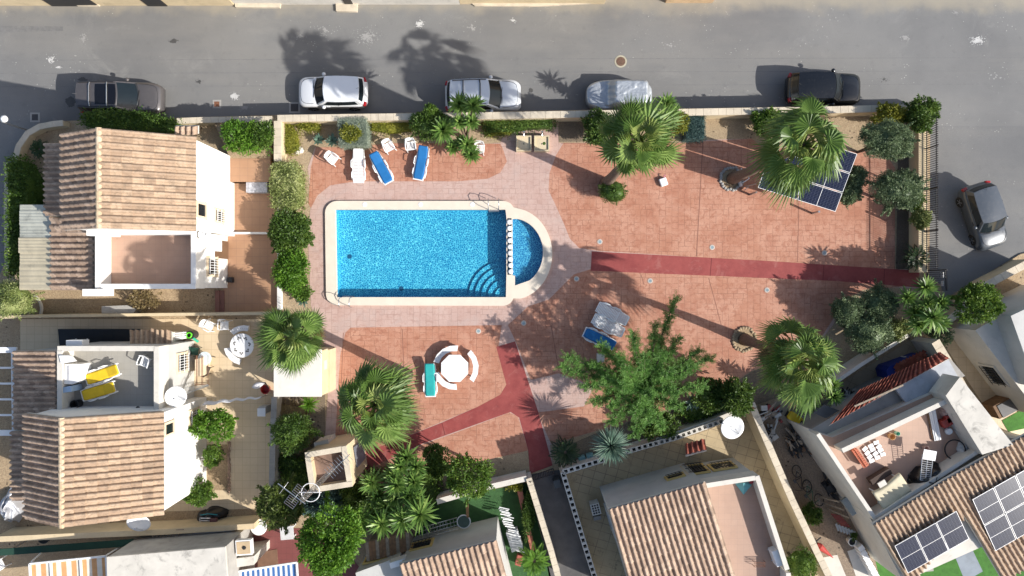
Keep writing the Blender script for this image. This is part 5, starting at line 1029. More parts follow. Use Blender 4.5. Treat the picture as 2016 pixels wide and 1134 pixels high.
# ================================================================ cars
def car(label, px, py, ang, L, W, Hr, paint, zc=RZ, xw=.24, xf=.06, xr=-.42, xb=-.485, roofm=None, bars=0, barm=None, sun=False, hood_low=.70, belt=.98, lean=.82, group="cars parked along the street"):
    pl_ = P(px, py, zc + .8); t = thing("parked_car", label, "car", (pl_.x, pl_.y, zc), R(ang), group); hw = W / 2; N_ = 30; b = MB(); secs = []
    xw, xf, xr, xb = (k * L for k in (xw, xf, xr, xb))
    for i in range(N_):
        s_ = -1 + 2 * i / (N_ - 1); s_ = math.copysign(abs(s_) ** .8, s_); x = s_ * L / 2; e = max(0, (abs(s_) - .72) / .28); w_ = hw * (1 - .30 * e ** 2.6)
        if x > xw: u = (x - xw) / (L / 2 - xw); tz = belt + .02 - (belt - hood_low) * (u ** 1.7) * .75 - (.16 * max(0, (u - .82) / .18) ** 2)
        else: u = (xw - x) / (L / 2 + xw); tz = belt + .02 - .03 * u - (.20 * max(0, (u - .9) / .1) ** 2)
        lo = .22 + .12 * e ** 2; crease = .012 * math.sin(u * 3)
        half = [(0, tz + .015), (w_ * .42, tz + .012), (w_ * .78, tz - .01), (w_ * .92, tz - .05), (w_ * .985, tz - .15), (w_, (tz + lo) * .55), (w_ * .985, lo + .1), (w_ * .93, lo)]
        secs.append([(x, -y, z) for y, z in half[::-1]] + [(x, y, z) for y, z in half[1:]])
    k = len(secs[0]); b.add([v for s_ in secs for v in s_], [(i * k + j, i * k + j + 1, (i + 1) * k + j + 1, (i + 1) * k + j) for i in range(N_ - 1) for j in range(k - 1)] + [tuple(range(k)), tuple((N_ - 1) * k + j for j in range(k))] + [(i * k, (i + 1) * k, (i + 1) * k + k - 1, i * k + k - 1) for i in range(N_ - 1)])
    for sx in (.31, -.31):
        for sy in (-1, 1): pass
    b.build("body", paint, t, smooth=True)
    wb, wr = hw * .93, hw * lean
    F0 = lambda v: Vector((xw - .22 * v * v, wb * v, belt + .0)); F1 = lambda v: Vector((xf - .10 * v * v, wr * v, Hr - .035 * v * v)); R0 = lambda v: Vector((xb + .10 * v * v, wb * .95 * v, belt - .01)); R1 = lambda v: Vector((xr + .06 * v * v, wr * .96 * v, Hr - .03 - .035 * v * v))
    def ws(u, v): return F0(2 * u - 1).lerp(F1(2 * u - 1), v)
    def rw(u, v): return R0(2 * u - 1).lerp(R1(2 * u - 1), v)
    def side(sg): return lambda u, v: (F0(sg).lerp(R0(sg), u)).lerp(F1(sg).lerp(R1(sg), u), v) + Vector((0, sg * .05 * math.sin(math.pi * u) * (1 - .3 * v), 0))
    def rf(u, v): p = F1(2 * v - 1).lerp(R1(2 * v - 1), u); s_ = (2 * v - 1); p.z += .045 * (1 - (2 * u - 1) ** 2) * (1 - s_ * s_); p.y += s_ * .05 * math.sin(math.pi * u) * abs(s_) * .7; return p
    h = MB(); h.grid(9, 3, ws); h.grid(9, 3, rw); h.grid(9, 3, side(1)); h.grid(9, 3, side(-1)); h.build("cabin", paint, t, smooth=True)
    MB().grid(9, 9, lambda u, v: rf(u, v) + Vector((0, 0, .004))).build("roof", roofm or paint, t, smooth=True)
    def patch(name, fn, u0, u1, v0, v1, off, m=GLASS, nu=9): MB().grid(nu, 4, lambda u, v: fn(u0 + (u1 - u0) * u, v0 + (v1 - v0) * v) + Vector(off)).build(name, m, t, smooth=True)
    patch("windshield", ws, .05, .95, .06, .97, (.012, 0, .012)); patch("rear_window", rw, .06, .94, .25, .92, (-.012, 0, .012))
    for sg in (1, -1): patch("side_window", side(sg), .10, .90, .12, .90, (0, sg * .014, .006))
    if sun: MB().grid(7, 5, lambda u, v: rf(.02 + .5 * u, .12 + .76 * v) + Vector((0, 0, .016))).build("glass_roof", mat("black_glass_roof", (.006, .006, .008), .08, .02, coat=.4), t, smooth=True)
    for i in range(bars):
        u = (.22, .66)[i] if bars == 2 else .4; MB().tube([rf(u, .05) + Vector((0, 0, .03)), rf(u, .2) + Vector((0, 0, .075)), rf(u, .8) + Vector((0, 0, .075)), rf(u, .95) + Vector((0, 0, .03))], .03, 6).build("roof_bar", barm or STEEL, t)
    if bars:
        for v in (.04, .96): MB().tube([rf(u, v) + Vector((0, 0, .04)) for u in (.05, .3, .6, .95)], .022, 6).build("roof_rail", barm or BMET, t)
    for sx in (.305, -.30):
        for sy in (1, -1):
            w_ = MB(); prof = [(.22, -.1), (.31, -.1), (.325, -.06), (.325, .06), (.31, .1), (.22, .1)]; w_.lathe((0, 0, 0), prof, 24); o = w_.build("wheel", DARK, t, smooth=False); o.matrix_local = Matrix.Translation((sx * L, sy * (hw - .09), .325)) @ Matrix.Rotation(R(90), 4, 'X')
            r_ = MB(); r_.lathe((0, 0, 0), [(.215, -.095), (.215, .095)], 20); [r_.box((.1 * math.cos(a * 1.2566), .1 * math.sin(a * 1.2566), 0), (.2, .04, .205), rz=a * 1.2566) for a in range(5)]; r_.build("rim", STEEL, o)
    for sg in (1, -1):
        c_ = side(sg)(.13, .05); MB().lathe((c_.x, c_.y + sg * .13, c_.z + .05), [(.02, -.07), (.10, -.05), (.115, 0), (.09, .06), (.02, .08)], 10).build("mirror", paint, t, smooth=True)
        MB().grid(5, 4, lambda u, v, sg=sg: Vector((L / 2 * (.985 - .13 * u) - .05 * (1 - u) - .02, sg * hw * (.55 + .37 * u), hood_low - .085 + .07 * v + .05 * u)) + Vector((.02, sg * .012, .045 - .01 * (1 - v)))).build("headlight", mat("headlight_glass", (.55, .58, .6), .08, .05, coat=.5), t, smooth=True, solid=.03)
        MB().box((-L / 2 + .10, sg * hw * .80, belt - .17), (.16, .26, .2), rz=-sg * .35).build("tail_light", mat("red_lamp_lens", (.35, .012, .012), .15, .05, coat=.5), t, bevel=.03)
    g = MB().box((L / 2 - .045, 0, .52), (.06, W * .55, .16)).build("grille", BMET, t, bevel=.02)
    w2 = MB(); w2.bar((xw + .02, .38, belt + .05), (xw - .06, -.25, belt + .10), .025, .02).bar((xw + .02, -.15, belt + .05), (xw - .02, -.62, belt + .08), .025, .02); w2.build("wipers", BMET, t)
    w3 = MB(); w3.bar((xw + .16, -.55, belt + .035), (L / 2 - .28, -.42, hood_low + .095), .012, .006).bar((xw + .16, .55, belt + .035), (L / 2 - .28, .42, hood_low + .095), .012, .006)
    w3.build("hood_crease", paint, t)
    def hz(x): u = max(0, (x - xw) / (L / 2 - xw)); return belt + .02 - (belt - hood_low) * (u ** 1.7) * .75 - (.16 * max(0, (u - .82) / .18) ** 2)
    hp = [(xw + .02, .84), (xw + .35, .82), (L / 2 - .42, .76), (L / 2 - .26, .62), (L / 2 - .19, .3), (L / 2 - .18, 0)]; seam = MB()
    for sg in (1, -1): seam.tube([(x, sg * y * hw, hz(x) + .004) for x, y in hp], .011, 5)
    seam.build("hood_seam", BMET, t); patch("cowl", ws, .03, .97, -.05, .07, (.02, 0, .016), BMET)
    MB().tube([(xr + .12, 0, Hr + .0), (xr - .06, 0, Hr + .16)], .008, 5).build("aerial", BMET, t)
    MB().box((L / 2 - .012, 0, .40), (.02, .5, .11)).build("number_plate", WPLA, t)
    for sg in (1, -1):
        MB().tube([side(sg)(.46, .06) + Vector((0, sg * .02, .01)), side(sg)(.5, .92) + Vector((0, sg * .02, .008))], .022, 5).build("door_pillar", BMET, t)
        MB().bar((.05 * L - .1, sg * (hw + .005), belt - .14), (.05 * L + .12, sg * (hw + .005), belt - .14), .03, .03).build("door_handle", paint, t)
    return t
car("brown-grey estate car with glass roof and silver roof bars", 238, 193, 0, 4.65, 1.80, 1.62, m_paint("taupe_paint", (.105, .096, .095), .3), sun=True, bars=2, xw=.25, xf=.05, xr=-.455, xb=-.492)
car("small white hatchback parked facing the brown-grey estate", 654, 181, 180, 3.95, 1.74, 1.48, m_paint("white_paint", (.72, .74, .76), .05), xw=.25, xf=.09, xr=-.42, xb=-.485)
car("silver-white crossover with black roof bars beside the tall yucca", 951, 188, 1, 4.35, 1.80, 1.58, m_paint("pearl_paint", (.66, .69, .72), .15), bars=2, barm=BMET, xw=.25, xf=.09, xr=-.425, xb=-.485)
car("glossy black hatchback parked beside the wall and leaning palm", 1624, 174, -1, 4.25, 1.78, 1.46, m_paint("black_paint", (.008, .009, .011), .2, .18), xw=.22, xf=.08, xr=-.415, xb=-.485)
car("small silver-blue hatchback parked alone in the side road", 1940, 425, -72, 3.75, 1.68, 1.50, m_paint("bluegrey_paint", (.075, .088, .105), .15), zc=-.35, xw=.26, xf=.10, xr=-.41, xb=-.48)
import mathutils.noise as nz
def covered_car(px, py, ang, L, W):
    pl_ = P(px, py, RZ + .8); t = thing("covered_car", "car wrapped in a crumpled silver cover by the yucca", "car", (pl_.x, pl_.y, RZ), R(ang), "cars parked along the street"); rg = random.Random(9); ph_ = [rg.uniform(0, 6) for _ in range(12)]
    def prof(x, y):
        u = x / (L / 2); a = .80 - .10 * max(0, u - .3) ** 2; s1 = max(0, min(1, (.40 * L / 2 - x + .0) / .52)); s1 = s1 * s1 * (3 - 2 * s1); s2 = max(0, min(1, (x + .93 * L / 2) / .30)); s2 = s2 * s2 * (3 - 2 * s2)
        v = abs(y) / (W / 2); return a + .62 * s1 * s2 * (1 - max(0, (v - .62) / .38) ** 2)
    def fn(u, v):
        a = u * 2 * math.pi; r = min(1, v * 1.25); ex = 3.4; ca, sa = math.cos(a), math.sin(a); den = (abs(ca) ** ex + abs(sa) ** ex) ** (1 / ex); x = ca / den * r * L / 2; y = sa / den * r * W / 2
        z = prof(x, y) - (.10 * max(0, (r - .88) / .12) ** 2)
        if v > .8: q = (v - .8) / .2; z = z * (1 - q) + .10 * q; x *= 1 + .02 * math.sin(q * 3); y *= 1 + .02 * math.sin(q * 3 + 1)
        wr = .035 * nz.noise(Vector((x * 2.2, y * 3.5, 1))) + .022 * nz.noise(Vector((x * 6, y * 7 + 3, 2))) + .010 * nz.noise(Vector((x * 14, y * 16, 3))) + .03 * math.exp(-((x - .28 * L / 2) / .2) ** 2) * math.sin(y * 18 + x * 8 + ph_[3])
        return (x, y, z + wr)
    MB().grid(97, 46, fn).build("cover", m_paint("silver_cover_cloth", (.46, .49, .52), .45, .34), t, smooth=True)
    for sx in (.3, -.3):
        for sy in (1, -1): o = MB().lathe((0, 0, 0), [(.3, -.09), (.3, .09)], 18).build("wheel", DARK, t); o.matrix_local = Matrix.Translation((sx * L, sy * (W / 2 - .1), .3)) @ Matrix.Rotation(R(90), 4, 'X')
covered_car(1220, 186, 180, 3.75, 1.72)
# ---- street bits
c = P(1222, 121, RZ); t = thing("manhole", "round rusty manhole cover set in a pale ring in the road", "manhole", c); MB().lathe((c.x, c.y), [(.36, RZ), (.36, RZ + .012), (.27, RZ + .014)], 28).build("ring", mat("ring_concrete", (.4, .37, .28), .9, .2), t, True); MB().cyl((c.x, c.y), .27, RZ, RZ + .018, 28).build("lid", mat("rusty_lid", (.15, .085, .055), .7, .3, 9, .4, 60), t, True)
for px, py, s_, lb in ((69, 231, .42, "dark square drain cover in the shaded side road"), (580, 212, .5, "square framed drain cover ahead of the white hatchback"), (427, 205, .36, "small rusty square drain cover behind the estate car")):
    c = P(px, py, RZ); t = thing("drain_cover", lb, "drain cover", c, 0, "square drain covers in the road"); MB().box((c.x, c.y, RZ + .006), (s_ + .14, s_ + .14, .014)).build("frame", CONC, t, True); MB().box((c.x, c.y, RZ + .010), (s_ - .06, s_ - .06, .014)).build("lid", mat("iron_lid", (.06, .055, .055), .7, .2) if s_ > .4 else RUST, t, True)
c = P(8, 234, 2.6); t = thing("street_lamp", "white street lamp head on a post at the left edge", "street lamp", (c.x - .6, c.y, RZ)); MB().tube([(c.x - .6, c.y, RZ), (c.x - .6, c.y, 2.5), (c.x - .1, c.y, 2.65)], .04, 8).build("post", STEEL, t, True); MB().lathe((c.x, c.y), [(.06, 2.75), (.2, 2.62), (.16, 2.5), (.05, 2.48)], 14).build("lamp_head", WPLA, t, True, smooth=True)
# ================================================================ pool furniture
def lounger(name, label, loc, rz, cush=None, group="sun loungers by the pool", back=.28, frame=WPLA):
    t = thing(name, label, "sun lounger", loc, rz, group); f = MB(); zb = .36
    for sy in (-1, 1):
        f.tube([(-.96, sy * .27, zb - .02), (-.5, sy * .33, zb), (.25, sy * .33, zb), (.93, sy * .28, zb)], .032, 8)
        f.tube([(-.12, sy * .34, zb - .1), (-.06, sy * .395, zb + .14), (.26, sy * .395, zb + .16), (.42, sy * .34, zb)], .03, 8)
        f.tube([(-.78, sy * .33, zb - .1), (-.6, sy * .385, zb + .02), (-.35, sy * .385, zb + .02), (-.22, sy * .33, zb - .1)], .03, 8)
    f.build("frame", frame, t, smooth=True)
    for sx in (-.7, .55):
        for sy in (-1, 1): MB().tube([(sx, sy * .31, 0), (sx, sy * .30, zb)], .03, 8).build("leg", frame, t)
    def bz(x): return zb + .02 + (max(0, x - .28) / .66) * back
    s_ = MB()
    for i in range(15): x = -.93 + i * .083; s_.box((x, 0, zb + .012), (.062, .56, .022))
    s_.box((-.33, -.0, zb - .005), (1.2, .04, .02)); s_.build("seat_slats", frame, t)
    bk = MB()
    for i in range(9): y = -.25 + i * .0625; bk.bar((.31, y, bz(.31)), (.9, y, bz(.9)), .046, .02)
    bk.bar((.31, -.28, bz(.31)), (.31, .28, bz(.31)), .07, .024); bk.bar((.92, -.26, bz(.92)), (.92, .26, bz(.92)), .09, .024); bk.build("backrest", frame, t)
    if cush:
        def ct(u, v, top):
            x = -.90 + 1.86 * u; w_ = .285 - .05 * max(0, abs(2 * u - 1) - .85) / .15; y = (2 * v - 1) * w_; q = min(u, 1 - u) / .03; e = min(1, min(q, min(v, 1 - v) / .06)); z = bz(x) + .018 + (.055 * e ** .5 if top else 0); z -= .014 * (math.exp(-((x + .3) / .02) ** 2) + math.exp(-((x - .28) / .02) ** 2)) if top else 0
            return (x, y, z)
        b = MB(); b.grid(40, 13, lambda u, v: ct(u, v, True)); b.build("cushion", cush, t, smooth=True, solid=.03)
    return t
BLUEC = mat("blue_cushion", (.008, .14, .38), .75, .08, 3, .15, 120); TEALC = mat("teal_cushion", (.012, .33, .32), .75, .08, 3, .15, 120); YELC = mat("yellow_cushion", (.72, .48, .015), .7, .08, 3, .15, 120)
lounger("sun_lounger", "bare white slatted lounger in front of the sage hedge", P(706, 327, .35), R(90), back=.1)
lounger("sun_lounger", "blue cushioned lounger standing aslant next to the bare white one", P(751, 331, .35), R(118), BLUEC, back=.12)
lounger("sun_lounger", "blue cushioned lounger touching a white chair", P(829, 322, .35), R(79), BLUEC, back=.3)
lounger("sun_lounger", "teal cushioned lounger beside the octagonal table", P(847, 748, .35), R(91), TEALC, back=.2)
lounger("sun_lounger", "bare white lounger at the top of the tree-shaded trio", P(1206, 618, .4), R(-27), None, back=.05); lounger("sun_lounger", "bare white lounger in the middle of the tree-shaded trio", P(1198, 641, .5), R(-27), None, back=.05)
lounger("sun_lounger", "blue cushioned lounger nearest the feathery tree", P(1180, 667, .4), R(-25), BLUEC, back=.1)
lounger("sun_lounger", "bright yellow lounger on the grey roof terrace", P(202, 737, 3.4), R(199) - R(180), YELC, "yellow sun loungers on the terrace", .2); lounger("sun_lounger", "yellow lounger in shade beside the dark round tub on the terrace", P(195, 770, 3.4), R(196) - R(180), YELC, "yellow sun loungers on the terrace", .2)
for nm in [o for o in bpy.data.objects if o.get('category') == 'sun lounger' and o.location.z > .2]: nm.location.z = 3.0 if nm.location.z > 3 else 0.0
def pchair(label, loc, rz, m=WPLA, group="white plastic chairs"):
    t = thing("plastic_chair", label, "chair", loc, rz, group); b = MB()
    for i in range(6): b.box((.0, -.2 + i * .08, .42), (.46, .055, .025))
    b.box((.22, 0, .415), (.05, .46, .04)).box((-.2, 0, .42), (.06, .44, .03)); b.build("seat", m, t)
    k = MB(); arc_ = [(-.22 - .10 * math.cos(R(a)) , .25 * math.sin(R(a))) for a in range(-80, 81, 16)]
    for i in range(len(arc_) - 1):
        a, c_ = arc_[i], arc_[i + 1]; k.add([(a[0], a[1], .45), (c_[0], c_[1], .45), (c_[0] - .07, c_[1] * 1.0, .84 - .25 * abs(c_[1]) ** 2), (a[0] - .07, a[1], .84 - .25 * abs(a[1]) ** 2)], [(0, 1, 2, 3)])
    k.build("backrest", m, t, solid=.025)
    for sy in (-1, 1):
        MB().tube([(-.28, sy * .25, .66), (.0, sy * .285, .66), (.2, sy * .28, .64), (.25, sy * .26, .44)], .03, 8).build("armrest", m, t, smooth=True)
        for sx in (-.24, .24): MB().tube([(sx * 1.12, sy * .27, 0), (sx, sy * .24, .42)], .028, 8).build("leg", m, t)
    return t
ch = pchair("white plastic chair alone at the terracotta patch's left end", P(659, 315), R(-38))
def cc(px, py, rz, lb, z=0, grp=None): return dup(ch, P(px, py, z), R(rz), lb, grp)
cc(768, 292, -62, "white plastic chair beyond the slanted blue lounger"); cc(811, 290, -82, "white plastic chair touching the blue lounger's head"); cc(944, 296, -95, "white plastic chair beside the low yucca clump")
cc(418, 640, -30, "shaded white plastic chair further from the lace table"); cc(448, 640, -90, "white plastic chair nearer to the lace table"); cc(294, 711, 250, "white plastic chair in the terrace corner by the satellite dish", 3.0)
bc = cc(1452, 337, 60, "white plastic chair tipped over at the leaning palm's foot"); bc.rotation_euler = (R(100), 0, R(30)); bc.location.z = .26
cc(10, 1106, 30, "white plastic chair behind the green windbreak")
# octagonal table with benches
t = thing("octagonal_table", "large white octagonal slatted garden table between three curved benches", "table", P(897, 722)); c = P(897, 722)
b = MB(); b.lathe((0, 0), [(.80, .70), (.82, .715), (.82, .74), (.80, .755)], 8, ph=R(22.5)); b.build("tabletop", WPLA, t)
g_ = MB(); rg = random.Random(2)
for i in range(-7, 8):
    for j in range(-7, 8):
        x, y = i * .1, j * .1
        if max(abs(x), abs(y)) < .7 and abs(x) + abs(y) < 1.0: g_.box((x, y, .7555), (.055, .03 if (i + j) % 2 else .055, .002))
g_.build("top_holes", mat("pale_hole", (.55, .55, .55), .8), t)
MB().cyl((0, 0), .07, .05, .7, 12).build("pedestal", WPLA, t); MB().lathe((0, 0), [(.4, 0), (.38, .05), (.1, .08)], 8).build("base", WPLA, t)
def curved_bench(label, a0, a1, r0=.94, r1=1.26, cx=897, cy=722, m=WPLA, grp="curved white benches round the octagonal table", backr=False):
    c = P(cx, cy); am = R((a0 + a1) / 2); t = thing("curved_bench", label, "bench", (c.x + math.cos(am) * (r0 + r1) / 2, c.y + math.sin(am) * (r0 + r1) / 2, 0), 0, grp); b = MB(); o = bpy.data.objects.get
    for i in range(4):
        A0, A1 = R(a0 + (a1 - a0) * i / 4), R(a0 + (a1 - a0) * (i + 1) / 4); b.prism([(c.x + r0 * math.cos(A0), c.y + r0 * math.sin(A0)), (c.x + r1 * math.cos(A0), c.y + r1 * math.sin(A0)), (c.x + r1 * math.cos(A1), c.y + r1 * math.sin(A1)), (c.x + r0 * math.cos(A1), c.y + r0 * math.sin(A1))], .40, .45)
    b.build("seat", m, t, True)
    for a in (a0 + 8, a1 - 8):
        q = R(a); rm = (r0 + r1) / 2; MB().box((c.x + rm * math.cos(q), c.y + rm * math.sin(q), .2), (r1 - r0 - .06, .06, .4), rz=q).build("leg", m, t, True)
    d = MB()
    for k in range(8): q = R(a0 + (a1 - a0) * (k + .5) / 8); d.box((c.x + (r0 + .15) * math.cos(q), c.y + (r0 + .15) * math.sin(q), .451), (.05, .05, .003), rz=q)
    d.build("seat_holes", mat("pale_hole", (.55, .55, .55), .8), t, True); return t
curved_bench("curved white bench closest to the teal lounger's head", 82, 165); curved_bench("curved white bench closest to the red walk", -38, 48, 1.04, 1.34); curved_bench("curved white bench on the planted palm's side", 195, 275)
t = thing("wooden_stool", "small reddish wooden stool wedged between two curved benches", "stool", P(871, 724)); MB().box((0, 0, .3), (.26, .3, .04)).build("seat", WOOD, t); [MB().box((sx * .1, sy * .12, .14), (.04, .04, .28)).build("leg", WOOD, t) for sx in (-1, 1) for sy in (-1, 1)]
# lace table and benches in the patio of house B
t = thing("round_table", "round white lace-pattern metal table partly under the pump house palm", "table", P(486, 678)); MB().lathe((0, 0), [(.66, .70), (.68, .715), (.66, .735)], 32).build("tabletop", WMET, t); rg = random.Random(4); h_ = MB()
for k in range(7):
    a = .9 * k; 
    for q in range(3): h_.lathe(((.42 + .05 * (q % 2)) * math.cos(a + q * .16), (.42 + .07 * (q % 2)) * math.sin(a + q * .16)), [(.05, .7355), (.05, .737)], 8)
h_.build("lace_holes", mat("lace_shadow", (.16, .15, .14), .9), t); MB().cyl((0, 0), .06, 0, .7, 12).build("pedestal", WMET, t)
curved_bench("curved white lace bench nearest the plastic chairs", 75, 135, .80, 1.12, 486, 678, WMET, "curved lace benches"); curved_bench("curved white lace bench nearest the cafe table", 190, 258, .80, 1.14, 486, 678, WMET, "curved lace benches")
t = thing("cafe_table", "small round pale glass cafe table on the cream patio", "table", P(414, 703)); MB().lathe((0, 0), [(.37, .70), (.38, .715), (.37, .73)], 26).build("tabletop", mat("pale_glass", (.62, .72, .74), .12, .02, coat=.4), t); [MB().tube([(.3 * math.cos(a), .3 * math.sin(a), 0), (.1 * math.cos(a + 1), .1 * math.sin(a + 1), .35), (.28 * math.cos(a), .28 * math.sin(a), .7)], .018, 6).build("leg", BMET, t) for a in (0, 2.1, 4.2)]
def folding_chair(label, loc, rz, m, grp="cafe chairs"):
    t = thing("garden_chair", label, "chair", loc, rz, grp); MB().box((0, 0, .44), (.44, .44, .04)).build("seat", m, t, bevel=.01); b = MB(); b.bar((-.22, 0, .5), (-.32, 0, .9), .42, .025); b.build("backrest", m, t)
    for sx in (-.2, .2):
        for sy in (-.2, .2): MB().tube([(sx, sy, 0), (sx, sy, .44)], .015, 6).build("leg", BMET, t)
    for sy in (-.24, .24): MB().tube([(-.26, sy, .64), (.16, sy, .64), (.2, sy, .44)], .014, 6).build("armrest", BMET, t)
    return t
folding_chair("dark green metal chair between cafe table and house", P(390, 690), R(-10), mat("dark_green_seat", (.015, .07, .045), .6)); folding_chair("black mesh chair below the cafe table", P(412, 726), R(70), mat("dark_mesh_seat", (.09, .075, .06), .7)); folding_chair("grey chair against the white house by the cafe table", P(375, 697), R(-20), mat("grey_seat", (.3, .28, .27), .6))
# ---- pergola rack / tool rack and line by house B
t = thing("rusty_gate_rack", "rusty iron rack of thin bars against the white house", "rack", P(396, 745)); b = MB()
for px in (386.5, 388, 397, 399, 409.5): b.tube([P(px, 700, .0), P(px, 700, 1.2), P(px, 757, 1.2)], .014, 5)
b.tube([P(384, 757, 1.2), P(412, 757, 1.2)], .02, 5); b.build("bars", RUST, t, True)
t = thing("drying_shelf", "folded clothes airer fixed on the house wall near the dish", "airer", P(385, 762)); b = MB(); [b.tube([P(358 + k * 2, 776 - k * 3, 1.6), P(410, 757 - k * .8 + 3, 1.6)], .013, 5) for k in range(5)]; b.bar(P(366, 775, 1.6), P(411, 759, 1.6), .06, .04).build("rods", STEEL, t, True)
t = thing("washing_line", "white cloth strip hanging in a sagging line across the patio", "washing line", P(455, 790)); A_, B_ = P(398, 796, 1.7), P(513, 783, 1.7)
b = MB(); b.grid(60, 4, lambda u, v: A_.lerp(B_, u) + Vector((.02 * math.sin(u * 40) * v, (.04 + .05 * (1 - u)) * (v - .5) * 2 + .04 * math.sin(u * 26), -.25 * math.sin(math.pi * u) - .25 * v * (.4 + .6 * (1 - u)))))
b.build("cloth", mat("white_cloth", (.68, .68, .70), .8), t, True, smooth=True, solid=.006); [MB().tube([(q.x, q.y, 0), q], .02, 6).build("pole", STEEL, t, True) for q in (A_, B_)]
# folded parasol with red base
t = thing("folded_parasol", "white folded parasol with a red pot beside the pump house wall", "parasol", P(515, 760, .6)); q0, q1 = P(496, 763, 1.1), P(522, 753, .9); b = MB(); prof = [.02, .14, .18, .15, .08, .03]
b.tube([q0.lerp(q1, k / 5) for k in range(6)], prof, 9); b.build("canopy", mat("parasol_cloth", (.62, .62, .64), .85, .2, 12), t, True); MB().tube([q1, P(530, 765, .3)], .03, 6).build("pole", BMET, t, True)
c = P(526, 765); tag(MB().lathe((c.x, c.y), [(.2, 0), (.26, .35), (.22, .36), (.2, .1)], 16).build("red_pot", mat("red_glaze", (.35, .015, .012), .3, .1)), "glossy red pot beside the folded white parasol", "pot")
c = P(526, 803); t = thing("waste_bin", "white lidded bin against the weathered grey wall", "bin", c); MB().box((c.x, c.y, .4), (.42, .42, .8)).build("body", GREYW, t, True, bevel=.03); MB().box((c.x - .02, c.y - .1, .84), (.46, .46, .06)).build("lid", WPLA, t, True, bevel=.02)
# tower of hose reel near store roof
t = thing("garden_box", "slim white slatted crate at the end of the tiled lean-to", "crate", P(351, 661)); b = MB(); [b.box((*XY(338 + k * 0 + 14, 656 + k * 4, .9), .9), (.82, .07, .05), rz=R(6)) for k in range(3)]; b.box((*XY(352, 661, .4), .42), (.8, .4, .8), rz=R(6)).build("box", WPLA, t, True)
c = P(372, 660, .7); t = thing("hose_reel", "bright green hose coil on a dark reel by the white crate", "hose reel", (c.x, c.y, 0)); MB().cyl((c.x, c.y), .24, 0, .62, 16).build("drum", BMET, t, True); MB().tube([(c.x + .15 * math.cos(k * .6), c.y + .15 * math.sin(k * .6), .66 + .004 * k) for k in range(22)], .035, 8).build("hose", mat("neon_green", (.12, .6, .03), .4), t, True, smooth=True)
c = P(381, 668, .5); tag(MB().bar((c.x - .2, c.y + .2, .5), (c.x + .25, c.y - .15, .45), .12, .08).build("watering_lance", mat("mint_plastic", (.05, .5, .3), .4)), "mint green watering lance beside the hose reel", "hose lance")
# terrace of house B
c = P(141, 737, 3.5); t = thing("terrace_cabinet", "bulky white plastic cabinet on the grey terrace", "cabinet", (c.x, c.y, 3.0)); MB().prism(poly([(126, 717), (156, 717), (159, 728), (158, 750), (140, 757), (125, 756)], 3.9), 3.0, 3.85).build("body", WPLA, t, True, bevel=.04); MB().box((*XY(133, 735, 3.95), 3.87), (.1, .75, .03)).build("handle", mat("grey_handle", (.5, .5, .52), .5), t, True)
MB().prism(poly([(116, 700), (136, 700), (146, 712), (120, 716)], 4.1), 3.85, 4.1).build("top_basin", WPLA, t, True, bevel=.04)
c = P(131, 767, 3.9); tag(MB().box((c.x, c.y, 3.45), (.5, .3, .9), rz=R(8)).build("blue_box", mat("pale_blue_plastic", (.36, .5, .68), .4), bevel=.03), "pale blue plastic box between parapet and white cabinet", "box")
c = P(152, 795, 3.2); tag(MB().lathe((c.x, c.y), [(.2, 3.0), (.23, 3.45), (.2, 3.46), (.17, 3.1)], 20).build("round_tub", BMET), "black round tub in the terrace corner", "tub")
c = P(184, 815, 3.6); t = thing("folded_airer", "folded steel clothes airer leaning on the shaded gable wall", "airer", (c.x, c.y, 3.0)); b = MB(); [b.bar(P(158 + k * 4, 820 - k * .6, 3.5), P(200 + k * 3, 806, 3.5 + .02 * k), .02, .02) for k in range(6)]; b.build("rods", STEEL, t, True)
c = P(270, 804, 3.5); t = thing("wall_tap_lamp", "small dark lantern on the shaded gable wall", "lantern", (c.x, c.y, 3.4)); MB().lathe((c.x, c.y), [(.06, 3.3), (.11, 3.45), (.03, 3.6)], 10).build("lamp_shade", BMET, t, True); MB().box((c.x, c.y - .1, 3.55), (.03, .2, .03)).build("bracket", BMET, t, True)
# yard of house B
def heap(name, label, cat, px, py, rx, ry, h, z, m, seed, n=28, grp=None):
    c = P(px, py, z); rg = random.Random(seed); ph_ = [rg.uniform(0, 6) for _ in range(8)]; t = thing(name, label, cat, (c.x, c.y, z), 0, grp)
    def fn(u, v):
        a = u * 6.2832; k = 1 + .16 * math.sin(2 * a + ph_[0]) + .1 * math.sin(3 * a + ph_[1]) + .05 * math.sin(7 * a + ph_[2]); r = v; zz = h * (1 - v ** 3) * (1 + .18 * math.sin(3 * a + 4 * v + ph_[3])) + .09 * h * math.sin(9 * a + 6 * v + ph_[4]) * v + .07 * h * math.sin(17 * v + 5 * a + ph_[5])
        return (mm(rx, z) * k * r * math.cos(a), mm(ry, z) * k * r * math.sin(a), max(.0, zz) if v > .98 else zz)
    MB().grid(n * 2 + 1, n, fn).build("cover", m, t, smooth=True); return t
heap("tarp", "crumpled silver tarpaulin heap beside the old tiled roof", "tarpaulin", 28, 995, 18, 40, .7, 0, m_paint("silver_tarp", (.45, .46, .49), .4, .4), 3)
t = heap("covered_scooter", "mobility scooter half wrapped in black sheeting on the gravel", "scooter", 421, 1018, 36, 19, .55, 0, mat("black_sheet", (.012, .012, .014), .35, .2), 6); b = MB(); c = P(420, 1018, .8)
for k in range(4): b.tube([(-.42, -.2 + k * .12, .72), (.1, -.2 + k * .12, .74)], .018, 5)
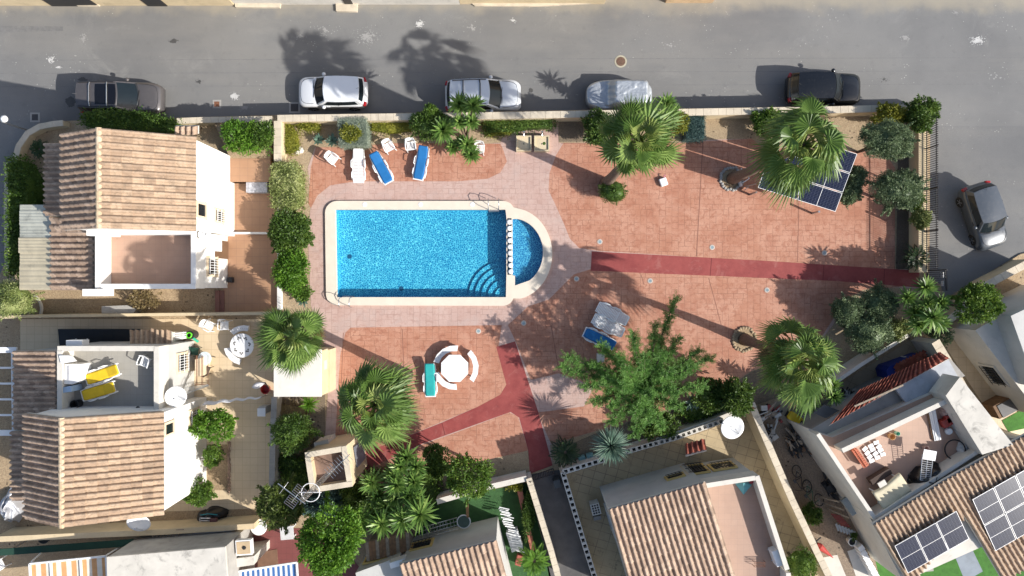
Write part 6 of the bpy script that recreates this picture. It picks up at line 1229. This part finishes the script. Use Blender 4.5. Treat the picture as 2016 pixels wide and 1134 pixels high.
b.tube([(-.46, -.22, .72), (-.46, .2, .74), (.12, .2, .76), (.12, -.22, .74), (-.46, -.22, .72)], .022, 6); b.build("rack", WMET, t); MB().box((.3, 0, .72), (.42, .36, .14)).build("seat", mat("maroon_seat", (.12, .05, .05), .5), t, bevel=.03); MB().tube([(-.5, .3, .55), (0, .42, .7), (.5, .36, .7)], .03, 6).build("body_panel", mat("teal_panel", (.02, .25, .3), .3), t)
t = thing("ladder", "grey wooden ladder lying along the cream wall", "ladder", P(315, 1055, 1.3)); b = MB(); b.bar(P(262, 1048, 1.3), P(362, 1042, 1.5), .05, .06).bar(P(268, 1062, 1.3), P(330, 1061, 1.4), .05, .06); [b.bar(P(300 + k * 7, 1058, 1.33), P(308 + k * 7, 1047, 1.38), .04, .04) for k in range(8)]; b.build("rails", GREYWOOD, t, True)
c = P(58, 1050, .3); tag(MB().lathe((0, 0, 0), [(.26, 0), (.3, .5), (.34, .8), (.3, .82)], 16).build("black_bag", mat("black_plastic", (.014, .014, .016), .4)), "black refuse bin behind the tiled gable by the cream wall", "bin"); bpy.data.objects["black_bag"].name = "refuse_bin"; bpy.data.objects["refuse_bin"].location = P(104, 1049)
t = thing("border_stones", "row of small reddish edging stones along the lower cream wall", "edging"); b = MB(); rg = random.Random(8)
for k in range(60): px = -4 + k * 8.2; q = P(px + rg.uniform(-1, 1), 1060 - .033 * px + rg.uniform(-2, 2) - 3, .05); b.lathe((q.x, q.y), [(.09, -.02), (.11, .06), (.05, .13)], 6, ph=rg.random())
b.build("stones", mat("edging_stone", (.34, .23, .16), .9, .3, 4), t, True)
t = thing("flowerbed_edging", "double row of stones edging the bed below the lemon tree", "edging"); b = MB()
for k in range(30): q = P(450 + rg.uniform(-1.5, 1.5), 872 + k * 3.3, .05); b.lathe((q.x, q.y), [(.08, -.02), (.1, .06), (.05, .12)], 6, ph=rg.random())
b.build("stones", mat("edging_stone", (.34, .23, .16), .9, .3, 4), t, True)
b = MB(); b.sheet(poly([(404, 875), (447, 875), (447, 965), (404, 965)]), .012); b.build("planting_bed", SOIL)['kind'] = 'structure'
# house C / red patio
def rtable(label, px, py, r_, m, z=.72, grp="white garden tables"):
    c = P(px, py, z); t = thing("round_table", label, "table", (c.x, c.y, 0), 0, grp); MB().lathe((0, 0), [(r_, z - .03), (r_ + .012, z - .012), (r_, z), (r_ * .86, z + .004), (r_ * .84, z)], 32).build("tabletop", m, t); [MB().tube([(r_ * .7 * math.cos(a), r_ * .7 * math.sin(a), 0), (r_ * .6 * math.cos(a), r_ * .6 * math.sin(a), z - .02)], .03, 8).build("leg", m, t) for a in (.8, 2.37, 3.94, 5.5)]; return t
rtable("round white plastic table at the corner of the dark red patio", 509, 1038, .45, WPLA)
c = P(565, 1049, .6); t = thing("square_table", "square pale grey table top on the dark red patio", "table", (c.x, c.y, 0)); MB().box((0, 0, .6), (.76, .76, .04), rz=R(5)).build("tabletop", mat("pale_grey_board", (.58, .58, .58), .6), t, bevel=.01); [MB().box((sx * .3, sy * .3, .29), (.06, .06, .58), rz=R(5)).build("leg", WMET, t) for sx in (-1, 1) for sy in (-1, 1)]
# garden of house D
t = thing("metal_bed_frames", "stack of rusty wire bed frames along the grey house", "metal frames", P(875, 1035)); b = MB()
for (x0, y0, dz) in ((818, 1042, .5), (840, 1036, .8)):
    for k in range(10): b.tube([P(x0 + k * 6.5, y0 - k * 1.9, dz), P(x0 + 4 + k * 6.5, y0 + 22 - k * 1.9, dz)], .014, 4)
    for k in range(4): b.tube([P(x0 + k * 1.3, y0 + k * 7, dz), P(x0 + 60 + k * 1.3, y0 - 17 + k * 7, dz)], .018, 4)
b.build("bars", STEEL, t, True)
c = P(913, 1027, 1.0); t = thing("round_mirror_table", "round glass table with a pale rim beside the grey house", "table", (c.x, c.y, 0)); MB().lathe((0, 0), [(.36, .98), (.36, 1.02)], 26).build("tabletop", mat("green_glass", (.08, .13, .11), .1, .1), t); MB().tube([(.36 * math.cos(k * .2618), .36 * math.sin(k * .2618), 1.0) for k in range(25)], .035, 6).build("rim", WMET, t); MB().cyl((0, 0), .05, 0, .98, 10).build("pedestal", WMET, t)
t = thing("planter_row", "long terracotta planter trough with dark plants by the alley wall", "planter", P(1040, 1030)); MB().prism(poly([(1017, 962), (1027, 960), (1053, 1083), (1045, 1086)], .6), 0, .6).build("trough", mat("terracotta_brick", (.36, .13, .085), .85, .15), t, True); b = MB()
V, Fq = crown_geo(tuple(P(1040, 1015, .6)), (.3, 1.6, .35), 1600, .13, .06, 26, 77); np_obj("plants", V, Fq, L_DARK, t, True)
c = P(1015, 960, .5); V, Fq = crown_geo(tuple(c), (.4, .3, .25), 500, .14, .07, 8, 78); t2 = thing("corner_plant", "yellow-green plant in the turf garden's corner", "plant", (c.x, c.y, 0)); np_obj("foliage", V, Fq, L_YEL, t2, True)
t = thing("furniture_pile", "pile of folded white garden furniture along the sunny house wall", "furniture pile", P(1000, 1045)); b = MB(); rg = random.Random(12)
for k in range(26): q = P(992 + k * 1.15 + rg.uniform(-3, 5), 1000 + k * 3.4, .5 + .4 * rg.random()); b.bar(q + Vector((-.28, .05, 0)), q + Vector((.28, -.07, rg.uniform(-.1, .1))), .05, .03)
b.build("slats", WPLA, t, True); MB().prism(poly([(996, 1050), (1018, 1042), (1030, 1078), (1008, 1088)], .6), .05, .6).build("lid_box", mat("grey_chest", (.5, .52, .54), .5, .2, 8), t, True, bevel=.03)
c = P(1022, 1103, .3); tag(MB().box((c.x, c.y, .2), (.34, .6, .35), rz=R(-16)).build("red_crate", mat("brick_red_plastic", (.34, .09, .06), .6), bevel=.02), "brick red crate at the end of the white furniture pile", "crate")
t = thing("wooden_post", "brown wooden post with pale cap beside the round glass table", "post", P(920, 1005)); MB().bar(P(919, 985, .3), P(921, 1018, 1.2), .14, .1).build("post", WOOD, t, True)
# patio of house E
def bblock(label, px, py, z, rz, grp="hollow blocks on the stained patio"):
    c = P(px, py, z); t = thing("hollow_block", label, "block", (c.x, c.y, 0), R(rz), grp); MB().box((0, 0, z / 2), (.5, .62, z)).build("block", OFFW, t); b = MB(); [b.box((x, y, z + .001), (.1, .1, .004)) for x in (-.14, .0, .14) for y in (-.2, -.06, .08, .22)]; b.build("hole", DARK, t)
bblock("white hollow block stack beside the stained patio's house", 1173, 1003, .8, 14)
c = P(1176, 1020, .2); tag(MB().box((c.x, c.y, .12), (.42, .2, .24), rz=R(12)).build("stone_slab", CONC), "grey slab next to the hollow block stack", "slab")
c = P(1360, 882, .5); tag(MB().lathe((0, 0, 0), [(.2, 0), (.3, .1), (.26, .5), (.1, .62)], 12).build("rubbish_bag", mat("black_plastic", (.014, .014, .016), .4)), "black rubbish bag beside the small red porch roof", "bag"); bpy.data.objects["rubbish_bag"].location = P(1361, 883)
c = P(1462, 960, 3.2); t = thing("folded_windbreak", "turquoise folded cloth tent in the terrace corner", "tent", (c.x, c.y, 3.0)); p_ = [P(1447, 952, 3.05), P(1476, 947, 3.05), P(1480, 955, 3.05), P(1464, 974, 3.05)]; ap = P(1464, 951, 3.5); MB().add(p_ + [ap], [(0, 1, 4), (1, 2, 4), (2, 3, 4), (3, 0, 4)]).build("cloth", mat("turquoise_cloth", (.15, .42, .44), .8), t, True)
c = P(1478, 943, 3.1); tag(MB().lathe((0, 0, 0), [(.16, 0), (.2, .1), (.12, .24)], 12).build("red_ball_bag", mat("crimson_cloth", (.35, .03, .05), .7)), "small crimson bag behind the turquoise cloth tent", "bag"); bpy.data.objects["red_ball_bag"].name = "red_bag"; bpy.data.objects["red_bag"].location = P(1477, 944, 3.0)
t = thing("plant_stand", "small rusty iron plant stand on the pink terrace", "plant stand", P(1492, 1107, 3.0)); b = MB(); [b.tube([(-.3, -.12 + .08 * k, .3), (.3, -.12 + .08 * k, .3)], .015, 5) for k in range(4)]; [b.tube([(sx * .28, sy * .12, 0), (sx * .28, sy * .12, .3)], .015, 5) for sx in (-1, 1) for sy in (-1, 1)]; b.build("frame", RUST, t)
c = P(994 + 102, 951, .5); tag(MB().box((c.x + .02, c.y, .35), (.4, .45, .7), rz=R(15)).build("litter_bin", mat("dark_slate", (.05, .06, .065), .6), bevel=.02), "dark slate litter bin beside the alley gate", "bin")
for px, py, lb in ((1146, 904, "pale teal plastic tub nearest the dark cycad"), (1162, 899, "pale teal plastic tub nearest the blue yucca")): c = P(px, py, .3); o = MB().box((0, 0, .2), (.4, .34, .4), rz=R(15)).build("plastic_tub", mat("teal_tub", (.2, .36, .36), .5), bevel=.03); o.location = (c.x, c.y, 0); tag(o, lb, "tub", "pale teal tubs")
c = P(1305, 359); t = thing("white_bag", "white square bag with pink trim dropped on the terracotta paving", "bag", c, R(20)); MB().box((0, 0, .12), (.42, .46, .22)).build("bag", WPLA, t, bevel=.05); MB().tube([(.1, .2, .2), (.16, .34, .22), (.24, .3, .2)], .03, 6).build("handle", mat("pink_trim", (.55, .2, .25), .6), t)
c = P(1183, 705, .4); tag(MB().box((0, 0, .2), (.42, .5, .38)).build("storage_box", OFFW, bevel=.03), "pale storage box under the feathery tree beside the loungers", "box"); bpy.data.objects["storage_box"].location = (c.x, c.y, 0)
# two wash basins
BASM = mat("cream_basin_stone", (.60, .50, .33), .6, .06)
for px, lb in ((1031, "cream stone foot basin nearer the low yuccas"), (1066, "cream stone foot basin with a leaf, beside the brown bed")):
    c = P(px, 285); t = thing("foot_basin", lb, "basin", c, 0, "cream basins with taps"); b = MB(); a_ = .43
    b.prism([(-a_, -a_), (a_, -a_), (a_, a_), (-a_, a_)], 0, .34); [b.box(v, d) for v, d in (((0, a_ - .03, .38), (2 * a_, .06, .09)), ((0, -a_ + .03, .38), (2 * a_, .06, .09)), ((a_ - .03, 0, .38), (.06, 2 * a_ - .12, .09)), ((-a_ + .03, 0, .38), (.06, 2 * a_ - .12, .09)))]
    b.build("bowl", BASM, t); MB().cyl((0, -.02), .035, .34, .345, 12).build("drain", BMET, t); MB().tube([(0, .52, 0), (0, .52, .95), (0, .40, 1.0), (0, .30, .96)], .02, 8).box((0, .52, 1.0), (.12, .04, .03)).build("tap", STEEL, t)
    if px > 1050: MB().lathe((.14, -.0, .345), [(.1, 0), (.06, .015)], 6).build("wet_leaf", L_DARK, t)
for k, (px, py) in enumerate(((588, 294), (592, 296), (585, 297))):
    c = P(px, py); o = MB().lathe((0, 0, 0), [(.16 + .04 * k, -.02), (.18, .08), (.08, .16)], 7).build("white_rock", mat("white_rock", (.6, .57, .5), .9, .15, 6)); o.location = c; tag(o, "pale rough rock beside the golden ivy patch", "rock", "pale rocks by the ivy")

# ================================================================ solar canopy and panels
def panel_module(parent, M, w_, h_, split='x'):
    b = MB(); b.box((0, 0, 0), (w_, h_, .035)); q = .022
    b.add([(-w_ / 2 + q, -h_ / 2 + q, .0185), (w_ / 2 - q, -h_ / 2 + q, .0185), (w_ / 2 - q, h_ / 2 - q, .0185), (-w_ / 2 + q, h_ / 2 - q, .0185)], [(0, 1, 2, 3)], 1)
    b.box((0, 0, .0192), (.02, h_ - .04, .001) if split == 'x' else (w_ - .04, .02, .001)); o = b.build("module", [WMET, SOLAR], parent); o.matrix_local = M; return o
def array(label, corner, ex, ey, nx, ny, w_, h_, gap=.05, skip=(), split='x', nm="solar_array"):
    """corner: world point; ex, ey: unit vectors of the module plane"""
    t = thing(nm, label, "solar panels", corner, 0, "solar panel arrays"); ez_ = ex.cross(ey).normalized(); fl = ez_.z < 0; ez_ = -ez_ if fl else ez_
    for i in range(nx):
        for j in range(ny):
            if (i, j) in skip: continue
            c = ex * ((i + .5) * (w_ + gap)) + ey * ((j + .5) * (h_ + gap)); M = Matrix((ex, -ey if fl else ey, ez_)).transposed().to_4x4(); M.translation = c; panel_module(t, M, w_, h_, split)
    return t, ez_
c0 = P(1491, 370, 2.45); c1 = P(1645, 418, 2.25); c2 = P(1679, 300, 2.75); ex = (c1 - c0).normalized(); ey = (c2 - c1); ey = (ey - ex * ey.dot(ex)).normalized(); w_ = (c1 - c0).length / 2 - .05; h_ = (c2 - c1).length / 3 - .05
t, ez_ = array("solar panel canopy on steel legs under the leaning palm", c0, ex, ey, 2, 3, w_, h_, .05, ((0, 2),), 'x', "solar_canopy")
for u, v in ((.2, .1), (1.9, .1), (.2, 1.9), (1.9, 2.8)):
    p_ = ex * (w_ * u) + ey * (h_ * v); MB().box((p_.x, p_.y, (p_.z - c0.z) / 2 - c0.z / 2 - .1), (.1, .1, c0.z + p_.z - .1)).build("leg", STEEL, t)
for v in (.3, 1.6): MB().bar(ex * .1 + ey * (h_ * v) - ez_ * .08, ex * (2 * w_) + ey * (h_ * v) - ez_ * .08, .08, .08).build("rail", STEEL, t)
t = thing("folding_ladder", "steel step frame beside the leaning palm's foot", "steps", P(1475, 368)); MB().bar(P(1463, 368, .1), P(1488, 362, 1.2), .05, .05).bar(P(1466, 374, .1), P(1470, 371, .5), .3, .04).build("frame", STEEL, t, True)
A_ = P(1755, 1071, 4.05); B_ = P(1877, 1002, 4.05); C_ = P(1898, 1058, 3.72); ex = (B_ - A_).normalized(); ey = (C_ - B_); ey = (ey - ex * ey.dot(ex)).normalized(); L1 = (B_ - A_).length; L2 = (C_ - B_).length
array("three solar panels in a row at the tiled roof's lower edge", A_ + Vector((0, 0, .24)), ex, ey, 3, 1, L1 / 3 - .04, L2, .04, (), 'y')
A_ = P(1913, 983, 4.25); B_ = A_ + ex * ((P(2000, 932, 4.25) - A_).length * 2); array("larger block of solar panels at the right edge of the tiled roof", A_, ex, ey, 4, 2, L1 / 3 * 1.0, L2 * .92, .05, (), 'y')

# ================================================================ clutter on and around house F
c = P(1752, 967, 3.5); t = thing("covered_table", "large cream plastic table with books on the cluttered terrace", "table", (c.x, c.y, 3.0), R(32)); b = MB(); b.grid(18, 14, lambda u, v: ((u - .5) * 1.75, (v - .5) * 1.15 - .08 * math.sin(u * 5), .74 + .03 * math.sin(u * 7 + v * 3) - .10 * max(0, abs(2 * v - 1) - .85) / .15)); b.build("tabletop", mat("cream_sheet", (.60, .53, .36), .6, .1, 3, dirt=.25), t, smooth=True, solid=.05); [MB().box((sx * .7, sy * .42, .35), (.06, .06, .7)).build("leg", WPLA, t) for sx in (-1, 1) for sy in (-1, 1)]
c = P(1736, 952, 3.8); tag(MB().box((c.x, c.y, 3.83), (.42, .28, .06), rz=R(30)).build("paper_stack", OFFW), "pale stack of printed papers on the cream table", "papers")
heap("rubbish_bags", "big shiny black plastic bag heap under the white rack", "bags", 1822, 938, 29, 34, .75, 3.0, mat("black_bag_plastic", (.010, .010, .012), .22, .2), 21, 34)
t = thing("wire_rack", "white wire shelf rack with papers on top of black bags", "rack", P(1824, 915, 3.8)); b = MB(); p0, p1, p2 = P(1816, 895, 3.85), P(1838, 890, 3.85), P(1832, 945, 3.7)
p3 = P(1812, 945, 3.7)
for k in range(15): u = k / 14; b.tube([p0.lerp(p3, u), p1.lerp(p2, u)], .011, 4)
for k in range(3): b.tube([p0.lerp(p1, k / 2), p3.lerp(p2, k / 2)], .016, 4)
b.build("wires", WMET, t, True); MB().box(P(1830, 896, 3.92), (.66, .5, .03), rz=R(-10)).build("paper_sheet", WPLA, t, True)
t = thing("egg_trays", "two rows of white foam trays drying on the pink terrace", "trays", P(1720, 890, 3.0)); M0 = P(1720, 889, 3.05)
for i in range(3):
    for j in range(4): q = M0 + Vector((math.cos(R(30)) * (i - 1) * .34 - math.sin(R(30)) * (j - 1.5) * .24, math.sin(R(30)) * (i - 1) * .34 + math.cos(R(30)) * (j - 1.5) * .24, rg.uniform(0, .06))); MB().box(q, (.28, .2, .05), rz=R(30 + rg.uniform(-14, 14))).build("tray", WPLA, t, True, bevel=.015)
t = thing("orange_crate", "orange slatted crate on edge at the terrace corner", "crate", P(1691, 897, 3.0)); b = MB(); M_ = Matrix.Rotation(R(-58), 3, 'Z')
for k in range(9): b.box(P(1682 + k * 2.6, 886 + k * 3.6, 3.25), (.1, .24, .34), rz=R(-58))
b.bar(P(1681, 882, 3.44), P(1706, 919, 3.44), .05, .05).bar(P(1677, 886, 3.44), P(1701, 921, 3.44), .05, .05); b.build("slats", mat("orange_red_plastic", (.45, .10, .035), .6), t, True)
t = thing("metal_profiles", "bundle of long white metal profiles on the pink terrace", "profiles", P(1837, 838, 3.0)); b = MB(); [b.bar(P(1829 + k * 3.4, 806 - k * .4, 3.1 + .03 * (k % 2)), P(1841 + k * 3.4, 868 - k * .8, 3.1 + .03 * (k % 2)), .075, .06) for k in range(4)]; b.build("profile_bars", WMET, t, True); MB().bar(P(1825, 808, 3.06), P(1837, 866, 3.06), .06, .05).build("wood_bar", WOOD, t, True)
for px, py, w_, rz, lb in ((1857, 830, .5, 28, "red plastic crate nearer the stone bulkhead"), (1862, 822, .36, 20, "smaller red plastic crate behind its neighbour")): o = MB().box((0, 0, .18), (w_, .42, .36), rz=R(rz)).build("red_crate", mat("red_crate_plastic", (.30, .035, .028), .5), bevel=.02); o.location = P(px, py, 3.0); tag(o, lb, "crate", "red crates on the terrace")
heap("bag_of_scrap", "crumpled brown and pink bundle in the terrace's far corner", "bundle", 1856, 806, 9, 12, .4, 3.0, mat("pinkish_cloth", (.36, .25, .22), .7, .3, 8), 31, 14)
o = MB().lathe((0, 0, 0), [(.16, 0), (.2, .1), (.16, .2)], 9).build("plastic_sack", WPLA); o.location = P(1865, 848, 3.0); tag(o, "small white plastic sack below the red crates", "sack")
c = P(1884, 887, 3.4); t = thing("spare_tyre", "black tyre leaning over a bundle in the terrace corner", "wheel", (c.x, c.y, 3.0)); MB().tube([(.46 * math.cos(k * .2244), .52 * math.sin(k * .2244), .25 + .12 * math.cos(k * .2244)) for k in range(29)], .035, 7).build("tyre", DARK, t, smooth=True)
heap("white_sacks", "white sacks and rope piled inside the black tyre", "sacks", 1893, 885, 10, 16, .35, 3.0, mat("grey_sack", (.55, .54, .52), .8, .2, 8), 33, 14)
t = thing("flat_boards", "grey boards lying beside the black bags", "boards", P(1868, 925, 3.0)); [MB().box(P(1862 + k * 9, 930 - k * 5, 3.04 + .03 * k), (.62, .5, .03), rz=R(30)).build("board", mat("grey_board", (.42, .41, .42), .8), t, True) for k in range(3)]
for px, py, r_, m_, lb in ((1752, 858, .17, mat("peach_bowl", (.62, .38, .18), .5), "peach coloured bucket on the terrace edge"), (1763, 852, .11, mat("mint_bowl", (.3, .6, .47), .5), "small mint bowl next to the peach bucket"), (1819, 881, .13, mat("pink_pot", (.45, .33, .30), .7), "little round pot above the white rack")):
    o = MB().lathe((0, 0, 0), [(r_ * .8, 0), (r_, .26), (r_ * .9, .27), (r_ * .72, .05)], 18).build("bucket", m_); o.location = P(px, py, 3.0); tag(o, lb, "bucket")
t = thing("timber_stack", "dark box of old tools leaning at the cream table's far side", "box", P(1730, 935, 3.0)); MB().bar(P(1712, 948, 3.25), P(1750, 925, 3.25), .32, .4).build("box_body", mat("dark_brown_box", (.06, .035, .025), .8), t, True)
# yard between cream wall and house F
def bicycle(label, px, py, rz, m, lean=R(62)):
    t = thing("bicycle", label, "bicycle", P(px, py, .12), R(rz), "bicycles in the gravel yard"); T = Matrix.Rotation(lean, 4, 'X')
    def tr(p): return T @ Vector(p)
    for sx in (-.52, .52):
        o = MB().tube([tr((sx + .33 * math.cos(k * .2856), 0, .34 + .33 * math.sin(k * .2856))) for k in range(23)], .025, 6).build("wheel", DARK, t); s_ = MB(); [s_.tube([tr((sx, 0, .34)), tr((sx + .32 * math.cos(k * .785), 0, .34 + .32 * math.sin(k * .785)))], .004, 3) for k in range(8)]; s_.build("spokes", STEEL, o)
    f = MB(); J = {'r': (-.52, 0, .34), 'b': (-.08, 0, .3), 's': (-.22, 0, .78), 'h': (.36, 0, .8), 'f': (.52, 0, .34)}
    for a, b_ in ("rb", "bs", "sr", "sh", "hb", "hf"): f.tube([tr(J[a]), tr(J[b_])], .022, 6)
    f.build("frame", m, t); MB().bar(tr((-.34, 0, .86)), tr((-.12, 0, .86)), .13, .05).build("saddle", BMET, t); MB().tube([tr((.30, -.28, .95)), tr((.38, 0, .93)), tr((.30, .28, .95))], .018, 6).build("handlebar", BMET, t)
bicycle("dark bicycle lying higher up in the gravel yard", 1585, 935, -55, BMET); bicycle("dark green bicycle lying in front of the black one", 1606, 962, -50, mat("dark_green_frame", (.01, .1, .06), .4))
t = thing("white_trellis", "pale timber props leaning against the cluttered house", "timber props", P(1640, 990)); [MB().bar(P(1614 + k * 6, 978 + k * 11, .3), P(1652 + k * 10, 988 + k * 16, 1.6), .08, .08).build("prop", GREYWOOD, t, True) for k in range(3)]
t = thing("pallet", "grey slatted pallet leaning at the house corner", "pallet", P(1665, 1042, .4)); b = MB(); [b.bar(P(1646 + k * 6, 1031 + k * 2.4, .5), P(1651 + k * 6, 1045 + k * 2.2, .35), .11, .03) for k in range(6)]; b.bar(P(1645, 1034, .47), P(1684, 1048, .45), .08, .05).build("slats", mat("blue_grey_wood", (.33, .36, .38), .8), t, True)
t = thing("red_chairs", "stack of faded red slatted frames above the grey pallet", "frames", P(1645, 1020, .4)); b = MB(); [b.bar(P(1636 + k * 3, 1012 + k * 3.5, .5), P(1656 + k * 3, 1016 + k * 3.5, .5), .06, .04) for k in range(7)]; b.build("slats", mat("faded_red", (.26, .045, .04), .7, .2, 6), t, True)
c = P(1678, 1067, .4); t = thing("flower_pot", "round white pot with dark soil and a plant in the gravel yard", "pot", (c.x, c.y, 0)); MB().lathe((0, 0), [(.17, 0), (.24, .42), (.20, .43), (.19, .34)], 22).build("pot", WPLA, t); MB().cyl((0, 0), .19, .2, .36, 16).build("soil", DARK, t); V, Fq = crown_geo((.1, .32, .4), (.2, .2, .2), 260, .12, .05, 5, 91); np_obj("plant", V, Fq, L_DARK, t)
t = thing("folded_parasol", "red folded parasol lying on sandy ground by the cream wall", "parasol", P(1622, 1078, .2)); b = MB(); q0, q1 = P(1608, 1071, .25), P(1640, 1098, .18); b.tube([q0.lerp(q1, k / 6) for k in range(7)], [.10, .2, .17, .13, .09, .06, .02], 9); b.build("canopy", mat("red_cloth", (.42, .045, .035), .75, .2, 9), t, True); MB().tube([P(1600, 1056, .2), P(1609, 1072, .25)], .035, 6).bar(P(1604, 1068, .2), P(1616, 1058, .3), .06, .06).build("pole", BMET, t, True)
c = P(1567, 824, .7); t = thing("yellow_bin", "yellow lidded cart standing on the grey yard roof edge", "cart", (c.x, c.y, 0)); b = MB(); b.prism([(-.42, -.14), (-.34, -.24), (.3, -.22), (.42, -.1), (.42, .12), (.3, .22), (-.34, .24), (-.42, .14)], .5, .72); o = b.build("lid", mat("bright_yellow", (.75, .52, .02), .4), t, bevel=.03); MB().box((0, 0, .25), (.66, .36, .5)).build("body", BMET, t); MB().box((.33, 0, .73), (.06, .2, .03)).build("handle", BMET, t); t.rotation_euler.z = R(-32)
rg = random.Random(44)
def junk(label, px, py, rx, ry, n, cols, name="scrap_pile", z=.1, L=(.25, .9), an=None):
    t = thing(name, label, "scrap pile", P(px, py)); bs = [MB() for _ in cols]
    for k in range(n):
        q = P(px + rg.gauss(0, .45) * rx, py + rg.gauss(0, .45) * ry, z + rg.uniform(0, .35)); a = rg.uniform(0, 6.28) if an is None else R(an) + rg.gauss(0, .25); l = rg.uniform(*L); b_ = bs[k % len(cols)]
        if rg.random() < .65: b_.bar(q - Vector((math.cos(a), math.sin(a), 0)) * l / 2, q + Vector((math.cos(a), math.sin(a), rg.uniform(-.2, .3))) * l / 2, rg.uniform(.03, .12), rg.uniform(.03, .08))
        else: b_.box(q, (rg.uniform(.12, .4), rg.uniform(.1, .3), rg.uniform(.06, .25)), rz=a)
    for b_, m_ in zip(bs, cols): b_.build("scrap", m_, t, True)
junk("scrap of planks and tools along the cluttered house's side", 1570, 872, 22, 30, 46, [BMET, GREYWOOD, WOOD, DARK], an=-55); junk("heap of pale poles and red cloth behind the broad palm's yuccas", 1518, 812, 22, 14, 34, [GREYW, GREYWOOD, mat("faded_red", (.26, .045, .04), .7, .2, 6), BMET], an=32)
junk("white and black block scraps against the cream wall", 1518, 852, 9, 18, 18, [GREYW, BMET, CONC]); junk("dark scrap wood below the two bicycles", 1640, 955, 16, 34, 34, [BMET, GREYWOOD, DARK], an=-60); junk("black and white jumble on the grey yard roof", 1672, 776, 14, 10, 22, [BMET, GREYW, STEEL], z=.5)
tag(MB().prism(poly([(1600, 812), (1622, 797), (1652, 808), (1626, 824)], 2.3), 2.3, 2.33).build("rubber_mat", mat("slate_mat", (.07, .075, .08), .7)), "dark slate square sheet on the grey yard roof", "sheet")
t = thing("blue_container", "open blue container filled with roof tiles behind the lean-to", "container", P(1790, 733, .8)); b = MB(); b.prism(poly([(1746, 730), (1752, 722), (1820, 698), (1832, 706), (1815, 728), (1764, 752), (1750, 748)], 1.2), .0, 1.15); b.build("tub", mat("royal_blue_plastic", (.012, .035, .26), .5), t, True)
b = MB(); rg2 = random.Random(5)
for i in range(9):
    for j in range(3): q = P(1762 + i * 6.5 + j * 2, 729 - i * 3.2 + j * 6 - 3, 1.22); b.bar(q, q + Vector((.16, .30, .04)), .2, .04)
b.build("tiles", REDT, t, True)
c = P(1775, 702, .5); tag(MB().lathe((0, 0, 0), [(.1, 0), (.12, .4), (.05, .5)], 10).build("gas_bottle", WPLA), "small white bottle on the patio behind the blue container", "bottle"); bpy.data.objects["gas_bottle"].location = P(1775, 704)
c = P(1985, 800, 1.0); t = thing("garden_cabinet", "dark wooden garden cabinet with grey top on green turf", "cabinet", (c.x, c.y, 0), R(28)); MB().box((0, 0, .5), (1.5, .8, 1.0)).build("body", WOOD, t); MB().box((.12, -.05, 1.02), (1.35, .75, .04)).build("top", mat("dark_grey_top", (.1, .1, .105), .6), t); sheet("lawn", [(1972, 828), (2040, 790), (2080, 830), (1985, 850)], .03, mat("bright_turf", (.05, .17, .022), .9, .2, 3, .6, 120))
t = thing("garden_screen", "blue-grey fabric sail over the bright turf by the solar roof", "shade sail", P(1900, 1095, 1.2)); MB().add([P(1870, 1070, 1.6), P(1903, 1058, 1.6), P(1935, 1125, 1.3), P(1900, 1145, 1.3)], [(0, 1, 2, 3)]).build("fabric", mat("bluegrey_fabric", (.2, .235, .28), .8), t, True, solid=.01)
for k, (px, py) in enumerate(((1820, 1108), (1820, 1122))): sheet("stepping_slab", [(px - 18, py - 4), (px + 16, py - 8), (px + 18, py + 2), (px - 16, py + 5)], .02, CONC)
t = thing("hollow_block_row", "white hollow kerb blocks curving beside the bright turf", "blocks", P(1712, 1105)); b = MB(); [b.box(P(1690 + k * 5, 1075 + k * 10 - k * k * .1, .35), (.3, .34, .7), rz=R(-55)) for k in range(7)]; b.build("blocks", WPLA, t, True, bevel=.02)
t = thing("garden_bench_box", "grey metal tool box leaning on the cluttered house wall", "tool box", P(1672, 995)); MB().bar(P(1660, 982, 1.2), P(1682, 1012, 1.4), .35, .3).build("body", mat("galvanised", (.33, .36, .36), .5), t, True)
# pallet box and stone slab in the shaded strip of house A
c = P(228, 610, .3); tag(MB().prism(poly([(200, 603), (250, 601), (268, 609), (262, 617), (200, 617)], .7), 0, .7).build("stone_bench", CONC), "grey stone bench in the shaded strip below the terrace", "bench")
b = MB(); b.tube([P(x, y, .1) for x, y in arc(60, 608, 22, 26, -70, 40, 10)], .09, 6); tag(b.build("kerb_ring", OFFW), "curved pale kerb around the round bush's bed", "kerb")
c = P(452, 551, .3); tag(MB().box((c.x, c.y, .15), (.28, .3, .3)).build("meter_box", BMET, bevel=.02), "small black box on the orange patio by the white house", "box")
for px in (426, 434): MB().prism(poly([(px, 572), (px + 8, 572), (px + 8, 614), (px, 614)]), 0, .16 if px == 426 else .08).build("stone_step", mat("maroon_step", (.22, .10, .075), .8)); 
for i, o in enumerate([o for o in bpy.data.objects if o.name.startswith("stone_step")]): tag(o, ("higher" if i == 0 else "lower") + " maroon step between shaded strip and orange patio", "step")
